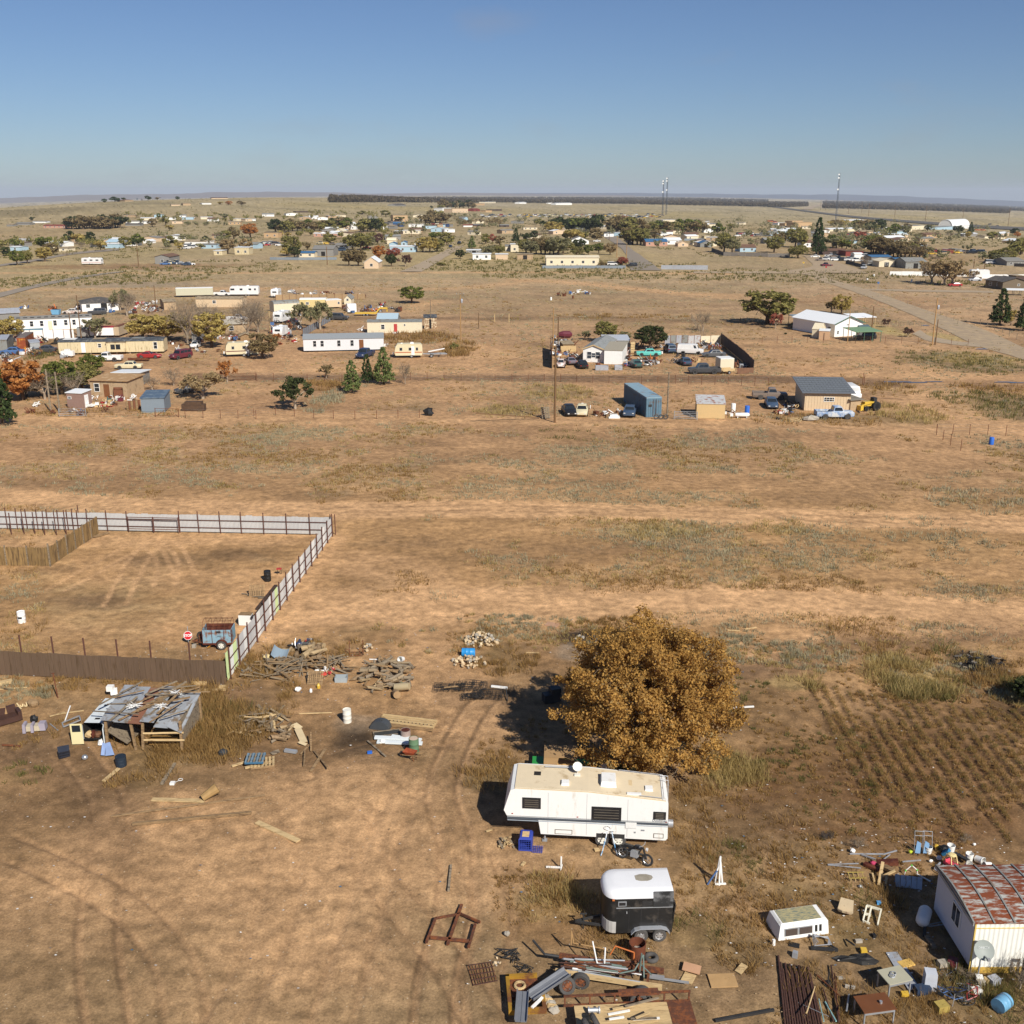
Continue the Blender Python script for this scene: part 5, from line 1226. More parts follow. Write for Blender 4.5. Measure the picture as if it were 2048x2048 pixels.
for x,y,lb in ((798,768,'white barrel beside the road, farther of the two near the stop sign road'),(748,800,'white barrel in the bare lot, nearer of the two by the road'),(1083,808,'white barrel under the shade of the three big tan trees')):q=MB();q.lathe([(0,0),(.32,0),(.32,1.0),(0,1.02)],10);one(q,'barrel',white,lb,'barrel',Q('d',x,y),smooth=40)
q=MB();q.rb(-1.7,1.7,-.5,.5,.05,1.0);q.rb(-1.2,1.3,-.55,.55,.9,1.4)
one(q,'brush_pile',mat('brown_brush','4c3a2c',var=.4),'dark brown brush pile beside the blue grey shed','brush',Q('e',1465,985))
q=MB();q.blob((0,0,.5),(1.6,.8,1.2),8,5,.3);one(q,'office_chair',bplas,'black chair lying on the bare ground mid field','chair',Q('f',1340,962));
q=MB();q.rb(-.7,.7,-.06,.06,0,1.7).rb(-.7,-.5,-.14,.14,0,1.5).rb(.5,.7,-.14,.14,0,1.5).rb(-.7,.7,-.14,.14,1.35,1.55);one(q,'timber_arch',mat('red_brown_timber','744a34',var=.2),'red brown timber arch against the adobe house wall','arch',Q('e',898,890))
for x,y,s,cs in ((700,958,1.0,[white,wpale]),(720,905,.9,[white]),(830,930,.9,[wpale,PAINT['green']]),(905,905,1.0,[white,PAINT['maroon']]),(1010,905,1.0,[white]),(570,950,.7,[white,gmet]),(620,1025,.8,None),(240,1000,.9,[rust]),(270,955,.7,[white]),(400,1010,.7,[rust])):tag(scrap('e',x,y,'',int(x*11+y),s,cs),'junk lying around the pinkish shed and adobe house','scrap','junk around the pinkish shed')
q=MB()
for k in range(6):q.m(k%2).rb(-1.1+k*.36,-1.1+k*.36+.3,-.06,.06,0,1.3)
one(q,'plank_screen',[wood,mat('red_brown_timber','744a34')],'leaning brown plank screen beside the blue grey shed','screen',Q('e',1010,975),R(40))
q=MB();q.rb(-1.2,1.2,-.5,.5,.4,1.3);q.rb(-.5,.4,-.52,.52,1.3,1.6);one(q,'truck_topper',white,'white camper top on the ground beside the yellow mobile home','camper top',Q('e',515,585))
TR='''e 175 905 310 .95 round orange broad orange red tree beside the dark conifer|e 200 880 150 1.3 round brown brown bush below the orange tree|e 22 1095 460 .6 pine cedar large dark conifer cut by the picture edge|e 470 860 260 1 round green green tree between the orange tree and the adobe house|e 620 830 200 1.1 round olive grey green tree behind the adobe house|e 690 720 170 1 round green bright green tree above the adobe roof|e 570 880 230 1.1 bare x leafless bush beside the pinkish shed|e 340 900 260 1.1 bare x leafless grey tree between the orange and green trees|e 60 470 200 1 round gold yellow tree beside the long white home|e 720 440 190 1 open greygreen thin green tree before the long white home|e 1080 450 200 1.1 round gold yellow tree behind the yellow mobile home|e 1260 460 220 1.2 round gold wide golden tree over the end of the yellow home|e 1600 510 270 0.85 round gold tall golden tree in front of the barn|e 960 270 220 0.9 bare x tall leafless tree beside the broken white house|e 910 230 190 0.7 open greygreen sparse tree top above the broken white house|e 1420 480 390 0.75 bare x tall leafless tree among the golden trees|e 1560 440 330 0.9 bare x leafless tree before the tan mobile home|e 1870 440 330 0.8 bare x leafless tree above the cream camper|f 130 370 230 1 bare x leafless tree beside the white campers|f 430 330 200 0.8 open greygreen half bare tree before the rounded roof trailer|f 570 350 230 0.8 open greygreen thin grey green tree by the sheet fence|f 60 300 200 1 bare x leafless tree near the motor home|f 160 558 190 0.95 round brown dense brown green tree beside the cream camper|f 230 470 110 1.2 open orange small orange leaved bush by the white cargo trailer|e 1530 895 240 1.2 open tan autumn tree with pale limbs beside the brush pile|e 1310 795 160 1 bare x leafless small tree before the maroon car|e 1150 830 130 1.2 bare x leafless bush beside the adobe house|e 1715 770 200 0.7 open orange thin rusty leaved tree by the corral rails|f 393 915 270 0.95 open dark dark leaved tree with a white trunk in the open lot|f 795 800 225 0.75 pine pine bushy conifer nearest the track|f 905 732 200 0.6 pine cedar narrow leaning conifer between two fuller ones|f 1022 738 255 0.75 pine pine tall conifer by the camper trailer|f 1172 738 190 0.5 bare x slim bare sapling next to the conifers|f 612 697 120 0.8 open brown small brown tree by the track|f 1220 165 128 1.15 round green round green tree alone by the track|f 1525 490 65 1 shrub olive olive bush near the boat trailer|g 700 465 160 1 round olive olive tree behind the gabled house|g 550 450 80 1.2 open greygreen sparse grey bush behind the gabled house|g 840 465 90 1.3 open greygreen sparse bush behind the silver roof|g 1040 525 190 1.1 round dark dark green tree standing in the walled yard|g 1050 520 150 0.9 bare x bare limbs within the dark yard tree|g 1440 385 180 0.7 bare x half bare tree by the wire fence|h 185 300 235 1.35 round olive big round olive tree beside a small red tree|h 240 330 125 0.75 open red small pinkish red tree before the olive tree|h 690 235 145 0.75 round gold yellow green tree behind the white house|h 620 220 90 1 open brown brown bush beside the yellow green tree|h 1140 388 72 0.9 open maroon small dark red tree in the round garden bed|h 992 322 70 0.8 open maroon dark red tree behind the porch|h 1133 340 30 1 shrub dark small dark bush behind the red garden tree|h 358 305 24 1.2 shrub dark low clipped bush by the carport|h 308 370 18 1.2 shrub dark tiny bush on the bare lot|h 1765 308 240 0.75 pine cedar tall dark conifer by the side road|h 1925 345 230 0.75 pine cedar dark conifer partly cut by the picture edge|h 1840 310 130 0.9 open gold small golden tree between the two dark conifers|d 1230 820 200 0.9 bare x nearest of the three big tan trees|d 1235 815 205 1 open tan big tan leaved tree at the near end of the trio|d 1330 830 215 1 open tan big tan leaved tree in the middle of the trio|d 1385 835 230 1 open tan big tan leaved tree at the far end of the trio'''
def tree_rows(rows):
 for row in rows.split('|'):
  f=row.split(' ');lb=' '.join(f[7:]);tree(f[5],None if f[6]=='x' else f[6],f[0],int(f[1]),int(f[2]),float(f[3]),lb if len(lb.split())>3 else lb+' in town',float(f[4]))
tree_rows(TR)
upole('e',385,1000,310,'leaning grey wooden pole by the pinkish shed',r=.15,m=wgry);upole('e',452,1000,290,'second wooden pole with a dark base by the pinkish shed',r=.15,m=wgry)
upole('e',543,445,185,'thin pole in front of the long white home',m=pwood);upole('e',614,440,300,'tall brown pole with a yellow top before the white home',m=pwood);upole('e',1178,215,160,'dark pole behind the bare trees',m=pwood)
a1,p1=upole('f',1568,425,315,'utility pole with a grey transformer in the middle field',1.8,True,ptan)
upole('f',1695,345,105,'short pole with a meter box east of the transformer pole',m=pwood,r=.1);upole('f',1356,345,190,'slim pole before the stone clad shed',m=wgry,r=.09);upole('f',1808,300,55,'short pale post by the dark track',m=wpale);upole('f',1910,300,55,'short pale post farther along the dark track',m=wpale);upole('f',215,370,140,'pale pole in front of the white campers',m=wpale)
a2,p2=upole('g',323,1075,530,'tall bare utility pole before the wrecked cars',0,False,pwood,.17)
a3,p3=upole('g',1170,1035,320,'weathered pole with a white meter box by the container',0,False,wgry,.13)
upole('g',310,520,285,'tan pole by the scrap heap',m=ptan);upole('g',347,520,225,'dark pole by the scrap heap',m=pwood)
a4,p4=upole('h',1308,440,295,'tan utility pole with a transformer beside the road',0,True,ptan,.16);upole('h',1328,440,160,'short brown stub pole beside the tan utility pole',m=pwood);upole('h',730,432,210,'thin tan pole before the white house',m=ptan,r=.1);upole('h',896,335,145,'brown pole behind the green carport',m=pwood)
upole('h',833,712,74,'taller short rusty post by the muddy track',m=rust,r=.06);upole('h',843,712,66,'lower short rusty post by the muddy track',m=rust,r=.06)
bpy.context.view_layer.update()
wire(p2,p3,1.0,'thin wire from the tall bare pole to the pole by the container');wire(p1,p2,2.0,'thin wire from the transformer pole to the tall bare pole');wire(p3,Q('h',2050,775,5.5),2.0,'thin wire running off past the tan workshop');wire(Q('e',355,690,0)*0+Q('e',385,1000,5.5),p2,2.5,'thin wire from the leaning grey pole across the lot')
wfence('g',[(0,770),(500,770),(940,785),(1100,785)],10,1.3,'wire fence along the muddy track before the walled yard')
wfence('g',[(1232,785),(1372,788),(1932,800)],8,1.5,'wire fence with rusty posts opposite the dark pickup')
wfence('f',[(120,715),(480,718),(1130,710),(1450,712),(1932,720)],16,1.3,'long wire fence beside the conifers')
wfence('f',[(500,390),(660,390),(1260,420),(1480,425)],12,1.4,'wire fence between the two centre mobile homes')
wfence('f',[(100,965),(250,960),(630,985),(850,985),(1060,982),(1275,978)],9,1.2,'wire fence around the open lot with the dark tree')
wfence('e',[(1400,1040),(1640,1042),(1780,1045),(1932,1045)],5,1.3,'wire fence past the brush pile')
wfence('h',[(1335,1055),(1500,1050),(1660,1055),(1820,1060),(1932,1065)],6,1.5,'wire fence at the corner of the weedy lot')
wfence('h',[(1335,1055),(1395,1100),(1440,1130),(1500,1160)],4,1.4,'short wire fence turning toward the field')
wfence('h',[(0,290),(400,305),(450,300)],6,1.3,'wire fence behind the red tree');wfence('h',[(150,430),(410,425),(780,432),(960,428),(1550,445)],14,1.4,'wire fence round the white house garden');wfence('h',[(960,318),(1100,318),(1240,322)],6,1.3,'wire fence behind the garden beds',wpale)
wfence('h',[(1480,300),(1630,300),(1780,360),(1932,430)],8,1.3,'board and wire fence along the side road',wgry,r=.07)
wfence('g',[(1355,300),(1400,380),(1455,440)],14,1.5,'grey picket fence by the half bare tree',wgry,r=.07,name='picket_fence',wires=2)
wfence('d',[(1050,985),(1130,1005),(1260,1050),(1400,1100)],8,1.2,'wire fence beside the paved road',wgry)
q=MB();q.bar((0,0,.1),(7.5,6,1.4),.12,.12);one(q,'fallen_pole',pwood,'fallen wooden pole lying beside the slatted pallet','pole',Q('g',210,1045),R(160))
def litterup(c,x0,x1,y0,y1,n,s_,label,group):
 for k in range(n):tag(scrap(c,rnd.uniform(x0,x1),rnd.uniform(y0,y1),'',rnd.randint(0,9999),s_*rnd.uniform(.6,1.2),rnd.choice([None,[rust,wood],[white,gmet],[dmet,rust,PAINT['blue']],[wood_p,PAINT['red'],white]]),n=rnd.randint(4,9)),label,'scrap',group)
wood_p=wpale
for a in (('g',300,480,440,640,16,1.1,'tangled scrap between the tall sheet fence and the gabled house','scrap by the sheet fence'),('g',830,1130,490,660,22,.9,'small scrap piece strewn among the yard cars','small scrap among the cars'),('g',1150,1560,490,560,14,1.1,'scrap piled along the back of the walled yard','scrap along the yard back'),('f',230,420,250,440,26,1.2,'junk packed between the bare trees and the sheet fence','junk by the slanting fence'),('f',760,1080,195,235,14,1.2,'junk lined up behind the yellow flatbed','junk behind the flatbed'),('e',0,420,450,590,20,1.2,'junk spread over the cluttered corner yard','junk of the corner yard'),('e',1000,1230,170,260,14,1.2,'junk between the white house and the bare trees','junk by the bare trees'),('e',1250,1800,430,560,18,1.1,'junk under the trees behind the red coupe','junk under the trees'),('h',230,420,840,920,8,.8,'small junk by the workshop corner','small junk by the workshop'),('e',540,900,880,1010,14,.8,'white and brown junk around the small shed','junk around the small shed'),('f',280,900,90,130,14,1.2,'timber and metal laid along the far board fence','timber by the board fence')):litterup(*a)
# the fenced lot
fsheet=mat('pale_corrugated_sheet',(.47,.465,.45),rough=.55,metal=.05,var=.08,scale=1.2,stain=(.42,.42,.42),amount=.2)
sheet_white=mat('white_corrugated_sheet',(.58,.57,.54),rough=.55,var=.07)
sheet_grey=mat('grey_corrugated_sheet',(.4,.39,.38),rough=.6,var=.1)
sheet_green=mat('lime_corrugated_sheet',(.46,.55,.27),rough=.6,var=.1)
rred=mat('rust_red_pipe','5a3a30',rough=.8,var=.2)
bboard=mat('brown_painted_board','63503f',rough=.85,var=.14,scale=2.5,stretch=(4,4,.5),stain='54422f',amount=.3)
old_fence=mat('old_tan_fence_board','8a7048',rough=.95,var=.3,scale=2.2,stretch=(4,4,.4),stain='5e4a32',amount=.45,sscale=1.5)
def corrugated(w,h,n=5,d=.03):
 xs,P=np.linspace(0,w,4*n+1),[]
 for i,x in enumerate(xs):P.append((x,-d if i%4 in (1,2) else 0))
 mb=MB();V=[]
 for x,y in P:V+=[(x,y,.04),(x,y,h)]
 mb.add(V,[(2*i,2*i+2,2*i+3,2*i+1) for i in range(len(P)-1)])
 return mb
_sheet={}
def sheet_fence(A,B,h0,h1,label,n,posts,mats,flip=1):
 d=B-A;L=math.hypot(d.x,d.y);rz=math.atan2(d.y,d.x)
 t=thing('sheet_metal_fence',label,'fence',A,rz);w=L/n
 key=(round(w,3),flip)
 if key not in _sheet:_sheet[key]=corrugated(w*1.01,1.0).mesh('sheet',[fsheet])
 for k in range(n):
  o=inst('sheet',_sheet[key],t)
  f=(k+.5)/n;o.location=(k*w,rnd.uniform(-.006,.006),0);o.scale=(1,1,(h0+(h1-h0)*f)*rnd.uniform(.985,1.03))
  m_=mats(k);paint(o,m_)
 pos=[L*p for p in posts]
 for x in pos:
  f=x/L;hh=(h0+(h1-h0)*f)*1.2
  MB().tube((x,-.1*flip,-.1),(x+rnd.uniform(-.03,.03),-.1*flip,hh*rnd.uniform(.96,1.04)),.05,n=7).obj('post',rred,t)
 for a,b in zip(pos,pos[1:]):
  for fz in (.3,.72):
   z0,z1=(h0+(h1-h0)*a/L)*fz,(h0+(h1-h0)*b/L)*fz
   MB().tube((a+.05,-.1*flip,z0),(b-.05,-.1*flip,z1),.035,n=6).obj('rail',rred,t)
 return t,L
A,C_,B=Q('i',-160,210),Q('i',1832,248),Q('i',1256,1062)
Lx=C_-A
px=[(Q('i',x,210+x*.0205)-A).length/Lx.length for x in (-140,-60,50,105,160,218,275,332,385,440,492,600,712,998,1103,1222,1337,1460,1585,1714,1828)]
sheet_fence(A,C_,1.75,1.75,'long pale corrugated metal fence with a double gate across the far side of the lot',56,px,lambda k:fsheet)
g0,g1=Q('i',714,232),Q('i',996,238);dg=g1-g0;wg=dg.length
t=thing('lot_gate','rusty framed double gate set in the pale metal fence','gate',g0+Vector((0,-.2,0)),math.atan2(dg.y,dg.x))
for x0,x1 in ((.06,wg*.5-.03),(wg*.5+.03,wg-.06)):
 q=MB()
 for x in (x0,x1):q.tube((x,0,.12),(x,0,1.62),.04,n=6)
 for z in (.4,1.55):q.tube((x0,0,z),(x1,0,z),.04,n=6)
 q.obj('gate_leaf',rred,t)
cm_=[fsheet,sheet_white,fsheet,sheet_grey,fsheet,fsheet]
def side_mat(k,n=40):
 f=k/n
 if f>.97 or k in (37,24):return sheet_green
 if .62<f<.9:return (sheet_grey,sheet_grey,sheet_white,sheet_grey)[k%4]
 if f>=.9:return (sheet_grey,sheet_green,sheet_white)[k%3]
 return cm_[k%6] if f>.45 else (fsheet,fsheet,fsheet,fsheet,sheet_white)[k%5]
sheet_fence(C_+Vector((.08,-.1,0)),B,1.8,2.05,'patched corrugated metal fence with lime green and grey sheets running towards the brown fence',40,np.linspace(.012,.985,16),side_mat,-1)
t=thing('fence_post','lone rusty post just outside the corner of the metal fence','post',Q('i',1852,245));MB().tube((0,0,-.1),(0,0,2.0),.05,n=6).obj('shaft',rred,t)
A,B=Q('i',-300,1006),Q('i',1252,1078);d=B-A;L=d.length;t=thing('board_fence','low brown painted board fence along the near side of the lot','fence',A,math.atan2(d.y,d.x));n=50;w=L/n
for k in range(n):
 q=MB();h=1.72+.03*sin(k*.7)+(.06 if k%17==0 else 0);off=rnd.uniform(-.012,.012)
 q.rb(k*w+.008,(k+1)*w-.008,off,off+.03,.03,h);q.obj('board',bboard,t)
for k in range(0,n+1,3):MB().box((k*w,.1,.85),(.09,.09,1.6)).obj('post',rred,t)
for z in (.4,1.4):MB().rb(0,L,.036,.09,z,z+.09).obj('rail',wood,t)
for x in (-60,115,293,468,647,830,1045):
 p=Q('i',x,1000+x*.047+5);t=thing('steel_post','rusty steel post sticking up behind the brown board fence','post',p+Vector((0,.5,0)),0,'posts behind the brown fence');MB().tube((0,0,-.1),(rnd.uniform(-.04,.04),0,2.55),.055,n=7).obj('shaft',rred,t)
A,Bc,Cc=Q('i',-200,412),Q('i',278,419),Q('i',548,236)
t=thing('wooden_fence','old tan wooden fence enclosing the corner pen','fence',A)
def wood_panels(P,E,n):
 for k in range(n):
  a,b=P.lerp(E,k/n)-A,P.lerp(E,(k+1)/n-.01)-A;q=MB();m_=16
  for j in range(m_):
   u,v=a.lerp(b,j/m_),a.lerp(b,(j+.94)/m_);h=1.68*rnd.uniform(.96,1.03);o_=Vector((rnd.uniform(-.015,.015),rnd.uniform(-.015,.015),h/2));q.bar(u+o_,v+o_,.025,h)
  kind(q.obj('panel',old_fence,t),'stuff')
  MB().box((a.x,a.y,.9),(.1,.1,1.85)).obj('post',wgry,t)
wood_panels(A,Bc,4);wood_panels(Bc,Cc,6)
MB().box((Bc.x-A.x,Bc.y-A.y,1.0),(.12,.12,2.1)).obj('post',wgry,t)
wfence('i',[(0,262),(62,246),(120,243),(170,240),(235,250),(292,248),(348,252),(395,232),(442,205)],9,2.3,'row of tall rusty pen posts inside the wooden fence',rred,wires=1,r=.05,name='pen_fence')
def plank(c,p0,p1,w,h,m_,label,group=None,z0=0.,z1=0.,name='plank'):
 a,b=Q(c,*p0),Q(c,*p1);q=MB();q.bar((0,0,h/2+.02+z0),b-a+Vector((0,0,h/2+.02+z1)),w,h)
 return one(q,name,m_,label,name.replace('_',' '),a,0,group)
plank('i',(515,262),(600,238),.5,.06,wood,'loose wide board at the foot of the wooden fence')
def drum(r=.29,h=.88,n=16):
 q=MB();q.lathe([(0,0),(r,0),(r,h*.32),(r*1.035,h*.34),(r,h*.36),(r,h*.64),(r*1.035,h*.66),(r,h*.68),(r,h),(r*.93,h),(r*.92,h-.03),(0,h-.03)],n);return q
def barrel(c,x,y,m_,label,r=.29,h=.88,lie=None,lid=None):
 t=thing('barrel',label,'barrel',Q(c,x,y));o=drum(r,h).obj('body',m_,t,smooth=40)
 if lid is not None:MB().lathe([(0,h-.025),(r*.9,h-.025),(r*.9,h-.01),(0,h-.01)],14).obj('lid',lid,t)
 if lie is not None:t.rotation_euler=(R(90),0,R(lie));t.location.z+=r
 return t
barrel('i',122,730,white,'white barrel with a dark mark alone on the lot floor');MB().box((0.02,-.285,.45),(.28,.04,.14)).obj('mark',dmet,COL.objects[-1].parent)
barrel('i',1478,500,bplas,'black barrel near the metal fence in the lot')
t=thing('stool','small red topped stool beside the black barrel','stool',Q('i',1542,465));MB().box((0,0,.5),(.4,.3,.08)).obj('seat',red_m,t)
for a in (-1,1):MB().bar((a*.15,.1,0),(a*.15,0,.46),.04,.04).obj('leg',dmet,t)
t=thing('pallet','brown slatted pallet standing on loose boards in the lot','pallet',Q('i',1420,590),R(8));t.rotation_euler=(R(-35),0,R(8))
for k in range(9):MB().rb(-.62+k*.14,-.52+k*.14,-.02,0,0,1.0).obj('slat',wood,t)
for z in (.05,.5,.9):MB().rb(-.62,.62,.01,.09,z,z+.08).obj('bearer',wood,t)
for k in range(4):plank('i',(1335+30*k,575+8*k),(1420+22*k,585+4*k),.12,.05,wgry,'grey loose board under the standing pallet','boards under the pallet')
deep_b=mat('dark_beam','4a382c',var=.2)
plank('i',(1428,795),(1532,655),.25,.14,deep_b,'dark beam laid along the top of the metal fence',z0=1.86,z1=1.84,name='beam')
t=thing('cabinet','white cabinet lying tipped against the metal fence','cabinet',Q('z',1640,520),R(-4));MB().box((0,0,.42),(.95,.6,.8)).obj('body',white,t);MB().box((0,.02,.84),(.95,.6,.03)).obj('top',wood,t)
t=thing('stop_sign','red octagonal stop sign on a leaning post in the dirt lot','sign',Q('z',395,950),0);t.rotation_euler=(R(-20),R(-5),0)
MB().tube((0,.03,-.1),(0,.03,1.3),.025,n=6).obj('post',gmet,t)
def octa(r,y0,y1):q=MB();q.ext([(r*cos(R(22.5+45*k)),.62+r*sin(R(22.5+45*k))) for k in range(8)],y0,y1);return q
octa(.33,-.005,.012).obj('border',mat('white_reflector',(.75,.74,.72),var=.04),t);face=octa(.3,-.012,-.006).obj('face',mat('sign_red',(.52,.02,.025),rough=.4,var=.06),t)
def lettering(s,size,m_,par,loc,rot=(R(90),0,0),name='lettering',depth=.004,bold=0):
 cu=bpy.data.curves.new('lettering','FONT');cu.body=s;cu.size=size;cu.align_x='CENTER';cu.align_y='CENTER';cu.extrude=depth;cu.offset=bold
 tmp=bpy.data.objects.new('tmp',cu);COL.objects.link(tmp);bpy.context.view_layer.update()
 me=bpy.data.meshes.new_from_object(tmp.evaluated_get(bpy.context.evaluated_depsgraph_get()));me.materials.clear();me.materials.append(m_)
 bpy.data.objects.remove(tmp);bpy.data.curves.remove(cu)
 o=inst(name,me,par);o.location=loc;o.rotation_euler=rot
 return o
lettering('STOP',.25,mat('sign_white',(.8,.79,.77),var=.03),face,(0,-.016,.62),bold=.008)
blue_rust=mat('faded_blue_rusted_panel','86a6b4',rough=.7,var=.1,stain='7c5238',amount=.42,sscale=2.2)
deep_rust=mat('deep_rust','55291d',rough=.85,var=.25,scale=3,stain='70402c',amount=.4)
t=thing('stock_trailer','faded blue rusted cart trailer with a hooped wire cage on top','trailer',Q('z',715,1050),R(2));Lb,Db,z0,z1=2.05,1.25,.38,1.42
for nm,a in (('near_wall',(0,Lb,0,.04)),('far_wall',(0,Lb,Db-.04,Db)),('front_wall',(0,.04,.04,Db-.04)),('tail_wall',(Lb-.04,Lb,.04,Db-.04))):MB().rb(*a,z0,z1).obj(nm.split('_')[0]+'_panel',blue_rust,t)
MB().rb(.04,Lb-.04,.04,.06,z0,z1-.01).rb(.04,Lb-.04,Db-.07,Db-.045,z0,z1+.02).rb(.04,Lb-.04,.06,Db-.06,z0,z0+.05).obj('lining',deep_rust,t)
MB().rb(-.01,Lb+.01,-.02,0,z0-.06,z0+.06).rb(-.01,.03,-.025,0,z0,z1).rb(.66,.7,-.02,0,z0,z1).rb(1.5,1.54,-.02,0,z0,z1).rb(Lb-.03,Lb+.02,-.025,0,z0,z1).obj('frame',deep_rust,t)
MB().rb(1.0,1.3,-.015,0,1.2,1.34).rb(1.05,1.35,-.015,0,.95,.99).obj('vent_slot',dmet,t)
cage=MB()
for k in range(6):
 x=.05+k*(Lb-.1)/5;cage.path([(x,.05,z1),(x,.1,z1+.42),(x,.3,z1+.58),(x,Db-.3,z1+.58),(x,Db-.1,z1+.42),(x,Db-.05,z1)],.014,5)
for y,z in ((.07,z1+.2),(.1,z1+.42),(.3,z1+.58),(Db-.3,z1+.58),(Db-.1,z1+.42),(Db-.07,z1+.2)):cage.tube((.05,y,z),(Lb-.05,y,z),.012,n=4)
kind(cage.obj('cage',rust,t),'stuff')
for y in (-.16,Db+.16):putw(t,1.35,y,.34,.2,rimw,dusty)
for y in (-.17,Db+.17):q=MB();q.lathe([(.37,-.1),(.42,-.1),(.42,.1),(.37,.1)],20,(1.35,y,.34),RX);q.f=[f for f in q.f if sum(q.v[i][2] for i in f)/len(f)>.36];q.mi=q.mi[:len(q.f)];q.obj('mudguard',deep_rust,t)
q=MB();q.bar((0,.2,.38),(-.9,Db/2,.35),.07,.08).bar((0,Db-.2,.38),(-.9,Db/2,.35),.07,.08);q.tube((-.35,Db/2-.05,0),(-.35,Db/2-.05,.7),.035,n=6);q.obj('tongue',rust,t)
putw(t,-.3,Db/2+.1,.28,.12,rust,dmet,.75)
q=MB();q.rb(-.5,-.25,-.2,.1,0,.22);one(q,'concrete_block',concr,'concrete block propping the blue trailer tongue','block',Q('z',640,1010))
plank('z',(800,1040),(1190,960),.07,.05,mat('yellow_tool_wood','b07c2c',var=.1),'yellow handled pole leaning on the blue trailer',z1=.75,name='pole')
# collapsed shed and its clutter (sheet j)
A=Q('j',900,735);rz=R(-3);t=thing('collapsed_shed','collapsing open shed roofed in old metal sheets under loose boards','shed',A,rz);Wd,Dp,Hf,Hb=4.65,3.3,1.85,2.25
old_tin=mat('old_tin_roof',(.36,.38,.4),rough=.55,metal=.25,var=.16,stain='7a6a58',amount=.4,sscale=1.6)
def roofz(y):return Hf+(Hb-Hf)*y/Dp
for k in range(6):
 x0,x1=-.1+k*Wd/6,-.1+(k+1)*Wd/6+.06;dz=rnd.uniform(-.1,.12);q=MB()
 if k>3:dz-=.2
 q.slab([(x0,-.25,roofz(-.25)+dz),(x1,-.25,roofz(-.25)+dz-(.4 if k==5 else .05)),(x1,Dp+.1,roofz(Dp)+dz),(x0,Dp+.1,roofz(Dp)+dz)],-.03)
 q.obj('roof_sheet',old_tin if k!=2 else mat('rusty_roof_sheet','7a5340',var=.2),t)
for x,ln in ((.1,.0),(1.55,.25),(2.3,-.1),(4.5,0)):
 MB().bar((x+ln,-.1-abs(ln)*.3,0),(x,0,Hf),.15,.1,up=(0,1,0)).obj('post',wood,t)
for x in (.1,2.3,4.5):MB().bar((x,Dp,0),(x,Dp,Hb),.13,.12,up=(0,1,0)).obj('post',wood,t)
MB().rb(0,Wd-.2,Dp-.06,Dp-.02,0,Hb-.05).obj('back_wall',wgry,t);MB().rb(Wd-.24,Wd-.2,.2,Dp-.1,.3,Hf).obj('side_wall',wgry,t)
for z,dz in ((.62,.06),(1.05,.12)):MB().tube((2.3,-.12,z),(4.7,-.12,z+dz),.06,n=8).obj('rail',wpale,t)
MB().rb(2.4,4.4,.3,2.9,.05,.4).obj('straw_bed',mat('old_hay','8a6a3c',var=.3),t)
MB().slab([(0,.2,1.0),(1.3,-.1,.35),(1.5,1.5,.3),(.2,1.8,1.1)],.05).obj('fallen_sheet',wgry,t)
Ms=Matrix.Translation(A)@Matrix.Rotation(rz,4,'Z')
for k in range(24):
 r_=random.Random(k+3);L_=r_.uniform(1.2,3.0);x,y=r_.uniform(.1,Wd-.5),r_.uniform(.1,Dp-.2);a=R(r_.choice([r_.uniform(20,60),r_.uniform(30,55),r_.uniform(-10,20),75]));dx,dy=cos(a)*L_/2,sin(a)*L_/2;h=.1+.045*(k%5)
 q=MB();p,e=Vector((x-dx,y-dy,roofz(y-dy)+h)),Vector((x+dx,y+dy,roofz(y+dy)+h+r_.uniform(0,.12)));q.bar(Vector((0,0,0)),e-p,r_.choice([.08,.12,.15]),.04)
 one(q,'plank',r_.choice([wood,wgry,wood,deep_rust if k%6==0 else wgry]),'loose weathered board lying across the collapsed shed roof','plank',Ms@p,rz,'boards on the collapsed shed roof')
for (x,y,sd) in ((1.5,.9,1),(3.1,.9,2),(3.5,2.3,3)):
 r_=random.Random(sd);q=MB()
 for k in range(14):a=r_.uniform(0,3.1);l_=r_.uniform(.2,.55);q.tube((cos(a)*l_,sin(a)*l_*.7,r_.uniform(0,.25)),(-cos(a)*l_,-sin(a)*l_*.7,r_.uniform(0,.3)),.014,n=4)
 one(q,'wire_rack',white,('white wire rack over the middle of the shed roof','white bent wire tangle near the front of the shed roof','white bits of pipe at the rear of the shed roof')[sd-1],'rack',Ms@Vector((x,y,roofz(y)+.22)))
van_white=mat('chalky_white_body',(.62,.66,.66),rough=.6,var=.08,stain=(.4,.38,.36),amount=.12)
A=Q('j',708,712);t=thing('van_box','old white van box with its rear doors hanging open','van box',A,R(-2));Wv,Dv,Hv=1.3,3.1,1.45
sec=[(0,.35),(0,Hv-.18),(.15,Hv),(Wv-.15,Hv),(Wv,Hv-.18),(Wv,.35)]
MB().add([(x,y,z) for y in (0,Dv) for x,z in sec],[(i,i+1,i+7,i+6) for i in range(5)]+[(6,7,8,9,10,11)]).obj('shell',van_white,t)
MB().rb(.02,Wv-.02,.1,Dv-.05,.3,.4).obj('deck',dark_in,t)
MB().rb(.03,.05,.05,Dv-.05,.4,Hv-.15).rb(Wv-.05,Wv-.03,.05,Dv-.05,.4,Hv-.15).rb(.03,Wv-.03,Dv-.08,Dv-.05,.4,Hv-.15).obj('lining',dark_in,t)
MB().box((.75,.5,Hv+.006),(.3,.2,.01)).box((.55,2.2,Hv+.006),(.2,.16,.01)).obj('roof_hole',dark_in,t)
def open_door(par,x,ang,w,m_):
 o=thing('rear_door','','',(x,0,0),R(ang));del o['label'],o['category'];o.parent=par
 return o
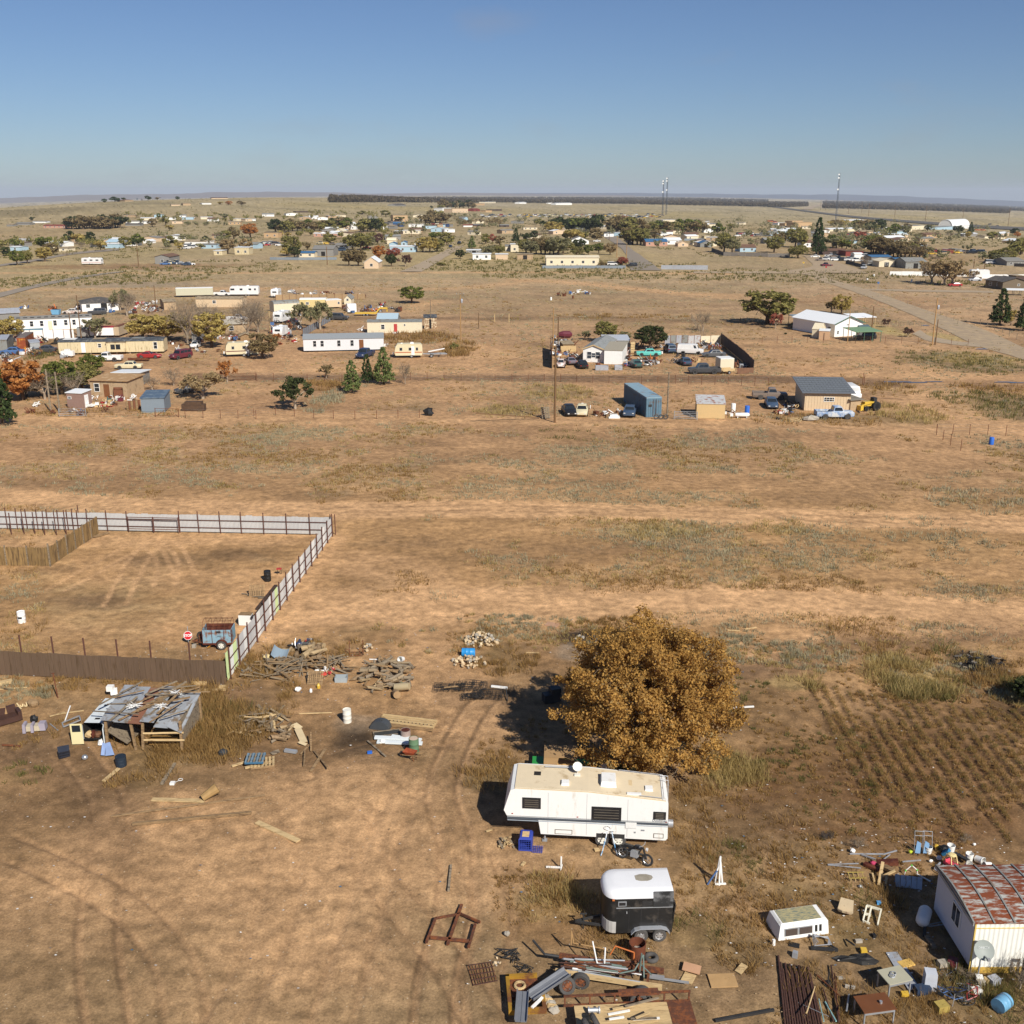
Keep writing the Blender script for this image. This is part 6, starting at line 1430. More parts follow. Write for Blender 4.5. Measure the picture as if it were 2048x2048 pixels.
for x,ang,m_,w in ((0,186,mat('cream_door','d8cc9c',var=.05),.68),(Wv,-72,van_white,.6)):
 q=MB();a=R(ang);dx,dy=cos(a),sin(a);q.bar((x,0,.72),(x+dx*w,dy*w,.72),.05,1.3);o=q.obj('rear_door',m_,t)
 q=MB();nx,ny=dy,-dx
 q.bar((x+dx*.1,dy*.1-.004,1.08),(x+dx*(w-.1),dy*(w-.1)-.004,1.08),.066,.42);q.obj('door_window',glass,o)
for k in range(4):
 r_=random.Random(k);q=MB();q.blob((0,0,.2),(r_.uniform(.3,.5),r_.uniform(.3,.5),r_.uniform(.3,.5)),8,k);one(q,'bag',[wpale,deep_rust,mat('brown_cloth','6a4a34'),white][k],['tan bag inside the open van box','dark red bundle inside the open van box','brown bundle at the mouth of the van box','white bag on the ground before the van box'][k],'bag',A+Vector((.3+.25*k,.15-.25*(k==3),.42 if k<3 else 0)))
for k in range(2):q=MB();q.box((0,0,.22),(.42,.36,.34));one(q,'plastic_tub',white,('white tub on the junk behind the van box','second white tub lying behind the van box')[k],'tub',Q('j',930+30*k,262+28*k,.35-.25*k),R(20*k))
t=thing('plastic_shelf','dark tipped plastic drawer unit of three tiers','shelf',Q('j',540,800),R(22))
t.rotation_euler=(R(28),0,R(25))
for k in range(3):MB().box((0,0,.1+k*.24),(.62,.42,.16)).obj('tier',mat('dark_blue_plastic',(.03,.035,.05),rough=.4,var=.2),t)
for a in (-1,1):
 for b in (-1,1):MB().box((a*.28,b*.18,.34),(.05,.05,.68)).obj('upright',dmet,t)
q=MB();q.blob((0,0,.16),(.38,.36,.32),12,2,.02);one(q,'metal_bowl',mat('shiny_bowl',(.5,.52,.54),rough=.25,metal=.7,var=.1),'shiny round metal bowl on the dirt','bowl',Q('j',715,838),smooth=60)
barrel('j',1020,885,mat('navy_drum',(.02,.03,.045),rough=.5,var=.2),'dark navy drum below the open van box',.3,.6)
q=MB();P=[(-.4,0,.75),(-.15,-.1,.8),(.1,0,.78),(.4,-.12,.45)];q.slab([(-.45,.05,.8),(-.5,-.25,.15),(-.3,-.2,.1),(-.2,.0,.75)],.03).slab([(-.2,.0,.8),(-.25,-.25,.1),(.3,-.3,.2),(.0,.0,.85)],.03);one(q,'cloth',mat('pale_blue_cloth','7f93b8',var=.15),'pale blue cloth draped beside the navy drum','cloth',Q('j',935,800))
cushion=mat('grey_lilac_upholstery','98909a',var=.12);cush2=mat('cream_upholstery','b0a48c',var=.12)
t=thing('arm_chair','grey and cream upholstered chair broken on the dirt','chair',Q('q',640,800),R(8))
for c_,d_,m_,nm in (((0,.1,.25),(.9,.55,.3),cush2,'seat'),((-.42,0,.32),(.18,.6,.55),cushion,'armrest'),((.05,-.05,.32),(.16,.55,.5),cushion,'armrest'),((.55,.12,.3),(.42,.5,.45),cushion,'backrest')):MB().box(c_,d_,taper=.85).obj(nm,m_,t)
q=MB();q.blob((0,0,.22),(.5,.3,.5),8,3);one(q,'rubbish_bag',bplas,'black rubbish bag behind the broken grey chair','bag',Q('q',670,620))
t=thing('sofa','brown leather sofa at the edge of the junk','sofa',Q('q',90,640),R(40));leather=mat('brown_leather','4a342c',rough=.5,var=.2)
for c_,d_,nm in (((0,0,.25),(1.7,.8,.35),'seat'),((0,.42,.5),(1.7,.22,.7),'backrest'),((-.85,0,.38),(.22,.8,.55),'armrest'),((.85,0,.38),(.22,.8,.55),'armrest')):MB().box(c_,d_,taper=.94).obj(nm,leather,t)
q=MB();q.box((0,0,.3),(.7,.5,.6),taper=.8);one(q,'cardboard_box',mat('cardboard','9a7a54',var=.15),'torn cardboard box leaning over the brown sofa','box',Q('q',40,480,.3),R(20))
q=MB();q.blob((0,0,.2),(.8,.5,.5),8,6,.2);one(q,'boulder',mat('tan_rock','927858',var=.2),'rounded tan rock lump beside the sofa','rock',Q('q',650,310))
for k in range(12):
 r_=random.Random(k+70);x,y=r_.uniform(340,540),r_.uniform(290,380);plank('q',(x,y),(x+r_.uniform(-60,60),y+r_.uniform(-30,20)),.07,.03,mat('fresh_cut_wood','cdb68a',var=.15),'pale splinter in the bright heap beside the sofa','splinters beside the sofa',z1=r_.uniform(0,.2))
plank('q',(40,1075),(400,1100),.08,.08,rust,'dark rusty bar lying in the dirt',name='bar');plank('q',(965,665),(1120,790),.05,.05,gmet,'grey rod lying by the broken chair',name='rod');plank('q',(1250,640),(1370,390),.06,.06,white,'pale stick propped by the grey frame',z1=.25);plank('q',(960,520),(1260,440),.1,.04,wpale,'pale split board beyond the grey frame');plank('q',(1150,470),(1620,405),.09,.04,wpale,'long pale split board near the van box')
t=thing('window_casing','grey rectangular frame lying beside the cream van door','frame',Q('q',1230,740),R(30))
for a,b in (((0,0,.1),(1.0,0,.3)),((0,.6,.1),(1.0,.6,.3)),((0,0,.1),(0,.6,.1)),((1,0,.3),(1,.6,.3))):MB().bar(a,b,.07,.06).obj('rail',gmet,t)
plank('j',(-20,215),(104,190),.32,.22,wpale,'thick pale timber at the picture edge',name='beam');plank('j',(-20,250),(230,235),.1,.05,wpale,'thin pale board before the brown fence');plank('j',(0,245),(100,250),.1,.05,wgry,'short grey board before the brown fence')
for (a,b,w_,h_,m_,lb,nm) in (((1620,215),(1740,205),.3,.2,wpale,'weathered log end by the brown fence corner','log'),((1640,262),(1900,255),.18,.1,wpale,'pale board leading to the fence corner','plank'),((1840,235),(1905,232),.3,.12,wpale,'short pale block at the fence corner','block')):plank('j',a,b,w_,h_,m_,lb,name=nm)
t=thing('steel_post','thin dark post with a cross cap before the brown fence','post',Q('j',487,320));MB().tube((0,0,-.1),(-.1,0,1.75),.04,n=6).obj('shaft',rust,t);MB().box((-.1,0,1.75),(.2,.05,.05)).obj('cap',rust,t)
plank('j',(870,1025),(1000,930),.22,.06,wpale,'pale broken board before the weeds',z1=.1);plank('j',(1360,1050),(1470,880),.16,.12,wgry,'grey beam lying through the weeds',name='beam')
plank('j',(1278,1178),(1722,1190),.28,.07,wpale,'pale plank beside the rolled brush')
plank('U',(265,1651),(503,1628),.16,.14,wood,'long brown beam half sunk in the dirt',name='beam');plank('U',(222,1634),(530,1592),.14,.05,wood,'very long beam nearly buried in the dirt',name='beam');plank('U',(514,1646),(597,1684),.3,.07,wpale,'single pale plank alone on the open dirt')
q=MB();q.lathe([(.1,0),(.2,0),(.24,.5),(.3,.9),(.1,.9)],10,rot=Matrix.Rotation(R(65),3,'Y') );one(q,'brush_roll',mat('dry_brush_roll','96794e',var=.3),'rolled bundle of dry stalks with a dark end','bundle',Q('j',1700,1160,.2),R(30))
q=MB();q.ring((.3,.45,.03),.12,.015,n=10).path([(0,0,.02),(.15,.2,.05),(.28,.35,.04)],.012,4).box((0,0,.08),(.25,.25,.12));one(q,'white_bag',white,'white torn bag with a wire loop on the dirt','bag',Q('j',1450,1045))
q=MB();q.blob((0,0,.2),(.55,.5,.4),10,8,.05);t=one(q,'black_tub',mat('black_tub',(.04,.045,.05),var=.2),'black round tub with white rubbish at the weed edge','tub',Q('j',1875,800));
# heaps of logs, boards and rubble (sheet k, l)
_bars={}
def heap(c,cx,cy,rx,ry,n,ln,th,hgt,ms,label,group,shape='bar',seed=1,name='plank',cat=None):
 px,py,wx,wy=bworld((c,cx,cy,rx,ry));r_=random.Random(seed)
 for k in range(n):
  a,rr=r_.uniform(0,6.28),r_.random()**.6;x,y=px+wx*rr*cos(a),py+wy*rr*sin(a)
  L_=r_.uniform(*ln);key=(shape,k%4,name)
  if key not in _bars:
   q=MB();s_=random.Random(k)
   if shape=='log':q.tube((-.5,0,0),(0,s_.uniform(-.15,.15),s_.uniform(-.1,.1)),.5,.46,9).tube((0,0,0),(.5,0,0),.46,.4,9)
   elif shape=='rock':q.blob((0,0,0),(1,1,1),6,k,.35)
   else:q.bar((-.5,0,0),(.5,0,0),1,1)
   _bars[key]=q.mesh(name,[wood])
  o=bpy.data.objects.new(name,_bars[key]);COL.objects.link(o);t_=r_.uniform(*th)
  z=hgt*max(0,1-rr*rr)*r_.uniform(.3,1)+t_*.4
  o.location=(x,y,float(terra(x,y))+z)
  if shape=='rock':o.scale=(L_,L_*r_.uniform(.6,1),L_*r_.uniform(.5,.9));o.rotation_euler=(r_.uniform(0,3),r_.uniform(0,3),r_.uniform(0,3))
  elif shape=='log':o.scale=(L_,t_,t_);o.rotation_euler=(0,r_.uniform(-.25,.25),r_.uniform(0,3.14))
  else:o.scale=(L_,t_,r_.uniform(.03,.06));o.rotation_euler=(r_.uniform(-.4,.4),r_.uniform(-.3,.3),r_.uniform(0,3.14))
  paint(o,r_.choice(ms));tag(o,label,cat or name.replace('_',' '),group)
BRD=[wood,wgry,wgry,mat('grey_brown_board','8a785e',var=.3)]
LOGS=[log_m,mat('pale_log','a08a68',rough=.95,var=.35,stain='6e5a40',amount=.3),wgry]
heap('k',1400,460,240,120,60,(.5,1.4),(.1,.28),.5,LOGS+BRD,'cut log in the tumbled log heap','logs of the tumbled heap','log',3,'log')
heap('k',1430,560,200,60,24,(.5,1.2),(.1,.2),.4,LOGS,'short branch piece at the foot of the log heap','branch pieces of the log heap','log',5,'branch')
heap('k',760,280,200,60,16,(.5,1.3),(.22,.45),.4,LOGS,'thick log lying behind the board heap near the motorcycle wreck','logs behind the board heap','log',7,'log')
heap('k',500,420,300,100,64,(.7,2.0),(.07,.16),.55,BRD,'weathered board in the long heap by the metal fence corner','boards heaped by the fence corner','bar',9)
heap('k',880,400,260,80,44,(.7,2.0),(.06,.14),.5,BRD,'thin grey board in the middle of the long heap','boards in the middle of the heap','bar',11)
heap('k',330,860,230,110,44,(.6,1.7),(.07,.2),.5,BRD+[wpale],'broken board in the heap behind the tall brown weeds','boards heaped in the weeds','bar',13)
heap('k',540,980,70,90,12,(.4,1.0),(.12,.25),.3,LOGS,'gnarled root wood beside the board heap in the weeds','root wood in the weeds','log',15,'branch')
RUB=[concr,mat('pale_rubble','bda684',rough=.95,var=.15),mat('cream_rubble','cbb592',rough=.95,var=.12)]
heap('l',290,180,95,42,80,(.12,.36),(.15,.3),.5,RUB,'pale broken concrete lump in the far rubble pile','lumps of the far rubble pile','rock',17,'rubble','rubble')
heap('l',225,300,100,34,64,(.1,.32),(.12,.25),.35,RUB,'pale broken concrete lump in the near rubble pile by the blue barrel','lumps of the near rubble pile','rock',19,'rubble','rubble')
heap('k',1240,245,35,28,8,(.15,.35),(.2,.3),.2,RUB,'cream stone lump beside the steel frame','stones by the steel frame','rock',21,'rubble','rubble')
heap('l',960,190,170,50,26,(.1,.4),(.1,.2),.2,[dark_in,mat('ash_grey','6a645c'),concr],'burnt scrap in the ash heap behind the tree','burnt scrap behind the tree','rock',23,'rubble','rubble')
heap('n',1640,340,200,80,40,(.1,.45),(.06,.16),.25,[dark_in,mat('ash_grey','6a645c'),mat('char',(.03,.028,.027)),wgry],'charred stick on the burnt black patch','charred sticks on the burnt patch','bar',25,'stick')
heap('k',900,430,60,40,5,(.2,.4),(.2,.3),.3,[white,PAINT['red'],wpale],'crumpled plastic scrap above the slatted pallet','plastic scrap by the pallet','rock',27,'plastic_scrap')
barrel('l',182,262,mat('light_blue_drum','2f86c2',rough=.4,var=.08),'light blue plastic barrel lying beside the rubble',.3,.9,88)
t=thing('pallet','brown slatted pallet leaning on the board heap','pallet',Q('k',795,545),R(-3));t.rotation_euler=(R(-38),0,R(-3))
for k in range(8):MB().rb(-.5+k*.13,-.4+k*.13,-.02,0,0,.95).obj('slat',wood,t)
for z in (.05,.45,.85):MB().rb(-.5,.51,.01,.09,z,z+.08).obj('bearer',wood,t)
for (x,y,m_,lb,w_,nm) in ((1020,512,mat('grey_plastic_crate','9aa2a4',var=.1),'grey plastic crate between the two heaps',.8,'crate'),(870,462,mat('red_plastic','c0483c',var=.1),'red plastic crate on top of the board heap',.36,'crate'),(810,445,white,'white plastic sack on top of the board heap',.4,'sack'),(395,330,mat('cream_foam','d0bc88',var=.1),'cream slab propped on the end of the heap',.55,'slab'),(828,572,PAINT['yellow'],'yellow plastic bottle at the foot of the heap',.34,'bottle'),(764,605,white,'white round jug at the foot of the heap',.26,'jug'),(655,600,white,'white bag with black lining before the heap',.5,'bag'),(1365,1035,white,'white paper carton on the white panels',.4,'carton'),(1520,530,mat('green_scrap','2f7a3c'),'green scrap by the tan tank',.2,'plastic_scrap')):
 q=MB()
 if nm=='crate':
  q.rb(-w_/2,w_/2,-w_/3,w_/3,0,.04)
  for a in ((-w_/2,w_/2,-w_/3,-w_/3+.03),(-w_/2,w_/2,w_/3-.03,w_/3),(-w_/2,-w_/2+.03,-w_/3+.03,w_/3-.03),(w_/2-.03,w_/2,-w_/3+.03,w_/3-.03)):q.rb(*a,.04,w_*.45)
 elif nm in ('bottle','jug'):q.lathe([(0,0),(w_*.35,0),(w_*.36,w_*.6),(w_*.14,w_*.9),(w_*.13,w_),(0,w_)],10)
 else:q.blob((0,0,w_*.3),(w_,w_*.7,w_*.6),8,int(x),.2)
 up=.45 if y<470 and nm!='slab' else 0
 one(q,nm,m_,lb,nm.replace('_',' '),Q('k',x,y,up),R(x%60))
q=MB()
for k in range(7):a0,a1=R(-50+k*100/7),R(-50+(k+1)*100/7);q.slab([(-.5*cos(0),.7*sin(a0),.7*(1-cos(a0))),(.5,.7*sin(a0),.7*(1-cos(a0))),(.5,.7*sin(a1),.7*(1-cos(a1))),(-.5,.7*sin(a1),.7*(1-cos(a1)))],.015)
o=one(q,'curved_sheet',mat('blue_grey_plastic','7d8c96',var=.06),'curved blue grey sheet lying on the log end of the heap','sheet',Q('k',500,285,.35),R(90));o.rotation_euler=(R(20),R(-20),R(85))
def moto(c,x,y,rz,lie,label,col,up=.0):
 t=thing('motorcycle',label,'motorcycle',Q(c,x,y,up));t.rotation_euler=(R(lie),0,R(rz))
 for wx in (-.65,.65):
  w_=MB().ring((wx,0,.3),.26,.05,(0,1,0),16,6).obj('wheel',rubber,t);q=MB();q.ring((wx,0,.3),.2,.015,(0,1,0),14,4)
  for k in range(5):q.tube((wx,0,.3),(wx+.2*cos(k*1.257),0,.3+.2*sin(k*1.257)),.01,n=4)
  q.obj('rim',rim_m,w_)
 MB().bar((-.6,0,.32),(-.35,0,.85),.1,.06).bar((-.35,0,.8),(.3,0,.6),.08,.07).bar((.3,0,.6),(.65,0,.32),.1,.05).bar((-.3,0,.75),(-.05,0,.25),.07,.06).bar((-.05,0,.25),(.4,0,.3),.07,.06).obj('frame',dmet,t)
 MB().box((.02,0,.42),(.35,.28,.3)).tube((0,-.15,.35),(.6,-.17,.33),.045).obj('engine',rim_m if col!='black' else gmet,t)
 MB().blob((-.12,0,.78),(.5,.28,.26),10,1,.05).obj('tank',PAINT[col],t);MB().box((.35,0,.72),(.55,.22,.1),taper=.85).obj('seat',bplas,t)
 MB().path([(-.3,-.38,.98),(-.36,-.15,.95),(-.36,.15,.95),(-.3,.38,.98)],.018,5).obj('handlebar',rim_m,t)
 MB().lathe([(0,0),(.08,.02),(.09,.1),(0,.1)],10,(-.5,0,.8),Matrix.Rotation(R(-90),3,'Y')).obj('headlight',mat('headlight_glass',(.6,.6,.58)),t)
 return t
moto('k',680,215,10,55,'wrecked dark motorcycle lying behind the heap','navy',.15);moto('k',780,235,-25,70,'burnt black motorcycle frame beside the dark wreck','black',.1)
heap('k',730,200,110,30,10,(.12,.3),(.1,.2),.3,[PAINT['red'],dmet,rim_m,PAINT['navy']],'small motorcycle part strewn around the wreck','parts of the motorcycle wreck','rock',29,'engine_part')
t=thing('iron_bedstead','standing rusty bedstead with two uprights','bed',Q('k',1085,305),0)
for x in (0,.95):MB().tube((x,.3,0),(x,.3,1.1),.03,n=6).obj('post',rust,t)
for y in (0,.3,.6):MB().tube((0,y,.06),(.95,y,.06),.025,n=6).obj('rail',rust,t)
for x in (-.18,.78):MB().path([(x,0,.05),(x-.1,.1,.5),(x+.1,.2,.45),(x+.2,.2,.05)],.02,5).obj('bracket',rust,t)
def bucket_mesh(r=.15,h=.36,m_=None):
 q=MB();q.lathe([(0,.0),(r*.86,0),(r,h),(r*1.06,h-.01),(r*1.06,h-.04),(r,h-.05),(r*.94,h-.01),(r*.8,.02),(0,.02)],14);return q
def bucket(c,x,y,label,m_=white,tip=None,rz=0,r=.16,h=.38,up=0.,handle=True):
 t=thing('bucket',label,'bucket',Q(c,x,y,up),R(rz));bucket_mesh(r,h).obj('body',m_,t,smooth=40)
 if handle:MB().path([(-r,0,h-.03),(-r*.8,-.12,h*.55),(0,-.17,h*.42),(r*.8,-.12,h*.55),(r,0,h-.03)],.008,4).obj('handle',gmet,t)
 if tip is not None:t.rotation_euler=(R(tip),0,R(rz));t.location.z+=r
 return t
bucket('k',1535,350,'white bucket tipped over at the top of the log heap',tip=70,rz=-20,r=.2,h=.45,up=.1)
q=MB();q.lathe([(0,-.5),(.24,-.5),(.26,0),(.24,.5),(0,.5)],12,rot=Matrix.Rotation(R(80),3,'Y'));one(q,'tank',mat('tan_metal_tank','a89878',rough=.35,var=.08),'tan metal tank lying on the log heap','tank',Q('k',1530,560,.35),R(-12),smooth=40)
q=MB();q.lathe([(.2,-.4),(.24,-.4),(.24,.4),(.2,.4)],12,rot=Matrix.Rotation(R(75),3,'X'));one(q,'drain_pipe',mat('tan_clay','9a7c58',var=.2),'broken clay pipe at the foot of the log heap','pipe',Q('k',1480,620,.2),R(15))
barrel('k',1070,855,mat('cream_white_drum',(.7,.67,.58),rough=.5,var=.06),'cream white barrel standing alone between the heaps',.26,.85)
plank('k',(665,792),(938,783),.06,.05,wpale,'thin pale pole lying behind the white barrel',name='pole');plank('k',(1255,335),(1328,338),.06,.06,white,'short white pipe beyond the bed frame',name='pipe')
q=MB();n_=12
for k in range(n_):a0,a1=math.pi*k/n_,math.pi*(k+1)/n_;q.add([(.62*cos(a0),-.3,.55*sin(a0)),(.62*cos(a1),-.3,.55*sin(a1)),(.62*cos(a1),.35,.5*sin(a1)),(.62*cos(a0),.35,.5*sin(a0))],[(0,1,2,3)])
q.add([(.62*cos(math.pi*k/n_),-.3,.55*sin(math.pi*k/n_)) for k in range(n_+1)],[tuple(range(n_+1))]);q.box((.05,0,.56),(.16,.16,.04))
one(q,'half_tank',mat('charcoal_plastic',(.06,.065,.07),rough=.5,var=.12),'charcoal domed tank half next to the slatted bench frame','tank',Q('k',1350,905),R(-10))
A,B=Q('k',1330,880),Q('k',1790,935);d=B-A;L_=d.length;t=thing('slatted_frame','long tan slatted frame lying flat on the dirt','frame',A,math.atan2(d.y,d.x))
for y in (0,.28,.55,.8):MB().rb(0,L_,y,y+.09,.22,.3).obj('slat',wpale,t)
for x in (0,L_-.08):MB().rb(x,x+.08,-.02,.92,.12,.22).obj('end_rail',wpale,t)
MB().rb(0,L_,-.03,0,.0,.22).obj('side_board',wood,t)
for k in range(14):MB().box((.2+k*(L_-.4)/13,.23,.26),(.05,.06,.05)).obj('peg',dmet,t)
barrel('k',1560,985,mat('pinkish_grey_drum','9c8a80',var=.12),'short pinkish grey drum open at the top',.29,.5,lid=deep_rust)
t=thing('window_frame','dark old window frame lying by the pinkish drum','window frame',Q('k',1300,985),R(14));MB().rb(0,1.5,0,.5,.02,.06).obj('pane',mat('dark_dusty_glass',(.05,.05,.045),rough=.3),t)
for a in ((0,1.5,-.06,0),(0,1.5,.5,.56),(-.06,0,-.06,.56),(1.5,1.56,-.06,.56)):MB().rb(*a,.0,.09).obj('sash',wgry,t)
for k,(a,b,lb) in enumerate((((1300,1000),(1590,1012),'white gutter panel on top of the pair'),((1320,1030),(1700,1045),'long white gutter panel nearest the green drum'),((1440,985),(1690,1018),'white gutter panel behind the pair'))):plank('k',a,b,.3,.1,mat('pale_blue_white_panel',(.66,.7,.7),var=.05),lb,name='panel',z0=.05*(k==0),z1=.05*(k==0))
barrel('k',1630,1115,mat('rusty_green_drum','5e7a5c',rough=.7,var=.12,stain='7a4e34',amount=.3),'green drum with a rusty white lid beside the wheelbarrow',.29,.95,lid=mat('rusty_white_lid','bda690',var=.1,stain='8a5a3a',amount=.4))
t=thing('wheelbarrow','rust red wheelbarrow with an empty tray','wheelbarrow',Q('k',1600,1165),R(-22));rr_=mat('rust_red_tray','8a4228',rough=.75,var=.15,stain='a8623c',amount=.4)
q=MB();P0=[(-.38,-.26,.5),(.38,-.22,.5),(.38,.22,.5),(-.38,.26,.5)];P1=[(-.22,-.16,.28),(.22,-.14,.28),(.22,.14,.28),(-.22,.16,.28)];q.add(P0+P1+[(x*.94,y*.94,z-.01) for x,y,z in P0]+[(x*.94,y*.94,z+.015) for x,y,z in P1],[(0,1,5,4),(1,2,6,5),(2,3,7,6),(3,0,4,7),(4,5,6,7),(8,12,13,9),(9,13,14,10),(10,14,15,11),(11,15,12,8),(12,15,14,13),(0,8,9,1),(1,9,10,2),(2,10,11,3),(3,11,8,0)]);q.obj('tray',rr_,t)
for s_ in (-1,1):MB().bar((-.5,s_*.1,.2),(.8,s_*.28,.45),.04,.04).obj('handle',wood,t);MB().bar((.2,s_*.18,.3),(.3,s_*.2,0),.035,.035).obj('leg',rust,t)
putw(t,-.52,0,.19,.08,rust,rubber)
plank('k',(1240,1020),(1392,1152),.1,.05,wgry,'grey board lying towards the wheelbarrow');plank('k',(1280,1062),(1390,1040),.08,.04,wood,'short board before the white carton')
q=MB();q.box((0,0,.05),(.28,.2,.1));one(q,'blue_jug',blue_m,'blue plastic jug lying near the crossed boards','jug',Q('k',1258,1118),R(10))
t=thing('pallet','grey blue pallet with dark slats on top of a stack','pallet',Q('k',300,1195,.12),R(4))
for k in range(7):MB().rb(-.52+k*.155,-.42+k*.155,-.5,.5,.3,.33).obj('slat',wgry if k%2 else mat('blue_grey_slat','70828c',var=.15),t)
for y in (-.5,-.05,.42):MB().rb(-.52,.52,y,y+.08,.18,.3).obj('bearer',mat('blue_bearer','3c6480',var=.15),t)
t=thing('pallet','plain tan pallet under the grey blue pallet','pallet',Q('k',350,1210),R(12))
for k in range(7):MB().rb(-.6+k*.2,-.48+k*.2,-.5,.5,.12,.15).obj('slat',wpale,t)
for y in (-.5,-.05,.42):MB().rb(-.6,.72,y,y+.08,0,.12).obj('bearer',wood,t)
plank('k',(210,1250),(445,1195),.18,.08,wpale,'pale beam along the front of the stacked pallets',name='beam');plank('k',(100,1235),(225,1195),.15,.07,wpale,'pale board end beside the stacked pallets');plank('k',(430,1130),(495,1105),.3,.06,wgry,'flat grey board behind the stacked pallets');plank('k',(545,1105),(645,1120),.22,.15,gmet,'grey metal pipe behind the crossed timbers',name='pipe')
for a,b,w_,z1,lb in (((765,1280),(885,1105),.16,.1,'broad timber of the crossed pair'),((790,1110),(905,1268),.1,.15,'thin timber of the crossed pair'),((680,1135),(752,1060),.08,.05,'pale stick near the crossed timbers'),((765,1110),(768,1015),.08,.5,'upright stake behind the crossed timbers'),((705,1240),(715,1130),.08,.2,'thin stake left standing by the crossed timbers')):plank('k',a,b,w_,.07,wood,lb,z1=z1,z0=.02)
for a,b,w_,lb in (((620,890),(670,915),.45,'pale cardboard sheet at the edge of the weeds'),((655,930),(705,1030),.42,'torn pale cardboard sheet standing by the weeds'),((665,1040),(725,1052),.25,'small cardboard flap below the torn sheet')):plank('k',a,b,w_,.03,mat('pale_cardboard','c8b48e',var=.12),lb,name='cardboard',z0=.1)
springs=mat('burnt_springs',(.025,.022,.02),rough=.8,var=.3)
for k,(x,y,w_,d_,a) in enumerate(((110,450,2.0,1.1,2),(240,440,1.9,1.2,-4),(330,490,2.0,1.2,-3),(240,500,1.4,.8,6))):
 q=MB();r_=random.Random(k);Z=lambda:.12+r_.uniform(-.06,.14)
 for i in range(9):u=w_*i/8-w_/2;q.path([(u,-d_/2,Z()),(u+.05,0,Z()),(u,d_/2,Z())],.018,4)
 for i in range(7):v=d_*i/6-d_/2;q.path([(-w_/2,v,Z()),(0,v+.03,Z()),(w_/2,v,Z())],.018,4)
 for i in range(26):q.ring((r_.uniform(-w_/2,w_/2),r_.uniform(-d_/2,d_/2),Z()),.08,.014,n=7,k=4)
 one(q,'bed_springs',springs,['burnt bed spring frame farthest from the tree','burnt bed spring frame behind the others','burnt bed spring frame by the white post','small burnt spring frame in the middle of the others'][k],'bed springs',Q('l',x,y),R(a))
plank('l',(348,438),(440,448),.16,.1,white,'white post lying at the edge of the tree shade',name='post');plank('l',(545,245),(620,247),.08,.05,wpale,'pale stick left of the tree');plank('l',(440,520),(432,470),.06,.06,dmet,'black post end by the burnt springs',z1=.3,name='post');plank('l',(80,460),(160,452),.1,.06,wood,'brown board on the burnt springs',z0=.2,z1=.2)
plank('l',(1720,560),(1840,553),.1,.08,white,'white pipe lying beyond the tree',name='pipe');plank('l',(660,80),(730,92),.75,.05,mat('pinkish_board','b0896c',var=.1),'pinkish flat board far behind the tree');plank('l',(1690,118),(1760,122),.1,.06,wpale,'pale stick on the far track');plank('l',(1790,112),(1855,102),.08,.06,wpale,'second pale stick on the far track')
q=MB();q.rb(-.55,.55,-.3,.3,.05,.6).rb(-.1,.55,-.3,.3,.6,.95);one(q,'machine_block',dmet,'dark rusted machine in the deep shade of the tree','machine',Q('l',690,520),R(20))
# the amber tree
def big_tree():
 r_=np.random.default_rng(42);p=Q('U',1292,1536);t=thing('amber_tree','big rounded amber leaved tree behind the white caravan','tree',p)
 mb=MB();ends=[];mb.tube((0,0,-.2),(.05,0,1.3),.34,.27,10)
 for k in range(8):
  a=k*.785+r_.normal(0,.2);brch(mb,(.04,0,.9+.08*k),(cos(a)*1.0,sin(a)*1.0,.9),2.5,.16,3,r_,ends,.48,.18,6)
 mb.obj('trunk',bark,t)
 cs,rs=[],[]
 for k in range(820):
  q=r_.normal(size=3);q /= np.linalg.norm(q);rr=r_.uniform(.25,1)**.45
  if q[2]<0:q[:2]*=min(1.5,1/max(math.hypot(q[0],q[1]),.4))**.75
  lump=1+.12*sin(3*math.atan2(q[1],q[0])+2)+.1*sin(5*q[2]*2+q[0]*4)
  c_=np.array([q[0]*4.55*rr*lump-.15,q[1]*4.5*rr*lump,4.9+q[2]*(3.9 if q[2]>0 else 4.2)*rr*lump])
  if c_[2]<.9 and math.hypot(c_[0],c_[1])<3.3:continue
  if c_[2]<.5:continue
  cs.append(c_);rs.append(r_.uniform(.3,.75))
 for e in ends:
  if e.z>2:cs.append(np.array(e));rs.append(r_.uniform(.3,.55))
 V,F=lcloud(cs,rs,118,.095,r_,.85,.25)
 me=mesh_from('crown',V,F,[lmat('leaf_amber_big',['6c5632','8e7040','a27c42','b08a4c','90835f'],.4,1.3)]);o=inst('crown',me,t)
 tw=MB();e2=[]
 for c_ in cs[::6]:brch(tw,c_*.9+np.array([0,0,.3]),r_.normal(0,1,3)+np.array([0,0,.3]),.7,.016,1,r_,e2,.5,.1,3)
 tw.obj('twigs',twg,t)
big_tree()
tree('round','dark','n',1985,590,210,'dark green tree cut by the picture edge near the burnt patch',1.1)
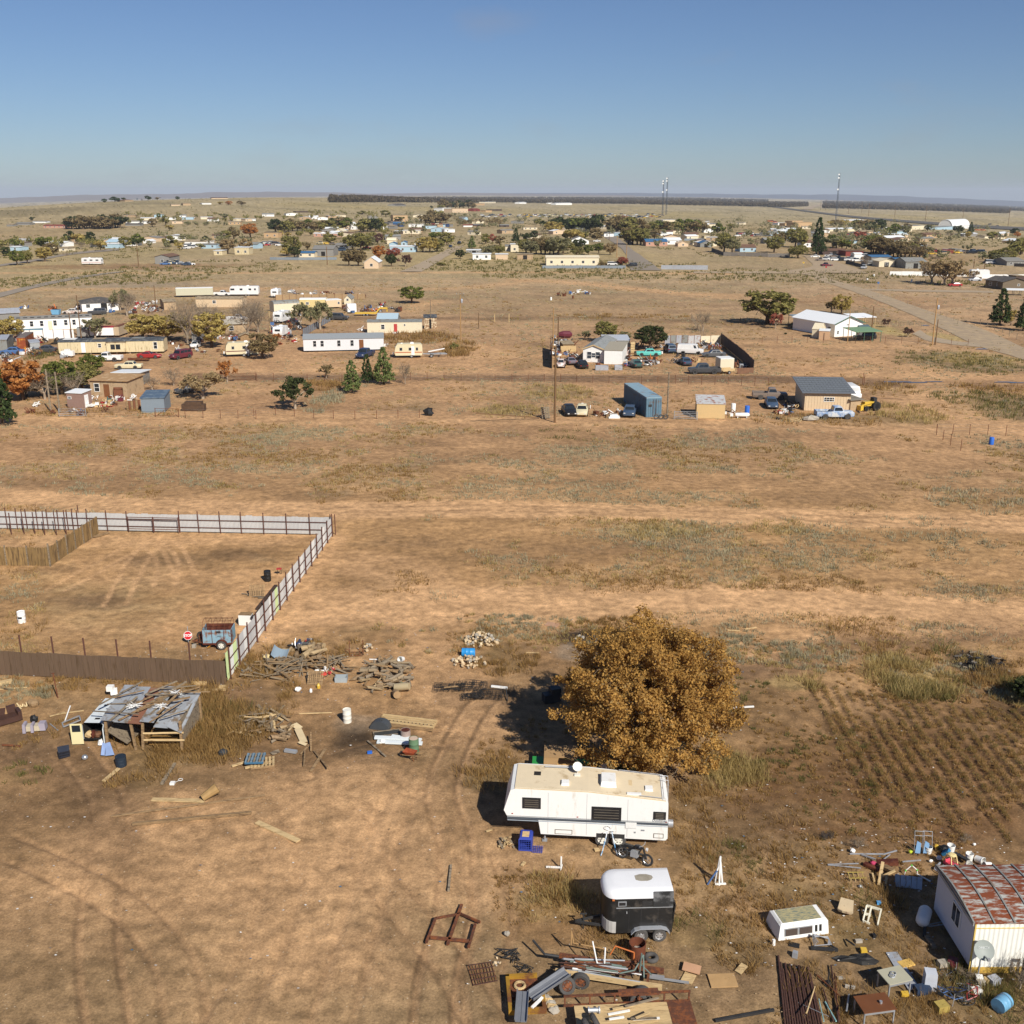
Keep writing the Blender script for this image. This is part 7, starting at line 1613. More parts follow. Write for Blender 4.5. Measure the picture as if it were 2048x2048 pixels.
# white fifth wheel caravan
A,B=Q('U',1081,1687),Q('U',1338,1699);d=(B-A).normalized();rz=math.atan2(d.y,d.x)
rvw=mat('gloss_white_body',(.78,.77,.73),rough=.35,var=.05,stain=(.6,.55,.46),amount=.12,stretch=(2,2,.5));rv_roof=mat('cream_roof_skin','d2c1a2',rough=.8,var=.06,stain='b59f7c',amount=.15);trim_c=mat('cream_trim','cdb58c',var=.06)
t=thing('fifth_wheel_caravan','long white fifth wheel caravan with a cream roof and dark stripe','caravan',A-d*1.85,rz);W_,L_=2.45,8.1
prof=[(.02,1.82),(.22,1.42),(1.72,1.4),(1.86,.55),(8.0,.5),(8.1,.62),(8.06,2.55),(7.95,2.66),(4.15,2.98),(.62,3.03),(.35,2.95)]
MB().ext(prof,0,W_).obj('body',rvw,t,smooth=30)
def rz_(x):return 3.03-.05*(x-.62)/3.53 if x<4.15 else 2.98-.32*(x-4.15)/3.8
q=MB()
for a,b in ((.55,4.15),(4.15,7.75)):P=[(a,.14),(b,.14),(b,W_-.1),(a,W_-.1)];q.add([(x,y,rz_(x)+.004) for x,y in P]+[(x,y,rz_(x)+.02) for x,y in P],[(3,2,1,0),(4,5,6,7),(0,1,5,4),(1,2,6,5),(2,3,7,6),(3,0,4,7)])
roof=q.obj('roof',rv_roof,t)
q=MB()
for a,b in ((.55,4.15),(4.15,7.95)):q.bar((a,.06,rz_(a)+.012),(b,.06,rz_(b)+.012),.05,.025)
q.obj('roof_trim',trim_c,t)
def side(nm,x0,x1,z0,z1,m_,par=None,off=.008,th=.012,y=0):q=MB();q.rb(x0,x1,-off-th if y==0 else y+off,-off if y==0 else y+off+th,z0,z1);return q.obj(nm,m_,par or t)
for x in (2.2,4.1,6.1):side('seam',x,x+.014,.6,2.9 if x<5 else 2.7,gmet,off=.0,th=.004)
stripe_m=mat('blue_grey_stripe','4c5258',var=.1)
side('stripe',.18,8.08,1.34,1.47,stripe_m,off=.0);side('stripe',.2,8.08,1.26,1.3,mat('pale_blue_stripe','9aa4ac'),off=.0);side('stripe',.18,8.08,1.5,1.53,mat('grey_stripe','8a8c8c'),off=.0)
rvg=mat('smoked_glass',(.03,.028,.028),rough=.15,var=.3,spec=.6);slat_m=mat('louvre_rail','6e6658',var=.2)
for x0,x1,z0,z1 in ((.94,1.85,1.98,2.58),(4.35,5.8,1.5,2.24),(7.36,7.97,1.68,2.1)):
 w_=side('window',x0,x1,z0,z1,bplas,off=.0,th=.03);side('pane',x0+.06,x1-.06,z0+.06,z1-.06,rvg,w_,off=.032,th=.006)
 for k in range(4):side('slat',x0+.12,x1-.12,z0+(z1-z0)*(k+1)/5-.01,z0+(z1-z0)*(k+1)/5+.01,slat_m,w_,off=.04,th=.01)
for x0,x1,z0,z1 in ((2.55,3.42,.6,.86),(7.4,7.9,.62,.88)):h_=side('hatch',x0,x1,z0,z1,slat_m,off=.0,th=.01);side('hatch_panel',x0+.035,x1-.035,z0+.035,z1-.035,rvw,h_,off=.011,th=.008)
side('fridge_vent',6.02,6.56,1.12,1.45,rvw,off=.02,th=.02);side('vent_slot',6.78,6.96,.98,1.06,gmet,off=0);side('vent_slot',6.44,6.54,.84,.93,gmet,off=0)
for x,z in ((.4,1.62),(3.62,1.58),(7.95,1.5)):side('marker_lamp',x,x+.08,z,z+.05,mat('red_lens',(.3,.015,.01)),off=0)
lettering('Dutchmen',.17,mat('navy_lettering','3a4256'),t,(7.68,-.006,1.6))
for x in (4.9,5.72):putw(t,x,.12,.36,.22,rimw,dusty);putw(t,x,W_-.12,.36,.22,rimw,dusty)
MB().rb(2,7.9,.15,.3,.38,.5).rb(2,7.9,W_-.3,W_-.15,.38,.5).rb(4.6,6.0,-.004,.02,.5,.74).obj('chassis',dmet,t)
for y in (.3,W_-.3):MB().tube((2.05,y,0),(2.05,y,.5),.05,n=6).box((2.05,y,.02),(.25,.25,.04)).obj('landing_leg',gmet,t)
MB().tube((8.12,.35,1.25),(8.36,.35,1.25),.2,n=14).obj('spare_cover',rim_m,t)
def top(nm,x,y,dx,dy,dz,m_,tp=1.0):q=MB();q.box((x,y,rz_(x)+.02+dz/2),(dx,dy,dz),taper=tp);return q.obj(nm,m_,t)
top('skylight',1.6,1.5,.34,.34,.02,dark_in);top('roof_vent',3.02,.7,.4,.42,.12,rvw,.9);top('roof_vent',7.15,.95,.4,.42,.1,rvw,.9);top('air_conditioner',5.15,1.15,.8,1.0,.3,rvw,.86);top('awning_fairing',6.4,.3,.7,.16,.08,rvw);top('scorch_mark',6.2,1.35,.26,.5,.004,trim_c)
MB().tube((1.95,2.1,3.1),(3.3,2.1,3.1),.035,n=6).obj('antenna_mast',gmet,t)
rot=Matrix.Rotation(R(48),3,'X')@Matrix.Rotation(R(0),3,'Y')
q=MB();q.lathe([(0,.0),(.12,.012),(.24,.06),(.24,.075),(.12,.03),(0,.018)],16,(3.6,1.75,3.36),rot);q.tube((3.6,1.75,3.0),(3.6,1.78,3.36),.025,n=6).bar((3.45,1.5,3.05),(3.75,1.5,3.05),.2,.06);q.obj('dish',rimw,t,smooth=40)
q=MB();q.path([(5.7,W_-.12,rz_(5.7)+.1),(7.9,W_-.12,rz_(7.9)+.1)],.016,5).path([(6.7,.16,rz_(6.7)+.1),(7.8,.16,rz_(7.8)+.1)],.016,5).path([(7.84,.16,2.78),(7.84,W_-.12,2.78)],.016,5)
for x,y in ((5.7,W_-.12),(6.8,W_-.12),(7.85,W_-.12),(6.7,.16),(7.8,.16),(7.84,1.2)):q.tube((x,y,rz_(x)),(x,y,rz_(x)+.11),.014,n=5)
q.obj('roof_rail',rim_m,t)
q=MB()
for y in (1.75,2.15):q.path([(7.75,y,2.85),(8.16,y,2.8),(8.2,y,.8)],.018,5)
for k in range(7):q.tube((8.19,1.75,.9+k*.27),(8.19,2.15,.9+k*.27),.014,n=5)
q.obj('ladder',rim_m,t)
t=thing('garden_utility_cart','green utility cart with a tan canvas canopy behind the white caravan','utility cart',Q('l',740,930),R(-3));t.scale=(.95,.9,.78);tractor_green=mat('bright_green_paint',(.03,.26,.05),rough=.3,var=.1)
MB().box((1.25,0,.62),(1.0,1.25,.5),taper=.85).obj('hood',tractor_green,t);MB().box((-1.1,0,.65),(1.1,1.3,.55)).obj('cargo_bed',tractor_green,t);MB().box((0,0,.4),(1.4,1.2,.25)).obj('floor_pan',dmet,t)
MB().slab([(-.95,-.75,1.75),(1.0,-.75,1.78),(1.0,.75,1.78),(-.95,.75,1.75)],-.04).slab([(-.95,-.75,1.74),(-.98,-.8,1.0),(-.2,-.78,1.2),(-.1,-.75,1.74)],.03).obj('canopy',mat('tan_canvas','a4845c',var=.08),t)
for x in (-.9,.95):
 for y in (-.7,.7):MB().tube((x,y,.5),(x,y,1.74),.025,n=5).obj('post',dmet,t)
MB().slab([(-.3,-.6,.9),(.9,-.75,.75),(.9,.2,.95),(-.2,.3,1.0)],.04).obj('cardboard',mat('cardboard_light','c09a66'),t)
for x in (-1.1,1.2):
 for y in (-.65,.65):putw(t,x,y,.3,.22,PAINT['yellow'])
barrel('l',990,975,mat('brown_drum','4a2c22',var=.15),'dark brown barrel holding a white sack behind the caravan',.3,.8);q=MB();q.blob((0,0,.12),(.5,.45,.35),8,5,.2);one(q,'sack',white,'white sack stuffed in the dark brown barrel','sack',Q('l',990,975)+Vector((0,0,.8)))
t=thing('pet_kennel','blue plastic pet kennel with its grille door fallen open','kennel',Q('m',395,795),R(-6));kb=mat('royal_blue_plastic',(.035,.06,.32),rough=.4,var=.12)
MB().rb(-.33,.33,0,.75,0,.08).rb(-.33,-.29,0,.75,.08,.62).rb(.29,.33,0,.75,.08,.62).rb(-.29,.29,.71,.75,.08,.62).add([(-.33,0,.62),(.33,0,.62),(.33,.75,.62),(-.33,.75,.62),(-.26,.05,.74),(.26,.05,.74),(.26,.7,.74),(-.26,.7,.74)],[(0,1,5,4),(1,2,6,5),(2,3,7,6),(3,0,4,7),(4,5,6,7),(3,2,1,0)]).obj('shell',kb,t)
MB().rb(-.17,.17,.1,.55,.745,.76).obj('dirt_patch',wpale,t)
for y in (-.01,):
 q=MB()
 for k in range(6):q.tube((-.28+k*.11,y,.08),(-.28+k*.11,y,.6),.012,n=4)
 for k in range(5):q.tube((-.29,y,.12+k*.11),(.29,y,.12+k*.11),.012,n=4)
 q.obj('front_grille',kb,t)
q=MB()
for k in range(6):q.bar((.36+k*.09,-.1,.02),(.4+k*.09,.4,.1),.02,.02)
for k in range(5):q.bar((.34,-.1+k*.12,.04),(.86,-.12+k*.12,.04),.02,.02)
q.obj('fallen_door',kb,t)
heap('m',265,735,75,35,18,(.2,.5),(.07,.13),.1,[wpale,wood,wgry],'short wooden block scattered before the blue kennel','wood blocks by the kennel','bar',31,'block')
plank('m',(115,660),(158,645),.1,.05,wpale,'pale stick alone in front of the caravan shadow');plank('m',(370,905),(392,880),.14,.06,wpale,'short board end near the white stand');plank('m',(890,795),(925,790),.2,.08,wpale,'pale block under the blue frame',name='block')
t=thing('jack_stand','white T shaped stand on the bare dirt','stand',Q('m',652,920),0)
for a,b in (((0,0,0),(0,0,.66)),((-.72,.05,.06),(0,0,.06)),((-.02,-.18,.06),(.05,.2,.06))):MB().bar(a,b,.07,.07,up=(0,1,0) if a[2]==0 else (0,0,1)).obj('tube',white,t)
bluew=mat('blue_white_tube','5a8ab0',rough=.4,var=.1,stain=(.7,.72,.72),amount=.5,sscale=5)
t=thing('swing_frame','blue and white bent tube frame leaning at the caravan wheels','frame',Q('x',740,700),0)
for s_ in (-1,1):MB().path([(s_*.42-.03,-.25,.0),(s_*.34-.03,-.12,.12),(s_*.16,.25,.75),(s_*.12,.35,.95)],.03,6).obj('leg',bluew,t)
MB().ring((-.05,.38,1.15),.15,.014,(0,1,.3),14,5).path([(-.3,.3,.9),(0,.35,1.0),(.3,.3,1.05)],.025,6).obj('loop',white,t)
moto('x',1270,900,150,12,'black motorcycle with a grey seat patch parked by the caravan','black',.05)
for k in range(3):q=MB();q.ring((0,0,.12),.24,.05,(.3,.2,1),14,6);one(q,'tyre',rubber,['worn tyre under the black motorcycle front','worn tyre beside the black motorcycle seat','worn tyre leaning at the caravan wheel'][k],'tyre',Q('x',[1420,1130,1000][k],[820,640,640][k],.05))
t=thing('engine_hoist','white and blue folding engine hoist standing upright','hoist',Q('m',1780,1030),0)
for a,b,m_ in (((-.15,.1,0),(-.02,0,1.45),white),((.18,.05,0),(.02,0,1.2),white),((0,-.1,0),(0,0,1.5),white),((-.55,-.05,0),(-.12,0,.75),PAINT['blue']),((-.12,0,.75),(0,0,1.1),white),((-.2,-.12,.08),(.32,-.05,.05),white)):MB().bar(a,b,.07,.07,up=(0,1,0)).obj('arm',m_,t)
# black horse trailer
A,B=Q('o',1200,572),Q('o',1628,560);d=B-A;L_=d.length;W_=1.75;t=thing('horse_trailer','black horse trailer with a rounded white roof','trailer',A,math.atan2(d.y,d.x));blk=mat('black_trailer_panel',(.022,.021,.02),rough=.4,var=.2,stain=(.07,.06,.05),amount=.3,sscale=1.5)
out_=[(L_,0),(L_,W_)]+[(.55+.55*cos(a),W_/2+W_/2*(1 if sin(a)>0 else-1)*abs(sin(a))**.7) for a in np.linspace(math.pi/2,3*math.pi/2,13)]
out_[-1]=(.55,0)
MB().loft([[(x,y,z) for x,y in out_] for z in (.42,2.15)]).obj('body',blk,t,smooth=35)
cx=L_*.5;q=MB();sec=[]
for z,s in ((2.152,1.012),(2.3,1.0),(2.42,.95),(2.48,.86),(2.5,.6)):sec.append([(x if (s<1 and x>L_-.01) else cx+(x-cx)*s,W_/2+(y-W_/2)*s,z) for x,y in out_])
q.loft(sec);rf=q.obj('roof',mat('white_fibreglass_roof',(.74,.74,.74),rough=.35,var=.04),t,smooth=50)
MB().blob((1.85,.95,2.499),(.9,.5,.02),10,4,.15).obj('grey_stain',mat('grey_dirt_patch','9c9484',var=.1,stain='8a8272',amount=.5),rf)
MB().rb(L_-.86,L_+.01,-.02,.0,1.72,2.22).rb(L_-.86,L_+.01,-.02,.12,2.22,2.36).rb(L_-.86,L_+.01,.0,.28,2.36,2.44).obj('side_flap',mat('dull_black_flap',(.03,.03,.03),rough=.7,stain=(.16,.16,.16),amount=.4),t)
MB().rb(.55,L_,-.02,0,1.68,1.715).obj('rail_trim',gmet,t)
w0=MB().rb(.62,.98,-.03,0,1.8,2.03).obj('window',gmet,t);MB().rb(.66,.94,-.036,-.03,1.84,1.99).obj('pane',rvg,w0)
for x in (1.1,1.62,2.35):MB().rb(x,x+.02,-.012,0,.45,1.66).obj('door_seam',dmet,t)
MB().rb(1.66,2.1,-.015,0,1.78,2.02).obj('vent_panel',dmet,t);MB().box((1.0,-.03,1.48),(.05,.05,.08)).obj('latch',rim_m,t);MB().box((.42,.02,2.1),(.1,.08,.06)).obj('marker_lamp',PAINT['orange'],t)
MB().loft([[(x*1.0-.008*(1 if x<.55 else 0),y-.012,z) for x,y in [p for p in out_[9:]]]+[(x+.02,y+.02,z) for x,y in reversed(out_[9:])] for z in (.44,1.0)]).obj('stone_guard',mat('stone_guard_cream',(.5,.48,.44),rough=.4),t)
for x in (1.65,2.45):putw(t,x,-.02,.31,.2,rim_m,dusty);putw(t,x,W_+.02,.31,.2,rim_m,dusty)
q=MB();P=[(1.2,.5),(1.35,.68),(1.6,.76),(2.5,.76),(2.75,.68),(2.88,.5)];q.ext(P+[(x,z-.05) for x,z in reversed(P)],-.2,.0);q.obj('mudguard',steel,t)
MB().slab([(L_+.01,.05,.35),(L_+.01,W_-.05,.35),(L_+.14,W_-.05,1.75),(L_+.14,.05,1.75)],.05).obj('tail_ramp',blk,t)
MB().bar((.2,.5,.42),(-1.1,W_/2,.4),.08,.1).bar((.2,W_-.5,.42),(-1.1,W_/2,.4),.08,.1).tube((-.75,W_/2,.0),(-.75,W_/2,.75),.04,n=6).box((-.75,W_/2,.78),(.3,.06,.05)).obj('tongue',dmet,t)
t=thing('harrow_frame','rusty drag frame of three bars lying on tracks in the dirt','frame',Q('o',240,590),0);O=Q('o',240,590)
for a,b,w_ in (((160,437),(102,588),.1),((322,352),(235,600),.12),((408,472),(365,618),.1),((128,556),(372,580),.12),((160,437),(322,408),.07),((318,410),(438,462),.07)):
 p,e=Q('o',*a)-O,Q('o',*b)-O;MB().bar(p+Vector((0,0,.1)),e+Vector((0,0,.1)),w_,.1).obj('bar',rust,t)
A,B,Cc=Q('o',362,728),Q('o',505,708),Q('o',395,852);t=thing('steel_grid','flat rusty steel grid panel','grid',A)
for k in range(9):f=k/8;MB().bar((B-A)*f+Vector((0,0,.05)),(B-A)*f+(Cc-A)*(1-.08*f)+Vector((0,0,.05)),.025,.03).obj('bar',rust,t)
for k in range(5):f=k/4;MB().bar((Cc-A)*f+Vector((0,0,.08)),(Cc-A)*f*.95+(B-A)*1.04+Vector((0,0,.08)),.035,.03).obj('bar',prust,t)
plank('o',(240,262),(256,102),.1,.1,wgry,'old grey log lying alone in the open dirt',name='log')
for k,(x,y) in enumerate(((640,690),(720,760),(600,660))):
 r_=random.Random(k);q=MB();P=[(r_.uniform(-.5,.5),r_.uniform(-.35,.35),r_.uniform(.02,.25)) for _ in range(14)];q.path(P,.018,4);one(q,'wire_tangle',dmet,['dark wire tangle above the grid panel','dark wire tangle nearest the yellow frame','small wire tangle by pale stones'][k],'wire',Q('o',x,y))
heap('o',550,700,30,15,5,(.08,.18),(.1,.1),.05,RUB,'pale stone by the wire tangle','stones by the wire tangle','rock',33,'rubble','rubble')
q=MB();q.blob((0,0,.12),(.3,.28,.25),8,9,.2);one(q,'stone',concr,'single tan stone right of the drag frame','rock',Q('o',605,535))
A,B=Q('r',530,400),Q('r',1560,560);d=B-A;L_=d.length;rz=math.atan2(d.y,d.x);t=thing('pipe_trailer','long timber edged trailer heaped with rusty pipes','trailer',A,rz)
for y,m_ in ((0,wpale),(.95,rust)):MB().rb(0,L_,y,y+.14,.35,.55).obj('side_beam',m_,t)
for x in (.3,1.5,2.7,3.7):MB().rb(x,x+.1,.14,.95,.3,.4).obj('cross_member',rust,t)
MB().tube((-.6,.9,.5),(-1.2,1.4,.7),.05,n=6).tube((0,.95,.45),(-.6,.9,.5),.06,n=6).obj('tongue',dmet,t);putw(t,1.1,-.15,.36,.22,rust,dusty);putw(t,3.6,-.3,.34,.22,rust,dusty)
M2=Matrix.Translation(A)@Matrix.Rotation(rz,4,'Z');pip=[prust,rust,mat('grey_green_pipe','66746c',var=.2),gmet,white,rust]
for k in range(34):
 r_=random.Random(k+200);x,y=r_.uniform(.1,1.6),r_.uniform(.12,.8);ln=r_.uniform(.9,2.6);a=r_.gauss(0,.07);z=.5+.03*(k%7);q=MB();e=Vector((ln*cos(a),ln*sin(a),r_.uniform(-.05,.15)));q.tube((0,0,0),e,r_.uniform(.022,.05),n=6);one(q,'pipe',pip[k%6],'loose pipe heaped on the long timber trailer','pipe',M2@Vector((x,y,z)),rz,'pipes heaped on the trailer')
for k,(P,m_,lb) in enumerate((([(1.4,.9,1.5),(1.65,.6,.7),(1.95,.6,.7),(1.95,.75,1.4)],white,'white bent tube bracket rising from the pipes'),([(.4,1.6,.6),(.4,1.65,1.25),(.5,1.65,.65),(2.2,1.5,.7)],ptan,'yellowish bent pipe standing at the far edge'),([(2.1,1.2,.7),(2.3,1.3,1.1),(3.1,1.2,1.0),(3.1,1.1,.6)],PAINT['orange'],'orange bent rail on top of the pipes'),([(2.6,.2,.7),(3.2,.4,.8),(3.5,.9,1.2),(3.6,.3,.6)],pip[2],'green bent chair leg tube at the rear of the heap'),([(3.4,.5,.6),(3.45,.6,1.5),(3.4,.7,.9),(3.9,.4,.7)],pip[2],'green forked tube sticking up from the heap'))):q=MB();q.path(P,.03,6);one(q,'bent_tube',m_,lb,'tube',M2@Vector((0,0,0)),rz)
q=MB();q.rb(0,.6,0,.2,.25,.33);q.rb(.6,1.6,.07,.13,.2,.28);one(q,'steel_step',gmet,'dark grey steel step and bar behind the pipe trailer','step',Q('r',1440,420),R(-12))
def trough(c,p0,p1,w,z0,z1,label):
 a,b=Q(c,*p0),Q(c,*p1);d=b-a;L2=d.length;q=MB();t_=[(-w/2,.16),(-w/2+.02,.16),(-w/2+.06,.02),(-.01,.02),(0,.05),(.01,.02),(w/2-.06,.02),(w/2-.02,.16),(w/2,.16),(w/2-.03,0),(-w/2+.03,0)]
 q.extx(t_,0,L2);o=one(q,'metal_trough',mat('grey_zinc',(.24,.25,.27),rough=.45,metal=.4,var=.15),label,'trough',a+Vector((0,0,z0)));o.rotation_euler=(0,-math.atan2(z1-z0,L2),math.atan2(d.y,d.x))
trough('o',(690,1120),(705,945),.5,.35,.5,'grey metal trough pointing down over the yellow frame');trough('o',(750,960),(985,840),.5,.3,.6,'grey metal trough slanting up to the pipe trailer')
t=thing('yellow_frame','rusty yellow machine bed with a ring on it','machine',Q('o',615,1045),R(4));yw=mat('rusty_yellow','9a7426',rough=.7,var=.2,stain='6a4428',amount=.4)
for a in ((0,1.5,0,.12),(0,.15,.12,2.0),(1.35,1.5,.12,.8),(0,1.3,1.9,2.02)):MB().rb(*a,.1,.34).obj('beam',yw,t)
MB().rb(.15,1.3,.9,1.9,.1,.16).obj('plate',rust,t);MB().ring((.55,1.45,.24),.2,.06,n=14).obj('ring',wpale,t)
for k in range(5):q=MB();q.blob((0,0,.12),(.45,.35,.3),7,k,.25);one(q,'rock',wpale if k%2 else concr,'tan rock in the row beside the yellow machine bed','rock',Q('o',850+12*k,940+18*k),0,'rocks by the machine bed')
plank('o',(760,1030),(825,965),.1,.08,white,'short white painted bar on the yellow machine bed',z0=.3,z1=.3,name='bar')
t=thing('loose_wheel','flattened wheel with a rusty hub lying by the grey trough','wheel',Q('o',985,905),R(20));t.rotation_euler=(R(-35),0,R(15));w_=putw(t,0,0,.36,.25,rust,dusty)
A,B=Q('r',720,830),Q('r',1880,780);d=B-A;L_=d.length;rz=math.atan2(d.y,d.x);t=thing('flatbed_trailer','flat wooden deck trailer with rusty side rails at the bottom edge','trailer',A+Vector((0,-1.3,0)),rz);nb=9
for k in range(nb):MB().rb(.1,L_*.8,.05+k*.2,.05+k*.2+.19,.42,.47).obj('deck_board',wpale,t)
MB().rb(L_*.8,L_,0,1.85,.42,.48).obj('end_plate',rust,t)
for y in (0,1.9):
 for z in (.4,.85):MB().rb(-.3,L_,y-.04,y+.04,z,z+.07).obj('rail',rust,t)
 for k in range(6):x=-.28+k*(L_+.2)/5;MB().rb(x,x+.06,y-.03,y+.03,.4,.86).obj('stanchion',rust,t)
for y in (-.2,2.15):putw(t,2.7,y,.36,.22,rust,dusty)
MB().rb(1.9,3.5,1.96,2.3,.7,.76).obj('mudguard',rust,t);M3=Matrix.Translation(A+Vector((0,-1.3,0)))@Matrix.Rotation(rz,4,'Z')
for k,(x,y) in enumerate(((.45,.5),(.8,.75))):q=MB();q.ring((0,0,.22),.24,.1,(1,.3,.5),16,8);one(q,'tyre',dusty,['old tyre at the corner of the wooden deck','old tyre leaning on the first on the wooden deck'][k],'tyre',M3@Vector((x,y,.48)))
q=MB();q.lathe([(.14,0),(.14,.05),(.09,.06),(.09,.4),(.14,.41),(.14,.46)],12,rot=RY);one(q,'spool',steel,'grey metal spool lying on the wooden deck','spool',M3@Vector((.6,1.4,.62)),rz)
for k in range(9):r_=random.Random(k+60);q=MB();q.bar((0,0,0),(r_.uniform(.5,1.7),r_.uniform(-.2,.4),.02),.09,.04);one(q,'board',[white,wpale,wgry][k%3],'loose strip of wood on the wooden deck trailer','board',M3@Vector((r_.uniform(1.0,2.4),r_.uniform(.3,1.5),.5+.03*k)),rz,'strips on the deck trailer')
t=thing('fire_ring','rusty open steel ring barrel with pale rubbish inside','barrel',Q('o',1415,665));MB().lathe([(.33,0),(.35,.3),(.36,.72),(.33,.72),(.31,.3),(.3,.08),(0,.08)],20).obj('wall',mat('scorched_rust','6a3c28',rough=.85,var=.25,stain='4c2c20',amount=.4),t,smooth=40);MB().blob((0,0,.3),(.5,.5,.3),9,3,.2).obj('ash',concr,t)
q=MB();q.ring((0,0,.12),.22,.1,n=18,k=8);one(q,'tyre',dusty,'single tyre lying flat beside the rusty ring barrel','tyre',Q('o',1503,685),smooth=50)
plank('o',(1700,740),(1810,765),.5,.04,mat('pinkish_cardboard','b58c6c'),'pinkish cardboard sheet over a pale one',z0=.12,z1=.08,name='cardboard');plank('o',(1700,790),(1770,815),.55,.04,wpale,'pale cardboard sheet under the pinkish one',name='cardboard');plank('p',(55,965),(215,960),.75,.05,mat('tan_panel','a8875c'),'flat tan panel lying in the weeds',name='panel');plank('p',(225,915),(265,880),.3,.05,wpale,'small tan panel tilted beside the flat one',z1=.1,name='panel');plank('p',(90,1205),(440,1140),.1,.1,dmet,'long dark pipe lying in the dirt by itself',name='pipe')
# ribbed white home at the corner
A,B=Q('p',1597,912),Q('p',1990,908);d=B-A;rz=math.atan2(d.y,d.x);L_,D,h=9.0,3.7,2.5;t=thing('ribbed_mobile_home','white ribbed mobile home with a rust banded sheet roof','mobile home',A,rz)
rib_white=mat('ribbed_white_siding',(.78,.77,.7),rough=.5,var=.05);end_grey=mat('pale_lilac_siding',(.62,.62,.66),var=.04)
MB().rb(.02,L_,.03,D,.3,h).obj('wall',end_grey,t);q=MB();xs=np.linspace(0,L_,181);q.add([p for i,x in enumerate(xs) for p in ((x,-.02 if i%4 in (1,2) else 0,.3),(x,-.02 if i%4 in (1,2) else 0,h))],[(2*i,2*i+2,2*i+3,2*i+1) for i in range(180)]);q.obj('ribbed_siding',rib_white,t)
MB().rb(0,L_,-.035,.02,h-.3,h-.27).rb(0,.06,-.03,.03,.3,h).obj('trim',mat('yellow_trim','cdb060',var=.08),t)
for k in range(9):MB().rb(k*1.0,k*1.0+.985,-.02,.03,0,.3).obj('skirting_panel',mat('yellow_brick_skirting','c4a04c',var=.15,stain='a08444',amount=.3,sscale=5),t)
w_=MB().rb(-.03,.02,1.2,2.0,1.15,2.05).obj('window',white,t);MB().rb(-.035,-.03,1.26,1.57,1.2,2.0).rb(-.035,-.03,1.63,1.94,1.2,2.0).obj('pane',rvg,w_)
banded=mat('rust_banded_sheet',(.4,.4,.36),rough=.6,var=.1,stain='7a4228',amount=.74,sscale=2.3,stretch=(.7,2.4,1))
def vz(y):return h+.03+.22*sin(math.pi*y/D)
for k in range(11):
 x0,x1=k*.84-.1,(k+1)*.84-.1;ys=np.linspace(-.1,D+.1,11);MB().add([p for i,y in enumerate(ys) for p in ((x0,y,vz(y)),(x1,y,vz(y)))]+[p for i,y in enumerate(ys) for p in ((x0,y,vz(y)-.03),(x1,y,vz(y)-.03))],[(2*i,2*i+1,2*i+3,2*i+2) for i in range(10)]+[(22,23,1,0),(20,21,43,42)]+[(22+2*i,2*i,2*i+2,24+2*i) for i in range(10)]).obj('roof_sheet',banded,t)
 q=MB();ys=np.linspace(-.1,D+.1,8);[q.bar((x0,a,vz(a)+.02),(x0,b,vz(b)+.02),.07,.05) for a,b in zip(ys,ys[1:])];q.obj('seam',rgrey,t)
MB().rb(-.14,-.09,-.1,D+.1,h-.12,h+.03).obj('fascia',gmet,t)
dp=A+Vector((.25,-.45,1.35));t=thing('satellite_dish','oval grey satellite dish on a pole at the corner of the ribbed home','satellite dish',dp);rot=Matrix.Rotation(R(52),3,'X');q=MB();q.lathe([(0,0),(.2,.02),(.4,.09),(.4,.11),(.2,.045),(0,.03)],20,(0,0,.15),rot,1.05);di=q.obj('reflector',mat('dish_grey','8d938d',rough=.5,var=.05),t,smooth=50)
lettering('DIRECTV',.11,mat('dish_lettering',(.62,.64,.62)),di,(0,-.03,.3),(R(52),0,0));MB().tube((0,.1,-1.35),(0,.1,.15),.03,n=7).bar((0,0,-.05),(0,-.5,.1),.05,.05).box((0,-.52,.12),(.12,.1,.1)).obj('arm',gmet,t)
tree('bare',None,'p',1905,1010,260,'thin leafless bush before the ribbed wall',.7);tree('bare',None,'w',1100,720,260,'twiggy dry bush at the corner of the ribbed home',.9)
TB=tree('bare',mat('dark_twigs','4a4036'),'p',1760,900,900,'leafless tree whose branch shade falls on the ribbed wall',1.0);TB.location=A+Vector((5.2,-4.6,0));TB.scale=(.95,.95,1.05)
A,B=Q('t',388,522),Q('t',902,448);d=B-A;L_=d.length;D,h=1.3,.72;t=thing('camper_shell','white pickup camper shell with a peeling roof on the ground','camper shell',A,math.atan2(d.y,d.x));MB().loft([[(0,0,.02),(L_,0,.02),(L_,D,.02),(0,D,.02)],[(.1,.1,h-.08),(L_-.04,.1,h-.08),(L_-.04,D-.1,h-.08),(.1,D-.1,h-.08)],[(.2,.2,h),(L_-.12,.2,h),(L_-.12,D-.2,h),(.2,D-.2,h)]]).obj('shell',rvw,t)
MB().rb(.26,L_-.3,.22,D-.22,h,h+.012).obj('roof_panel',mat('peeling_roof_paint','a59a72',rough=.9,var=.15,stain='6c7468',amount=.5,sscale=4,stretch=(1,5,1)),t)
def sl(x0,x1,z0,z1,o_):f=.12*0;return [(x,.1*z/(h-.08)-o_,z) for x,z in ((x0,z0),(x1,z0),(x1,z1),(x0,z1))]
for x0,x1 in ((.3,.9),(.95,1.58)):w_=MB().slab(sl(x0,x1,.2,.54,.02),-.03).obj('window',gmet,t);MB().slab(sl(x0+.02,x1-.02,.22,.52,.053),-.006).obj('pane',mat('curtained_glass','4c423c',rough=.3,var=.25,scale=6,stretch=(6,1,1)),w_)
for x in (1.72,1.92):MB().slab(sl(x,x+.1,.22,.52,.012),-.02).obj('louvre',dark_in,t)
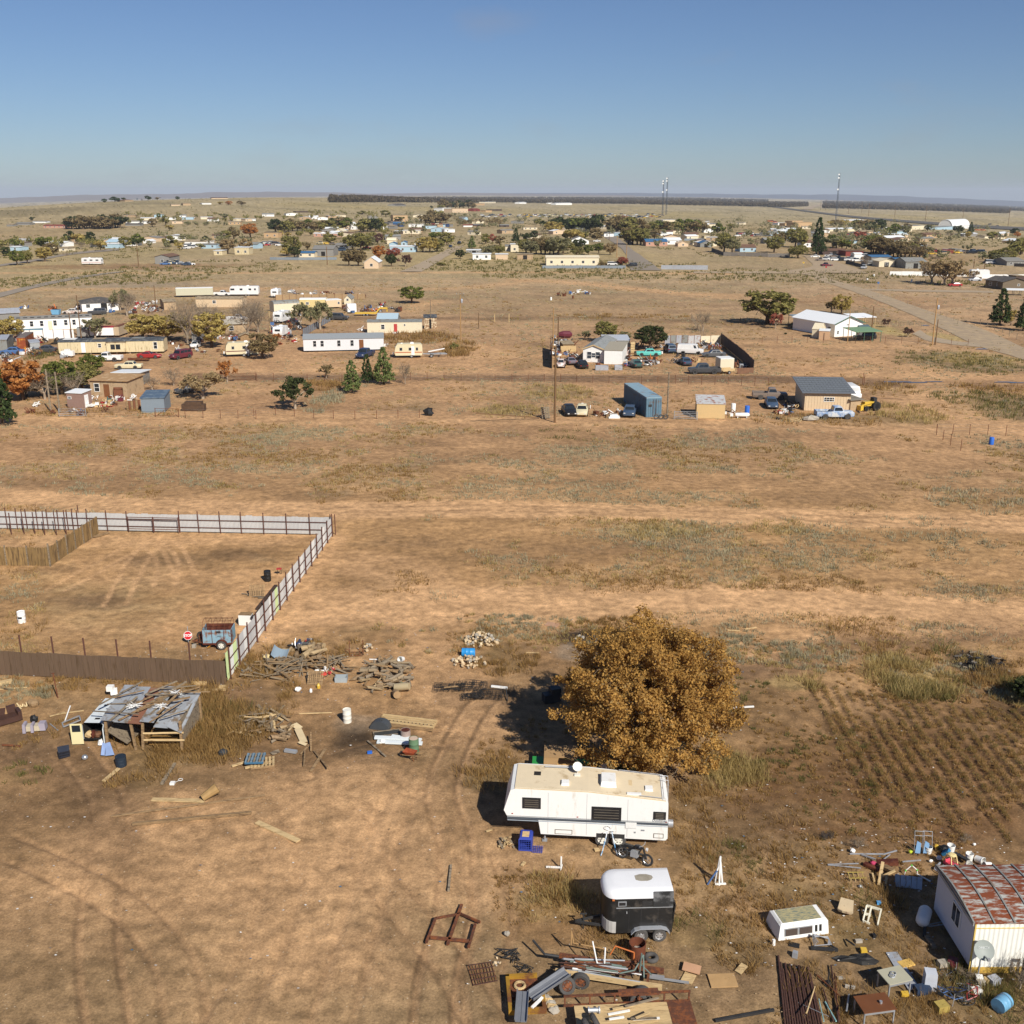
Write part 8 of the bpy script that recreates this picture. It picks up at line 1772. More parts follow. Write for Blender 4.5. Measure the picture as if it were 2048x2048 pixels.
def table(c,pl,pr,depth,h,topm,label):
 A,B=Q(c,*pl),Q(c,*pr);d=B-A;w=d.length;rz=math.atan2(d.y,d.x);t=thing('work_table',label,'table',A,rz);MB().rb(-.03,w+.03,-.03,depth+.03,h-.04,h).obj('tabletop',topm,t);MB().rb(.03,w-.03,.0,.03,h-.16,h-.04).rb(.03,w-.03,depth-.03,depth,h-.16,h-.04).obj('apron',gmet,t)
 for x in (.03,w-.03):
  for y in (.03,depth-.03):MB().box((x,y,(h-.04)/2),(.05,.05,h-.04)).obj('leg',gmet,t)
 return Matrix.Translation(A)@Matrix.Rotation(rz,4,'Z'),w
Mt,w=table('t',(1503,1112),(1728,1060),.8,.74,mat('grey_cream_tabletop','a8a48e',rough=.6,var=.08,stain='8a7c5c',amount=.2),'pale topped metal table with wire coils on it')
for k in range(2):q=MB();q.ring((0,0,.03),.11,.02,n=14,k=5).ring((.02,.01,.05),.09,.015,n=14,k=5);one(q,'wire_coil',gmet,('coil of wire on the pale table, nearer its edge','coil of wire on the pale table, behind the other')[k],'coil',Mt@Vector((.35+.12*k,.35+.1*k,.74)))
Mt,w=table('t',(1250,1405),(1562,1362),.85,.74,mat('brown_tabletop','6e4428',rough=.6,var=.15),'brown topped metal table near the bottom edge');q=MB();q.lathe([(0,0),(.06,0),(.06,.1),(0,.1)],10);one(q,'tin_can',rim_m,'small tin can on the brown table','can',Mt@Vector((.85,.35,.745)))
for k in range(15):a,b=Q('t',388+23*k,680+(k*61)%130+k*8),Q('t',462+27*k,1440);q=MB();q.tube((0,0,.06),b-a+Vector((0,0,.06)),.045,n=7);one(q,'pipe',prust,'long rusty pipe in the row laid side by side','pipe',a,0,'row of long rusty pipes')
for (a,b,m_,z1,r_,lb) in (((925,780),(1000,1363),prust,.05,.04,'long rusty pipe left of the pair near the black tarp'),((960,860),(1010,1363),rust,.05,.035,'long rusty pipe beside its twin near the tarp'),((760,995),(665,1363),wpale,.5,.03,'pale stick leaning over the row of pipes'),((865,1150),(975,1363),mat('pale_teal_pipe','8ab0ae'),.1,.03,'pale teal pipe among the rusty pipes'),((800,1120),(850,1363),mat('pale_teal_pipe','8ab0ae'),.1,.025,'thin pale teal pipe next to the pipe row'),((1105,1075),(1070,1340),gmet,.5,.035,'grey upright pipe before the brown table'),((775,870),(1030,1120),rust,.1,.03,'rusty rod crossing towards the grey blocks'),((840,1010),(950,1363),prust,.05,.035,'dark pipe between the teal pipe and the pair'),((1075,515),(1160,620),dmet,.25,.04,'short dark pipe leaning near the yellow tub'),((540,1130),(900,1320),gmet,.15,.012,'thin bent wire across the pipe row')):p,e=Q('t',*a),Q('t',*b);q=MB();q.tube((0,0,r_+.03),e-p+Vector((0,0,r_+z1)),r_,n=6);one(q,'pipe',m_,lb,'pipe',p)
q=MB();q.lathe([(0,0),(.2,0),(.2,.03),(.03,.05),(.025,.7),(0,.7)],16);one(q,'stand_base',dmet,'dark round base with an upright rod','stand',Q('t',893,955),smooth=40)
q=MB();pts=[(-1.0,.1,.0),(-.75,.22,.12),(-.35,.1,.1),(0,.32,.16),(.6,.34,.22),(1.0,.05,.1),(.75,-.2,.2),(.2,-.28,.16),(-.3,-.1,.14),(-.8,-.12,.1)];n_=len(pts);q.add([(x,y,.01) for x,y,z in pts]+[(x*.8,y*.75,z) for x,y,z in pts]+[(x*.4+.05,y*.35,.13+.05*(i%2)) for i,(x,y,z) in enumerate(pts)]+[(.05,0,.16)],[(i,(i+1)%n_,n_+(i+1)%n_,n_+i) for i in range(n_)]+[(n_+i,n_+(i+1)%n_,2*n_+(i+1)%n_,2*n_+i) for i in range(n_)]+[(2*n_+i,2*n_+(i+1)%n_,3*n_) for i in range(n_)]);one(q,'tarp',mat('black_tarp',(.02,.019,.018),rough=.6,var=.3),'crumpled black tarp on the bare ground','tarp',Q('t',1180,720),R(-4))
t=thing('tub_chair','beige stained shell chair tipped in the weeds','chair',Q('t',1060,270),R(-25));t.rotation_euler=(R(-30),0,R(-25));MB().lathe([(.0,0),(.3,.02),(.36,.1),(.34,.12),(0,.05)],10,(0,0,.15)).obj('seat',mat('stained_beige','b5a283',var=.15,stain='6a4c3c',amount=.3),t);MB().slab([(-.34,.1,.2),(.34,.1,.2),(.28,.3,.75),(-.28,.3,.75)],.04).obj('backrest',mat('stained_beige','b5a283'),t)
t=thing('shelf_frame','white empty wooden shelf frame lying tilted','frame',Q('t',1250,325),R(-28))
for a,b in (((0,0,.05),(0,.75,.35)),((.2,0,.05),(.2,.75,.35)),((.62,0,.05),(.62,.75,.35)),((0,.75,.35),(.65,.75,.35)),((0,.35,.2),(.25,.35,.2)),((0,0,.05),(.3,-.05,.05))):MB().bar(a,b,.06,.1).obj('rail',mat('cream_white_wood',(.68,.64,.5)),t)
q=MB()
for k in range(4):q.path([(-.35+.05*k,-.25,.1+.06*k),(-.3,.25,.15+.05*k),(.35,.2-.05*k,.2),(.4-.05*k,-.2,.12),(-.35,-.25,.1)],.02,5)
one(q,'cart_frame',rim_m,'crumpled grey wire cart by the camper shell corner','cart',Q('t',820,545));q=MB();q.bar((-.6,.1,.05),(.5,-.05,.08),.2,.06).bar((.2,.3,.1),(.5,-.05,.1),.05,.05);one(q,'dark_rail',dmet,'dark metal rail under the crumpled cart','rail',Q('t',870,615))
for c,x,y,m_,lb,sz in (('t',1255,640,PAINT['yellow'],'yellow orange tub beside the black tarp',(.26,.26,.2)),('t',558,680,gmet,'small grey box at the head of the pipe row',(.22,.2,.26)),('t',1410,140,mat('sky_blue_plastic','4f94c8'),'light blue plastic piece in the dry weeds',(.2,.16,.12)),('t',1090,990,concr,'grey concrete block, farther of two on the dirt',(.18,.12,.1)),('t',1150,1000,concr,'grey concrete block, nearer of two on the dirt',(.18,.12,.1)),('t',1205,530,concr,'pale brick like block near the camper shell',(.3,.15,.12)),('t',1015,900,concr,'pale broken brick by the dark round stand',(.25,.12,.08)),('t',1285,1095,concr,'pale flat stone before the pale table',(.2,.15,.08)),('t',550,560,bplas,'black flat panel before the camper shell',(.45,.3,.03)),('t',340,560,white,'white curved end piece by the camper shell',(.12,.1,.28)),('t',1360,480,bplas,'black pot in the weeds',(.16,.16,.16)),('w',560,830,mat('dented_grey_white',(.5,.52,.56),stain=(.3,.3,.32),amount=.3),'grey white metal cabinet standing in weeds',(.48,.45,.8)),('w',210,945,PAINT['yellow'],'yellow can lying under the pale table',(.3,.18,.16)),('w',735,1150,mat('mustard_plastic','a08c4a'),'mustard open box tipped in the weeds',(.5,.4,.3)),('w',460,900,mat('dark_blue_bin','2c3a50'),'dark blue bin full of bits by the cabinet',(.65,.35,.3)),('w',900,520,PAINT['maroon'],'red cooler in the shade of the ribbed home',(.4,.35,.35)),('w',1280,735,white,'white box before the yellow skirting',(.28,.25,.25)),('w',1300,780,concr,'concrete block before the yellow skirting',(.35,.2,.2)),('w',1390,755,wpale,'tan block before the yellow skirting',(.22,.2,.2)),('w',1490,765,mat('pale_grey_tub','9c9ea4'),'pale grey tub before the yellow skirting',(.45,.35,.28)),('w',1240,900,white,'striped white plastic in the weeds',(.4,.3,.2)),('w',230,490,mat('yellow_foam','cfa95c'),'yellow foam sheet on the grey sheeting',(.65,.4,.06)),('w',760,520,concr,'grey block in the shade of the ribbed home',(.45,.3,.25))):q=MB();q.box((0,0,sz[2]/2),sz,taper=.95);one(q,'tub' if 'tub' in lb else 'block' if 'block' in lb or 'brick' in lb or 'stone' in lb else 'box' if 'box' in lb else 'cabinet' if 'cabinet' in lb else 'plastic_piece',m_,lb,'junk' if 'piece' in lb else 'container' if 'tub' in lb or 'box' in lb else 'junk',Q(c,x,y),R((x*7)%60-30))
for k in range(6):plank('w',(20+55*k,330+90*k),(75+55*k,420+90*k),.5,.03,steel,'grey corrugated strip in the trail of sheeting','trail of grey sheeting',name='sheet')
def bicycle(c,x,y,rz,m_,label):
 t=thing('bicycle',label,'bicycle',Q(c,x,y,.08));t.rotation_euler=(R(78),0,R(rz))
 for wx in (-.5,.5):w_=MB().ring((wx,0,.3),.29,.022,(0,1,0),18,5).obj('wheel',rubber,t);q=MB();[q.tube((wx,0,.3),(wx+.28*cos(k*.7),0,.3+.28*sin(k*.7)),.006,n=3) for k in range(9)];kind(q.obj('spokes',rim_m,w_),'stuff')
 q=MB();[q.tube(a,b,.02,n=5) for a,b in (((-.5,0,.3),(-.08,0,.3)),((-.08,0,.3),(.32,0,.72)),((-.08,0,.3),(-.2,0,.75)),((-.2,0,.7),(.32,0,.72)),((-.5,0,.3),(-.2,0,.7)),((.5,0,.3),(.32,0,.72)))];q.obj('frame',m_,t);MB().tube((.3,-.28,.85),(.3,.28,.85),.016,n=5).tube((.32,0,.72),(.3,0,.85),.016,n=5).obj('handlebar',rim_m,t);MB().box((-.22,0,.8),(.24,.12,.06)).obj('saddle',bplas,t)
for k,(x,y,rz,m_,lb) in enumerate(((830,760,20,PAINT['navy'],'dark bicycle on the bottom of the tangled pile'),(900,850,-40,PAINT['blue'],'blue bicycle lying across the tangled pile'),(990,880,70,PAINT['red'],'red bicycle at the edge of the tangled pile'),(960,800,140,PAINT['black'],'black bicycle on top of the tangled pile'))):bicycle('w',x,y,rz,m_,lb)
barrel('w',1540,1190,mat('blue_black_ribbed_drum','6fa4c4',rough=.4,var=.2,stain=(.05,.07,.09),amount=.35,stretch=(.4,.4,6)),'pale blue ribbed drum lying open at the bottom corner',.3,.62,125)
t=thing('gas_tank','big pale gas tank lying in the shade of the ribbed home','tank',Q('p',1330,610),R(60));t.scale=(.8,.8,.8);MB().lathe([(0,-.75),(.25,-.68),(.36,-.5),(.36,.5),(.25,.68),(0,.75)],14,(0,0,.42),RY).obj('body',white,t,smooth=50);MB().rb(-.4,-.3,-.2,.2,0,.2).rb(.3,.4,-.2,.2,0,.2).obj('foot',gmet,t)
q=MB();q.path([(-.45,0,.1),(.45,.2,.15),(.5,-.15,.3),(-.35,-.3,.3),(-.45,0,.1)],.025,5);one(q,'tube_frame',gmet,'bent tube frame in the shade beside the gas tank','frame',Q('p',1400,640));plank('p',(1335,700),(1345,560),.12,.1,dmet,'dark beam leaning by the gas tank',z1=.3,name='beam');plank('p',(1350,700),(1400,770),.2,.1,wgry,'grey log in the shade of the ribbed home',name='log')
q=MB();q.rb(0,.08,0,.08,0,1.1).rb(.3,.38,0,.08,0,1.1).rb(.08,.3,.0,.08,1.0,1.08);one(q,'step_rail',dmet,'dark step railing before the ribbed wall','railing',Q('w',1885,740))
for (x,y,lb,tp,rz,s_) in ((1130,240,'white bucket beside the folding chairs',None,0,1),(1360,235,'tall white bucket standing on the clutter',None,20,1.2),(1553,320,'white bucket upright at the end of the clutter',None,10,1.15),(1625,330,'white bucket lying with its base to the camera',80,30,1.15),(1525,415,'white bucket tipped beside the red toy car',35,10,1.05),(1780,395,'white bucket on its side farthest along the row',85,-80,1.0)):bucket('s',x,y,lb,tip=tp,rz=rz,r=.16*s_,h=.36*s_)
t=thing('toy_car','red child ride-on car with a cream roof','toy car',Q('s',1370,405),R(-70));redp=mat('toy_red',(.55,.06,.09),rough=.4,var=.08);crm=mat('toy_cream','d9c58c',rough=.5,var=.06)
MB().loft([[(x,-w_,z0),(x,w_,z0),(x,w_*.9,z1),(x,-w_*.9,z1)] for x,w_,z0,z1 in ((.4,.14,.1,.26),(.32,.2,.08,.34),(.1,.22,.08,.36),(.0,.2,.08,.3),(-.2,.2,.08,.3),(-.25,.22,.08,.42),(-.38,.18,.1,.38))]).obj('body',redp,t,smooth=40)
q=MB();[q.bar((a,b,.35),(a*.6-.05,b*.85,.72),.04,.04,up=(0,1,0)) for a in (.15,-.3) for b in (-.18,.18)];q.obj('roof_post',crm,t);MB().blob((-.06,0,.74),(.42,.4,.12),10,1,.03).obj('roof',crm,t);[putw(t,a,b,.09,.06,rimw) for a in (-.26,.26) for b in (-.21,.21)]
for k,(x,lb) in enumerate(((985,'folding lounge chair with blue cloth, nearer the yellow jug'),(1070,'folding lounge chair with blue cloth, beside the bucket'))):t=thing('lounge_chair',lb,'chair',Q('s',x,240),R(-8));q=MB();[q.path([(a,.0,0),(a,.1,.5),(a,.3,1.05)],.016,5) for a in (-.02,.42)];q.tube((-.02,.3,1.05),(.42,.3,1.05),.016,n=5).tube((-.02,.22,.85),(.42,.22,.85),.016,n=5);q.obj('frame',gmet,t);MB().slab([(.0,-.08,.05),(.25,-.08,.05),(.3,.1,.5),(.1,.12,.62)],.03).obj('sling',mat('blue_sling','6d8fb0',var=.12),t)
for (a,b,m_,w_,z1,lb) in (((310,262),(660,268),steel,.05,.05,'grey bent pole along the back of the junk'),((660,268),(800,232),steel,.05,.05,'grey pole end bending away at the back'),((430,270),(580,335),steel,.06,.1,'grey pole slanting to the red boards'),((80,372),(400,366),steel,.04,.05,'grey pole forming the top of a long wedge'),((80,376),(425,414),steel,.04,.05,'grey pole forming the bottom of a long wedge'),((655,325),(730,272),steel,.04,.05,'short grey pole behind the red boards'),((860,345),(1050,332),steel,.05,.05,'grey tube in the weeds behind the hoop'),((1010,475),(1150,555),white,.05,.05,'white tube running from the hoop'),((1190,425),(1350,530),steel,.05,.05,'grey tube beside the toy car'),((1195,420),(1255,360),steel,.07,.05,'short grey tube before the toy car'),((590,370),(810,400),deep_rust,.35,.25,'red brown door panel leaning on the heap'),((560,350),(760,470),wood,.3,.12,'broken brown panel under the red brown one'),((460,370),(620,450),deep_rust,.25,.1,'dark red board at the end of the heap'),((610,590),(645,430),wpale,.14,.45,'pale wooden post of the broken stool'),((640,505),(775,490),wpale,.12,.3,'pale wooden rail of the broken stool'),((685,590),(690,520),wpale,.1,.1,'short pale wooden leg of the broken stool'),((545,470),(565,555),wpale,.08,.05,'pale stick before the broken stool'),((1400,260),(1540,370),dmet,.2,.2,'dark folded frame behind the toy car'),((1280,270),(1340,290),mat('teal_blue','2f6f96'),.3,.3,'teal panel behind the toy car')):plank('s',a,b,w_,w_*(.5 if w_>.1 else 1),m_,lb,z0=.03,z1=z1,name='pole' if 'pole' in lb or 'tube' in lb else 'board')
for k in range(5):q=MB();q.slab([(0,0,.0),(.22,0,.0),(.2,.35,.42),(-.02,.35,.42)],.03);one(q,'metal_sheet',steel if k else gmet,'grey metal tray in the leaning row beside the ribbed home','sheet',Q('s',790+55*k,590+6*k),R(-10-3*k),'leaning row of metal trays')
t=thing('crate_rack','three bay yellow wooden rack on the dirt','rack',Q('s',320,540),R(2))
for k in range(4):MB().bar((k*.22,0,0),(k*.22-.05,.3,.3),.03,.03).obj('divider',mat('yellowish_wood','9a8648',var=.2),t);MB().bar((k*.22,0,0),(k*.22,0,.22),.03,.03,up=(0,1,0)).obj('leg',wpale,t)
for y,z in ((0,.2),(.3,.3)):MB().bar((-.1,y,z),(.72,y,z),.04,.04).obj('rail',mat('yellowish_wood','9a8648'),t)
q=MB();q.path([(-.32,0,.02),(-.28,0,.25),(0,.05,.5),(.26,0,.28),(.3,0,.02)],.022,6);t=one(q,'play_hoop',white,'white hoop with lime green joints standing in the junk','hoop',Q('s',950,470));q=MB();[q.box(p_,(.07,.06,.06)) for p_ in ((-.28,0,.25),(0,.05,.5),(.26,0,.28))];q.obj('joint',mat('lime_plastic','5fbf3f'),t)
for (x,y,m_,lb,s_) in ((340,235,white,'white crumpled bag at the far end of the junk',.3),(1240,310,white,'white plastic sack by the teal panel',.28),(1155,335,white,'white small bag in the weeds',.2),(555,365,mat('pink_plastic','b03a5c'),'pink plastic toy on the red boards',.3),(1215,190,PAINT['yellow'],'yellow plastic crate by the white buckets',.28),(943,240,mat('lime_jug','b8c83c'),'lime yellow jug by the folding chairs',.22),(1290,230,bplas,'black plastic heap beneath the tall bucket',.5),(1330,450,redp,'red toy basket lying before the toy car',.32),(1270,520,mat('sky_blue_plastic','4f94c8'),'blue ball at the foot of the grey tube',.16),(420,600,gmet,'grey ball in the dirt before the yellow rack',.2),(1835,400,steel,'grey scrap beside the last bucket',.2),(1610,160,white,'white scrap by the far grey bush',.18)):q=MB();q.blob((0,0,s_*.35),(s_,s_*.8,s_*.8),9,x,.12);one(q,'plastic_scrap',m_,lb,'plastic junk',Q('s',x,y,.12 if 'on the red' in lb else 0))
for k,(x,y) in enumerate(((40,100),(105,90))):q=MB();[q.ring((0,0,.1+.07*j),.16,.012,(.1,.2,1),12,4) for j in range(5)];one(q,'spring_coil',dmet,('dark coil spring lying in the dirt','dark coil spring standing beside the first')[k],'coil',Q('s',x,y))
tree('bare',None,'s',400,190,150,'small leafless bush behind the junk row',1.3);tree('bare',None,'s',1520,110,70,'low grey dry bush beyond the buckets',2.4)
# the town beyond
def k_(c,y,x=0):p=Q(c,x,y);return FPX/p.y*CROP[c][2]*.96
mc=dict(w=white,c=wcream,t=wadobe,g=wgrey,y=wall_yellow,b=mat('light_blue_wall','a0b8c4',var=.05),p=mat('peach_siding','ccb394',var=.05),r=mat('barn_red','7c3a32',var=.1),k=mat('pinkish_wall','b58c78',var=.1),n=mat('dark_brown_wall','50403a',var=.1),s=rgrey,v=mat('navy_wall','34466a',var=.1),o=mat('orange_tan_wall','b89a74',var=.08),B=mat('blue_roof','3c6488',rough=.6,var=.08),D=shdk,W=rwhite,G=shgr,N=shbr,T=rtan)
for row in '''a 328 498 401 17 gx 8 10 k r long low building with a red roof band
a 1060 1168 341 14 gx 5 10 c W white roofed cream house beyond the dark grove
a 950 1112 368 16 gx 5 12 w g long white shed right of the dark grove
a 945 1058 384 10 gx 8 10 g D low dark roofed home before the long white shed
a 245 345 362 10 gx 4 10 w G white home by the plain at the far lane
a 120 225 378 12 gx 8 10 g G grey group of sheds at the far lane
a 50 98 388 12 gx 8 8 g T small tan shed at the far lane end
a 885 942 201 10 hip 5 14 t N tan house on the mesa between round trees
a 1062 1160 190 8 hip 5 14 t N long house on the mesa behind a dark tree
a 1382 1440 230 14 hip 6 12 t T tan house below the mesa rim
a 1292 1358 232 8 gx 3 10 p T low peach house below the mesa rim
a 1525 1595 222 6 gx 2 10 w W low white house on the mesa slope
a 1595 1720 180 6 gx 5 14 p n long pale house on the mesa skyline
a 1515 1602 334 14 gx 3 10 c W cream long home among far bushes
a 1420 1470 334 8 gx 3 10 t W small pale home among far bushes
a 1725 1815 375 18 gx 8 10 o T tan house near the brown trees
a 1885 1930 346 10 gx 3 8 w W white trailer home by the orange tree
a 1172 1280 672 50 gy 14 14 g N beige gabled house alone by parked trucks
a 1614 1678 605 30 f 4 8 y W yellow flat cottage by the brown tree
a 1772 1880 600 48 f 4 8 y W yellow flat cottage with a stepped front
a 800 920 532 24 gx 22 10 w b white house with a pale blue roof
a 680 722 545 18 gx 22 8 g T brown gabled house among bare trees
a 1148 1250 498 18 gx 16 10 w N white house with a dark brown roof
a 1082 1132 516 14 gy 10 8 w W little white gabled house
a 1520 1632 555 28 gx 6 8 b G pale blue mobile home behind a truck
a 1516 1590 518 12 f 2 6 w W white roof beyond the pale blue mobile home
a 78 152 571 26 gx 4 8 b W pale home among dark trees
a 446 512 576 22 f 3 8 c T cream cottage between bushes
b 60 168 472 34 f 4 10 o T tan flat roofed building by a gold tree
b 436 640 466 22 gx 6 8 k w long pinkish row with a white roof
b 588 662 450 20 gy 20 12 c c cream gabled hall
b 705 755 412 26 gy 24 10 w W tall white house between dark trees
b 430 585 612 48 gx 28 14 g G big grey gabled barn behind the fence
b 306 440 620 28 gx 14 8 c B cream cottage with a blue roof
b 600 690 560 26 gx 18 12 g G grey gabled house behind the barn
b 818 925 706 44 gy 34 12 p W peach gabled house alone by the dirt road
b 1010 1205 582 38 gx 8 8 b W long white mobile home under the gold tree
b 1005 1060 536 14 gy 10 6 b B little light blue gable
b 1095 1137 536 26 gy 8 6 b B taller light blue hut
b 990 1055 520 24 v 18 8 c c cream arched shed
b 1198 1250 545 24 gy 24 10 w W steep white gable by the gold tree
b 1045 1108 445 20 f 4 8 n W dark porch end of the cream home
b 1110 1236 445 24 f 4 8 c W long cream home in the middle of town
b 962 1032 382 18 gx 6 12 g D dark roofed barn
b 1035 1116 390 22 gx 12 14 v B navy barn with a blue roof
b 1035 1145 352 44 f 6 16 o T large square tan hall
b 1325 1350 392 18 gx 6 6 n r dark red little shed in the coloured row
b 1352 1379 392 18 gx 6 6 c c cream little shed in the coloured row
b 1382 1403 392 18 gx 6 6 r r red little shed in the coloured row
b 1407 1429 392 16 gx 6 6 b B blue little shed in the coloured row
b 1436 1458 392 16 gx 6 6 v v navy little shed in the coloured row
b 1462 1487 392 14 gx 4 6 g g grey little shed in the coloured row
b 1565 1635 392 10 gx 6 8 w r white and red long shed
b 1642 1716 386 8 gx 6 8 n s open carport with a grey roof
b 1843 1910 392 12 gx 6 8 n s dark open shed with a grey roof
b 1408 1476 278 26 f 2 16 w W white block hall before the orchard
b 1482 1600 284 28 f 2 16 p o tan block hall before the orchard
b 1643 1690 274 14 gx 8 12 r r red barn before the orchard
b 1733 1780 282 14 f 2 10 o o orange low building before the orchard
b 1778 1856 270 10 f 6 10 n n dark open roofed shelter before the orchard
b 1735 1810 213 10 f 3 20 c W cream warehouse at the orchard edge
b 1688 1726 229 14 f 2 14 o T small tan hall at the orchard edge
b 1060 1132 236 10 gx 12 16 g D dark roofed house on the plain
b 302 442 283 6 f 3 8 n n long brown shade roof on the plain
b 1635 1772 640 40 v 4 6 w W white travel trailer with a row of windows
b 1808 1900 638 36 f 6 6 p W peach shed beside the travel trailer
b 1588 1702 590 20 f 8 10 g W open white roofed shelter by the pine
b 1882 1932 575 34 gx 12 8 c G cream home beyond the shelter
c 258 655 682 54 gx 14 10 c c long white mobile home behind a blue grey fence
c -10 50 580 52 f 6 8 c W cream cottage at the edge of the trees
c 40 158 638 36 f 4 6 t T open tan shed by the white fence
c 440 580 522 26 gy 26 10 w G white gable among dark trees
c 1010 1172 536 30 gx 22 10 k B brick house with a grey blue roof
c 1152 1276 524 30 gx 20 10 w W white house with a wide white roof
c 1252 1330 540 22 gy 14 8 p p peach gabled cottage
c 1308 1410 478 28 gx 16 10 y N yellow house with a brown roof
c 1450 1490 482 20 f 2 6 y y yellow box shed by the fence
c 1420 1506 545 28 gy 16 8 s B blue grey gabled barn
c 1720 1840 580 30 gx 24 10 b N blue house behind the board fence
c 86 190 412 16 f 3 8 c T cream trailer in the trees
c 1140 1240 352 12 f 3 10 c W long cream shed behind the trees
c 1310 1400 352 10 f 3 10 p W long pale shed behind the trees
c 330 452 226 12 gx 4 16 w W white packing shed by the orchard
c 55 108 218 10 gx 4 14 w W white hall by the orchard
c 275 305 218 8 f 2 8 w W small white hut by the orchard
c 1120 1170 458 12 gx 10 8 w W white roof among the town trees
d 1386 1516 404 22 v 44 16 w W big white arched hangar
d 1030 1190 412 30 f 8 14 c s long pale store front
d 1190 1418 412 24 f 10 14 b s long bluish shed beside the store
d 460 676 425 18 gx 10 12 c W long shed with a white roof
d 206 330 396 36 f 4 12 o o tan pueblo style hall
d 182 260 376 28 f 4 10 o o upper block of the tan hall
d 76 126 378 16 f 3 8 w W white box at the highway
d 128 180 388 22 f 3 8 o o small tan hall at the highway
d 408 592 602 28 gx 16 10 n N brown roofed open barn with trucks
d 585 716 612 34 f 6 10 r N red shed beside the brown barn
d 650 706 632 34 v 8 5 w W white covered trailer by the red shed
d 258 335 545 32 gx 22 8 w N white house with a dark brown roof by the pine
d 836 950 694 40 gy 16 8 c c cream gabled garage with a dark door
d 1036 1190 706 48 gx 30 12 s s big grey metal barn
d 968 1052 688 42 gx 16 10 s B grey blue barn between trees
d 750 850 682 20 gx 10 8 g s low grey roof behind the fence
d 780 930 642 14 gx 14 10 g B grey blue roof among the trees
d 1195 1308 472 22 gx 16 10 o N orange tan house by a pickup
d 1334 1400 592 12 gx 6 8 r r low red shed on the far lot
d 1408 1450 590 28 f 2 6 s s grey box shed on the far lot
d 1736 1786 482 14 gx 14 8 c N small house near the orange tree
d 1800 1932 684 30 gx 28 12 g G grey roofed house at the edge
d 600 724 352 10 gx 8 14 t W low pale roof behind town trees
d 800 860 412 18 gx 8 10 o o tan gable in the town trees
d 620 670 516 16 f 4 8 b B blue roofed hut in the trees
d 1870 1932 800 34 f 6 6 n T dark brown wooden shed by the tan house'''.split('\n'):
 f=row.split(' ');c=f[0];x0,x1,y,hp,rp,D=int(f[1]),int(f[2]),int(f[3]),float(f[4]),float(f[6]),float(f[7]);lb=' '.join(f[10:]);s_=k_(c,y,(x0+x1)/2);h=hp/s_;w_=(x1-x0)/s_
 kd=dict(gx='gable_x',gy='gable_y',hip='hip',f='flat',v='vault')[f[5]];rise=max(.2,rp/s_*(.75 if kd=='gable_x' else 1));n=max(1,min(5,int(w_/4)))
 if len(lb.split())<5:lb+=' seen far across town'
 house(lb,c,(x0,y),(x1,y),D,max(h,1.5),(kd,rise,.3),mc[f[8]],mc[f[9]],[W('f',(i+.5)/n,min(1.5,h*.55),1.1,min(1.1,h*.45)) for i in range(n)] if (hp>15 and 'shed' not in lb and 'barn' not in lb) else (),[('f',.5,2,min(2.2,h*.8),dark_in)] if 'garage' in lb or 'open' in lb or 'barn' in lb else (),name='shed' if 'shed' in lb or 'barn' in lb or 'hut' in lb else 'house',cat='shed' if 'shed' in lb or 'barn' in lb or 'hut' in lb else 'building')  # open fronts are flat near-black panels, the shade inside painted on
t,w,D=house('tan gabled ranch house at the edge with dark windows','d',(1767,866),(1960,866),9,2.6,('gable_y',1.3,.4),mat('khaki_wall','6f6250',var=.06),shdk,[W('f',.62,1.6,.7,.6)])
house('long wing of the tan ranch house','d',(1636,850),(1766,862),10,2.6,('gable_x',1.2,.4),mat('khaki_wall','6f6250'),shdk,[W('f',.3,1.5,1,1),W('f',.75,1.5,1,1)]);canopy('low white canopy before the tan ranch house','d',(1800,908),(1960,912),3,1.6,1.9,rwhite,4,dmet,'canopy',cat='canopy')
FM=dict(bg=mat('blue_grey_sheet','7e868c'),gb=mat('grey_board','756e66',var=.2),dk=mat('dark_boards','4a4644'),st=steel,wh=white)
for c,pts,hp,m_,lb in (('b',[(105,640),(320,642),(610,640)],18,'bg','grey sheet fence before the blue roofed cottage'),('c',[(230,705),(540,704),(858,706)],20,'bg','blue grey sheet fence before the long white mobile home'),('c',[(1595,610),(1932,618)],26,'gb','long grey board fence of the town edge'),('c',[(1505,575),(1595,610)],24,'dk','dark board fence turning the corner'),('d',[(0,620),(165,622)],26,'gb','end of the grey board fence by a tree'),('c',[(1125,712),(1300,714),(1478,716)],30,'st','pale metal fence of the small pen alone in the field'),('c',[(1300,496),(1504,496)],14,'bg','pale fence before the yellow house'),('d',[(918,757),(1190,760),(1500,766)],28,'wh','long white wall behind the three big tan trees'),('d',[(1612,782),(1932,784)],30,'wh','long white wall beside the tan ranch house'),('d',[(585,670),(640,680),(710,700)],22,'dk','dark fence by the parked white trucks'),('d',[(1855,690),(1932,694)],22,'dk','dark fence before the grey roofed house'),('c',[(850,490),(905,530)],18,'dk','dark fence along the town street')):
 pfence(c,pts,hp/k_(c,pts[0][1],pts[0][0]),4,lb,FM[m_],posts=False)
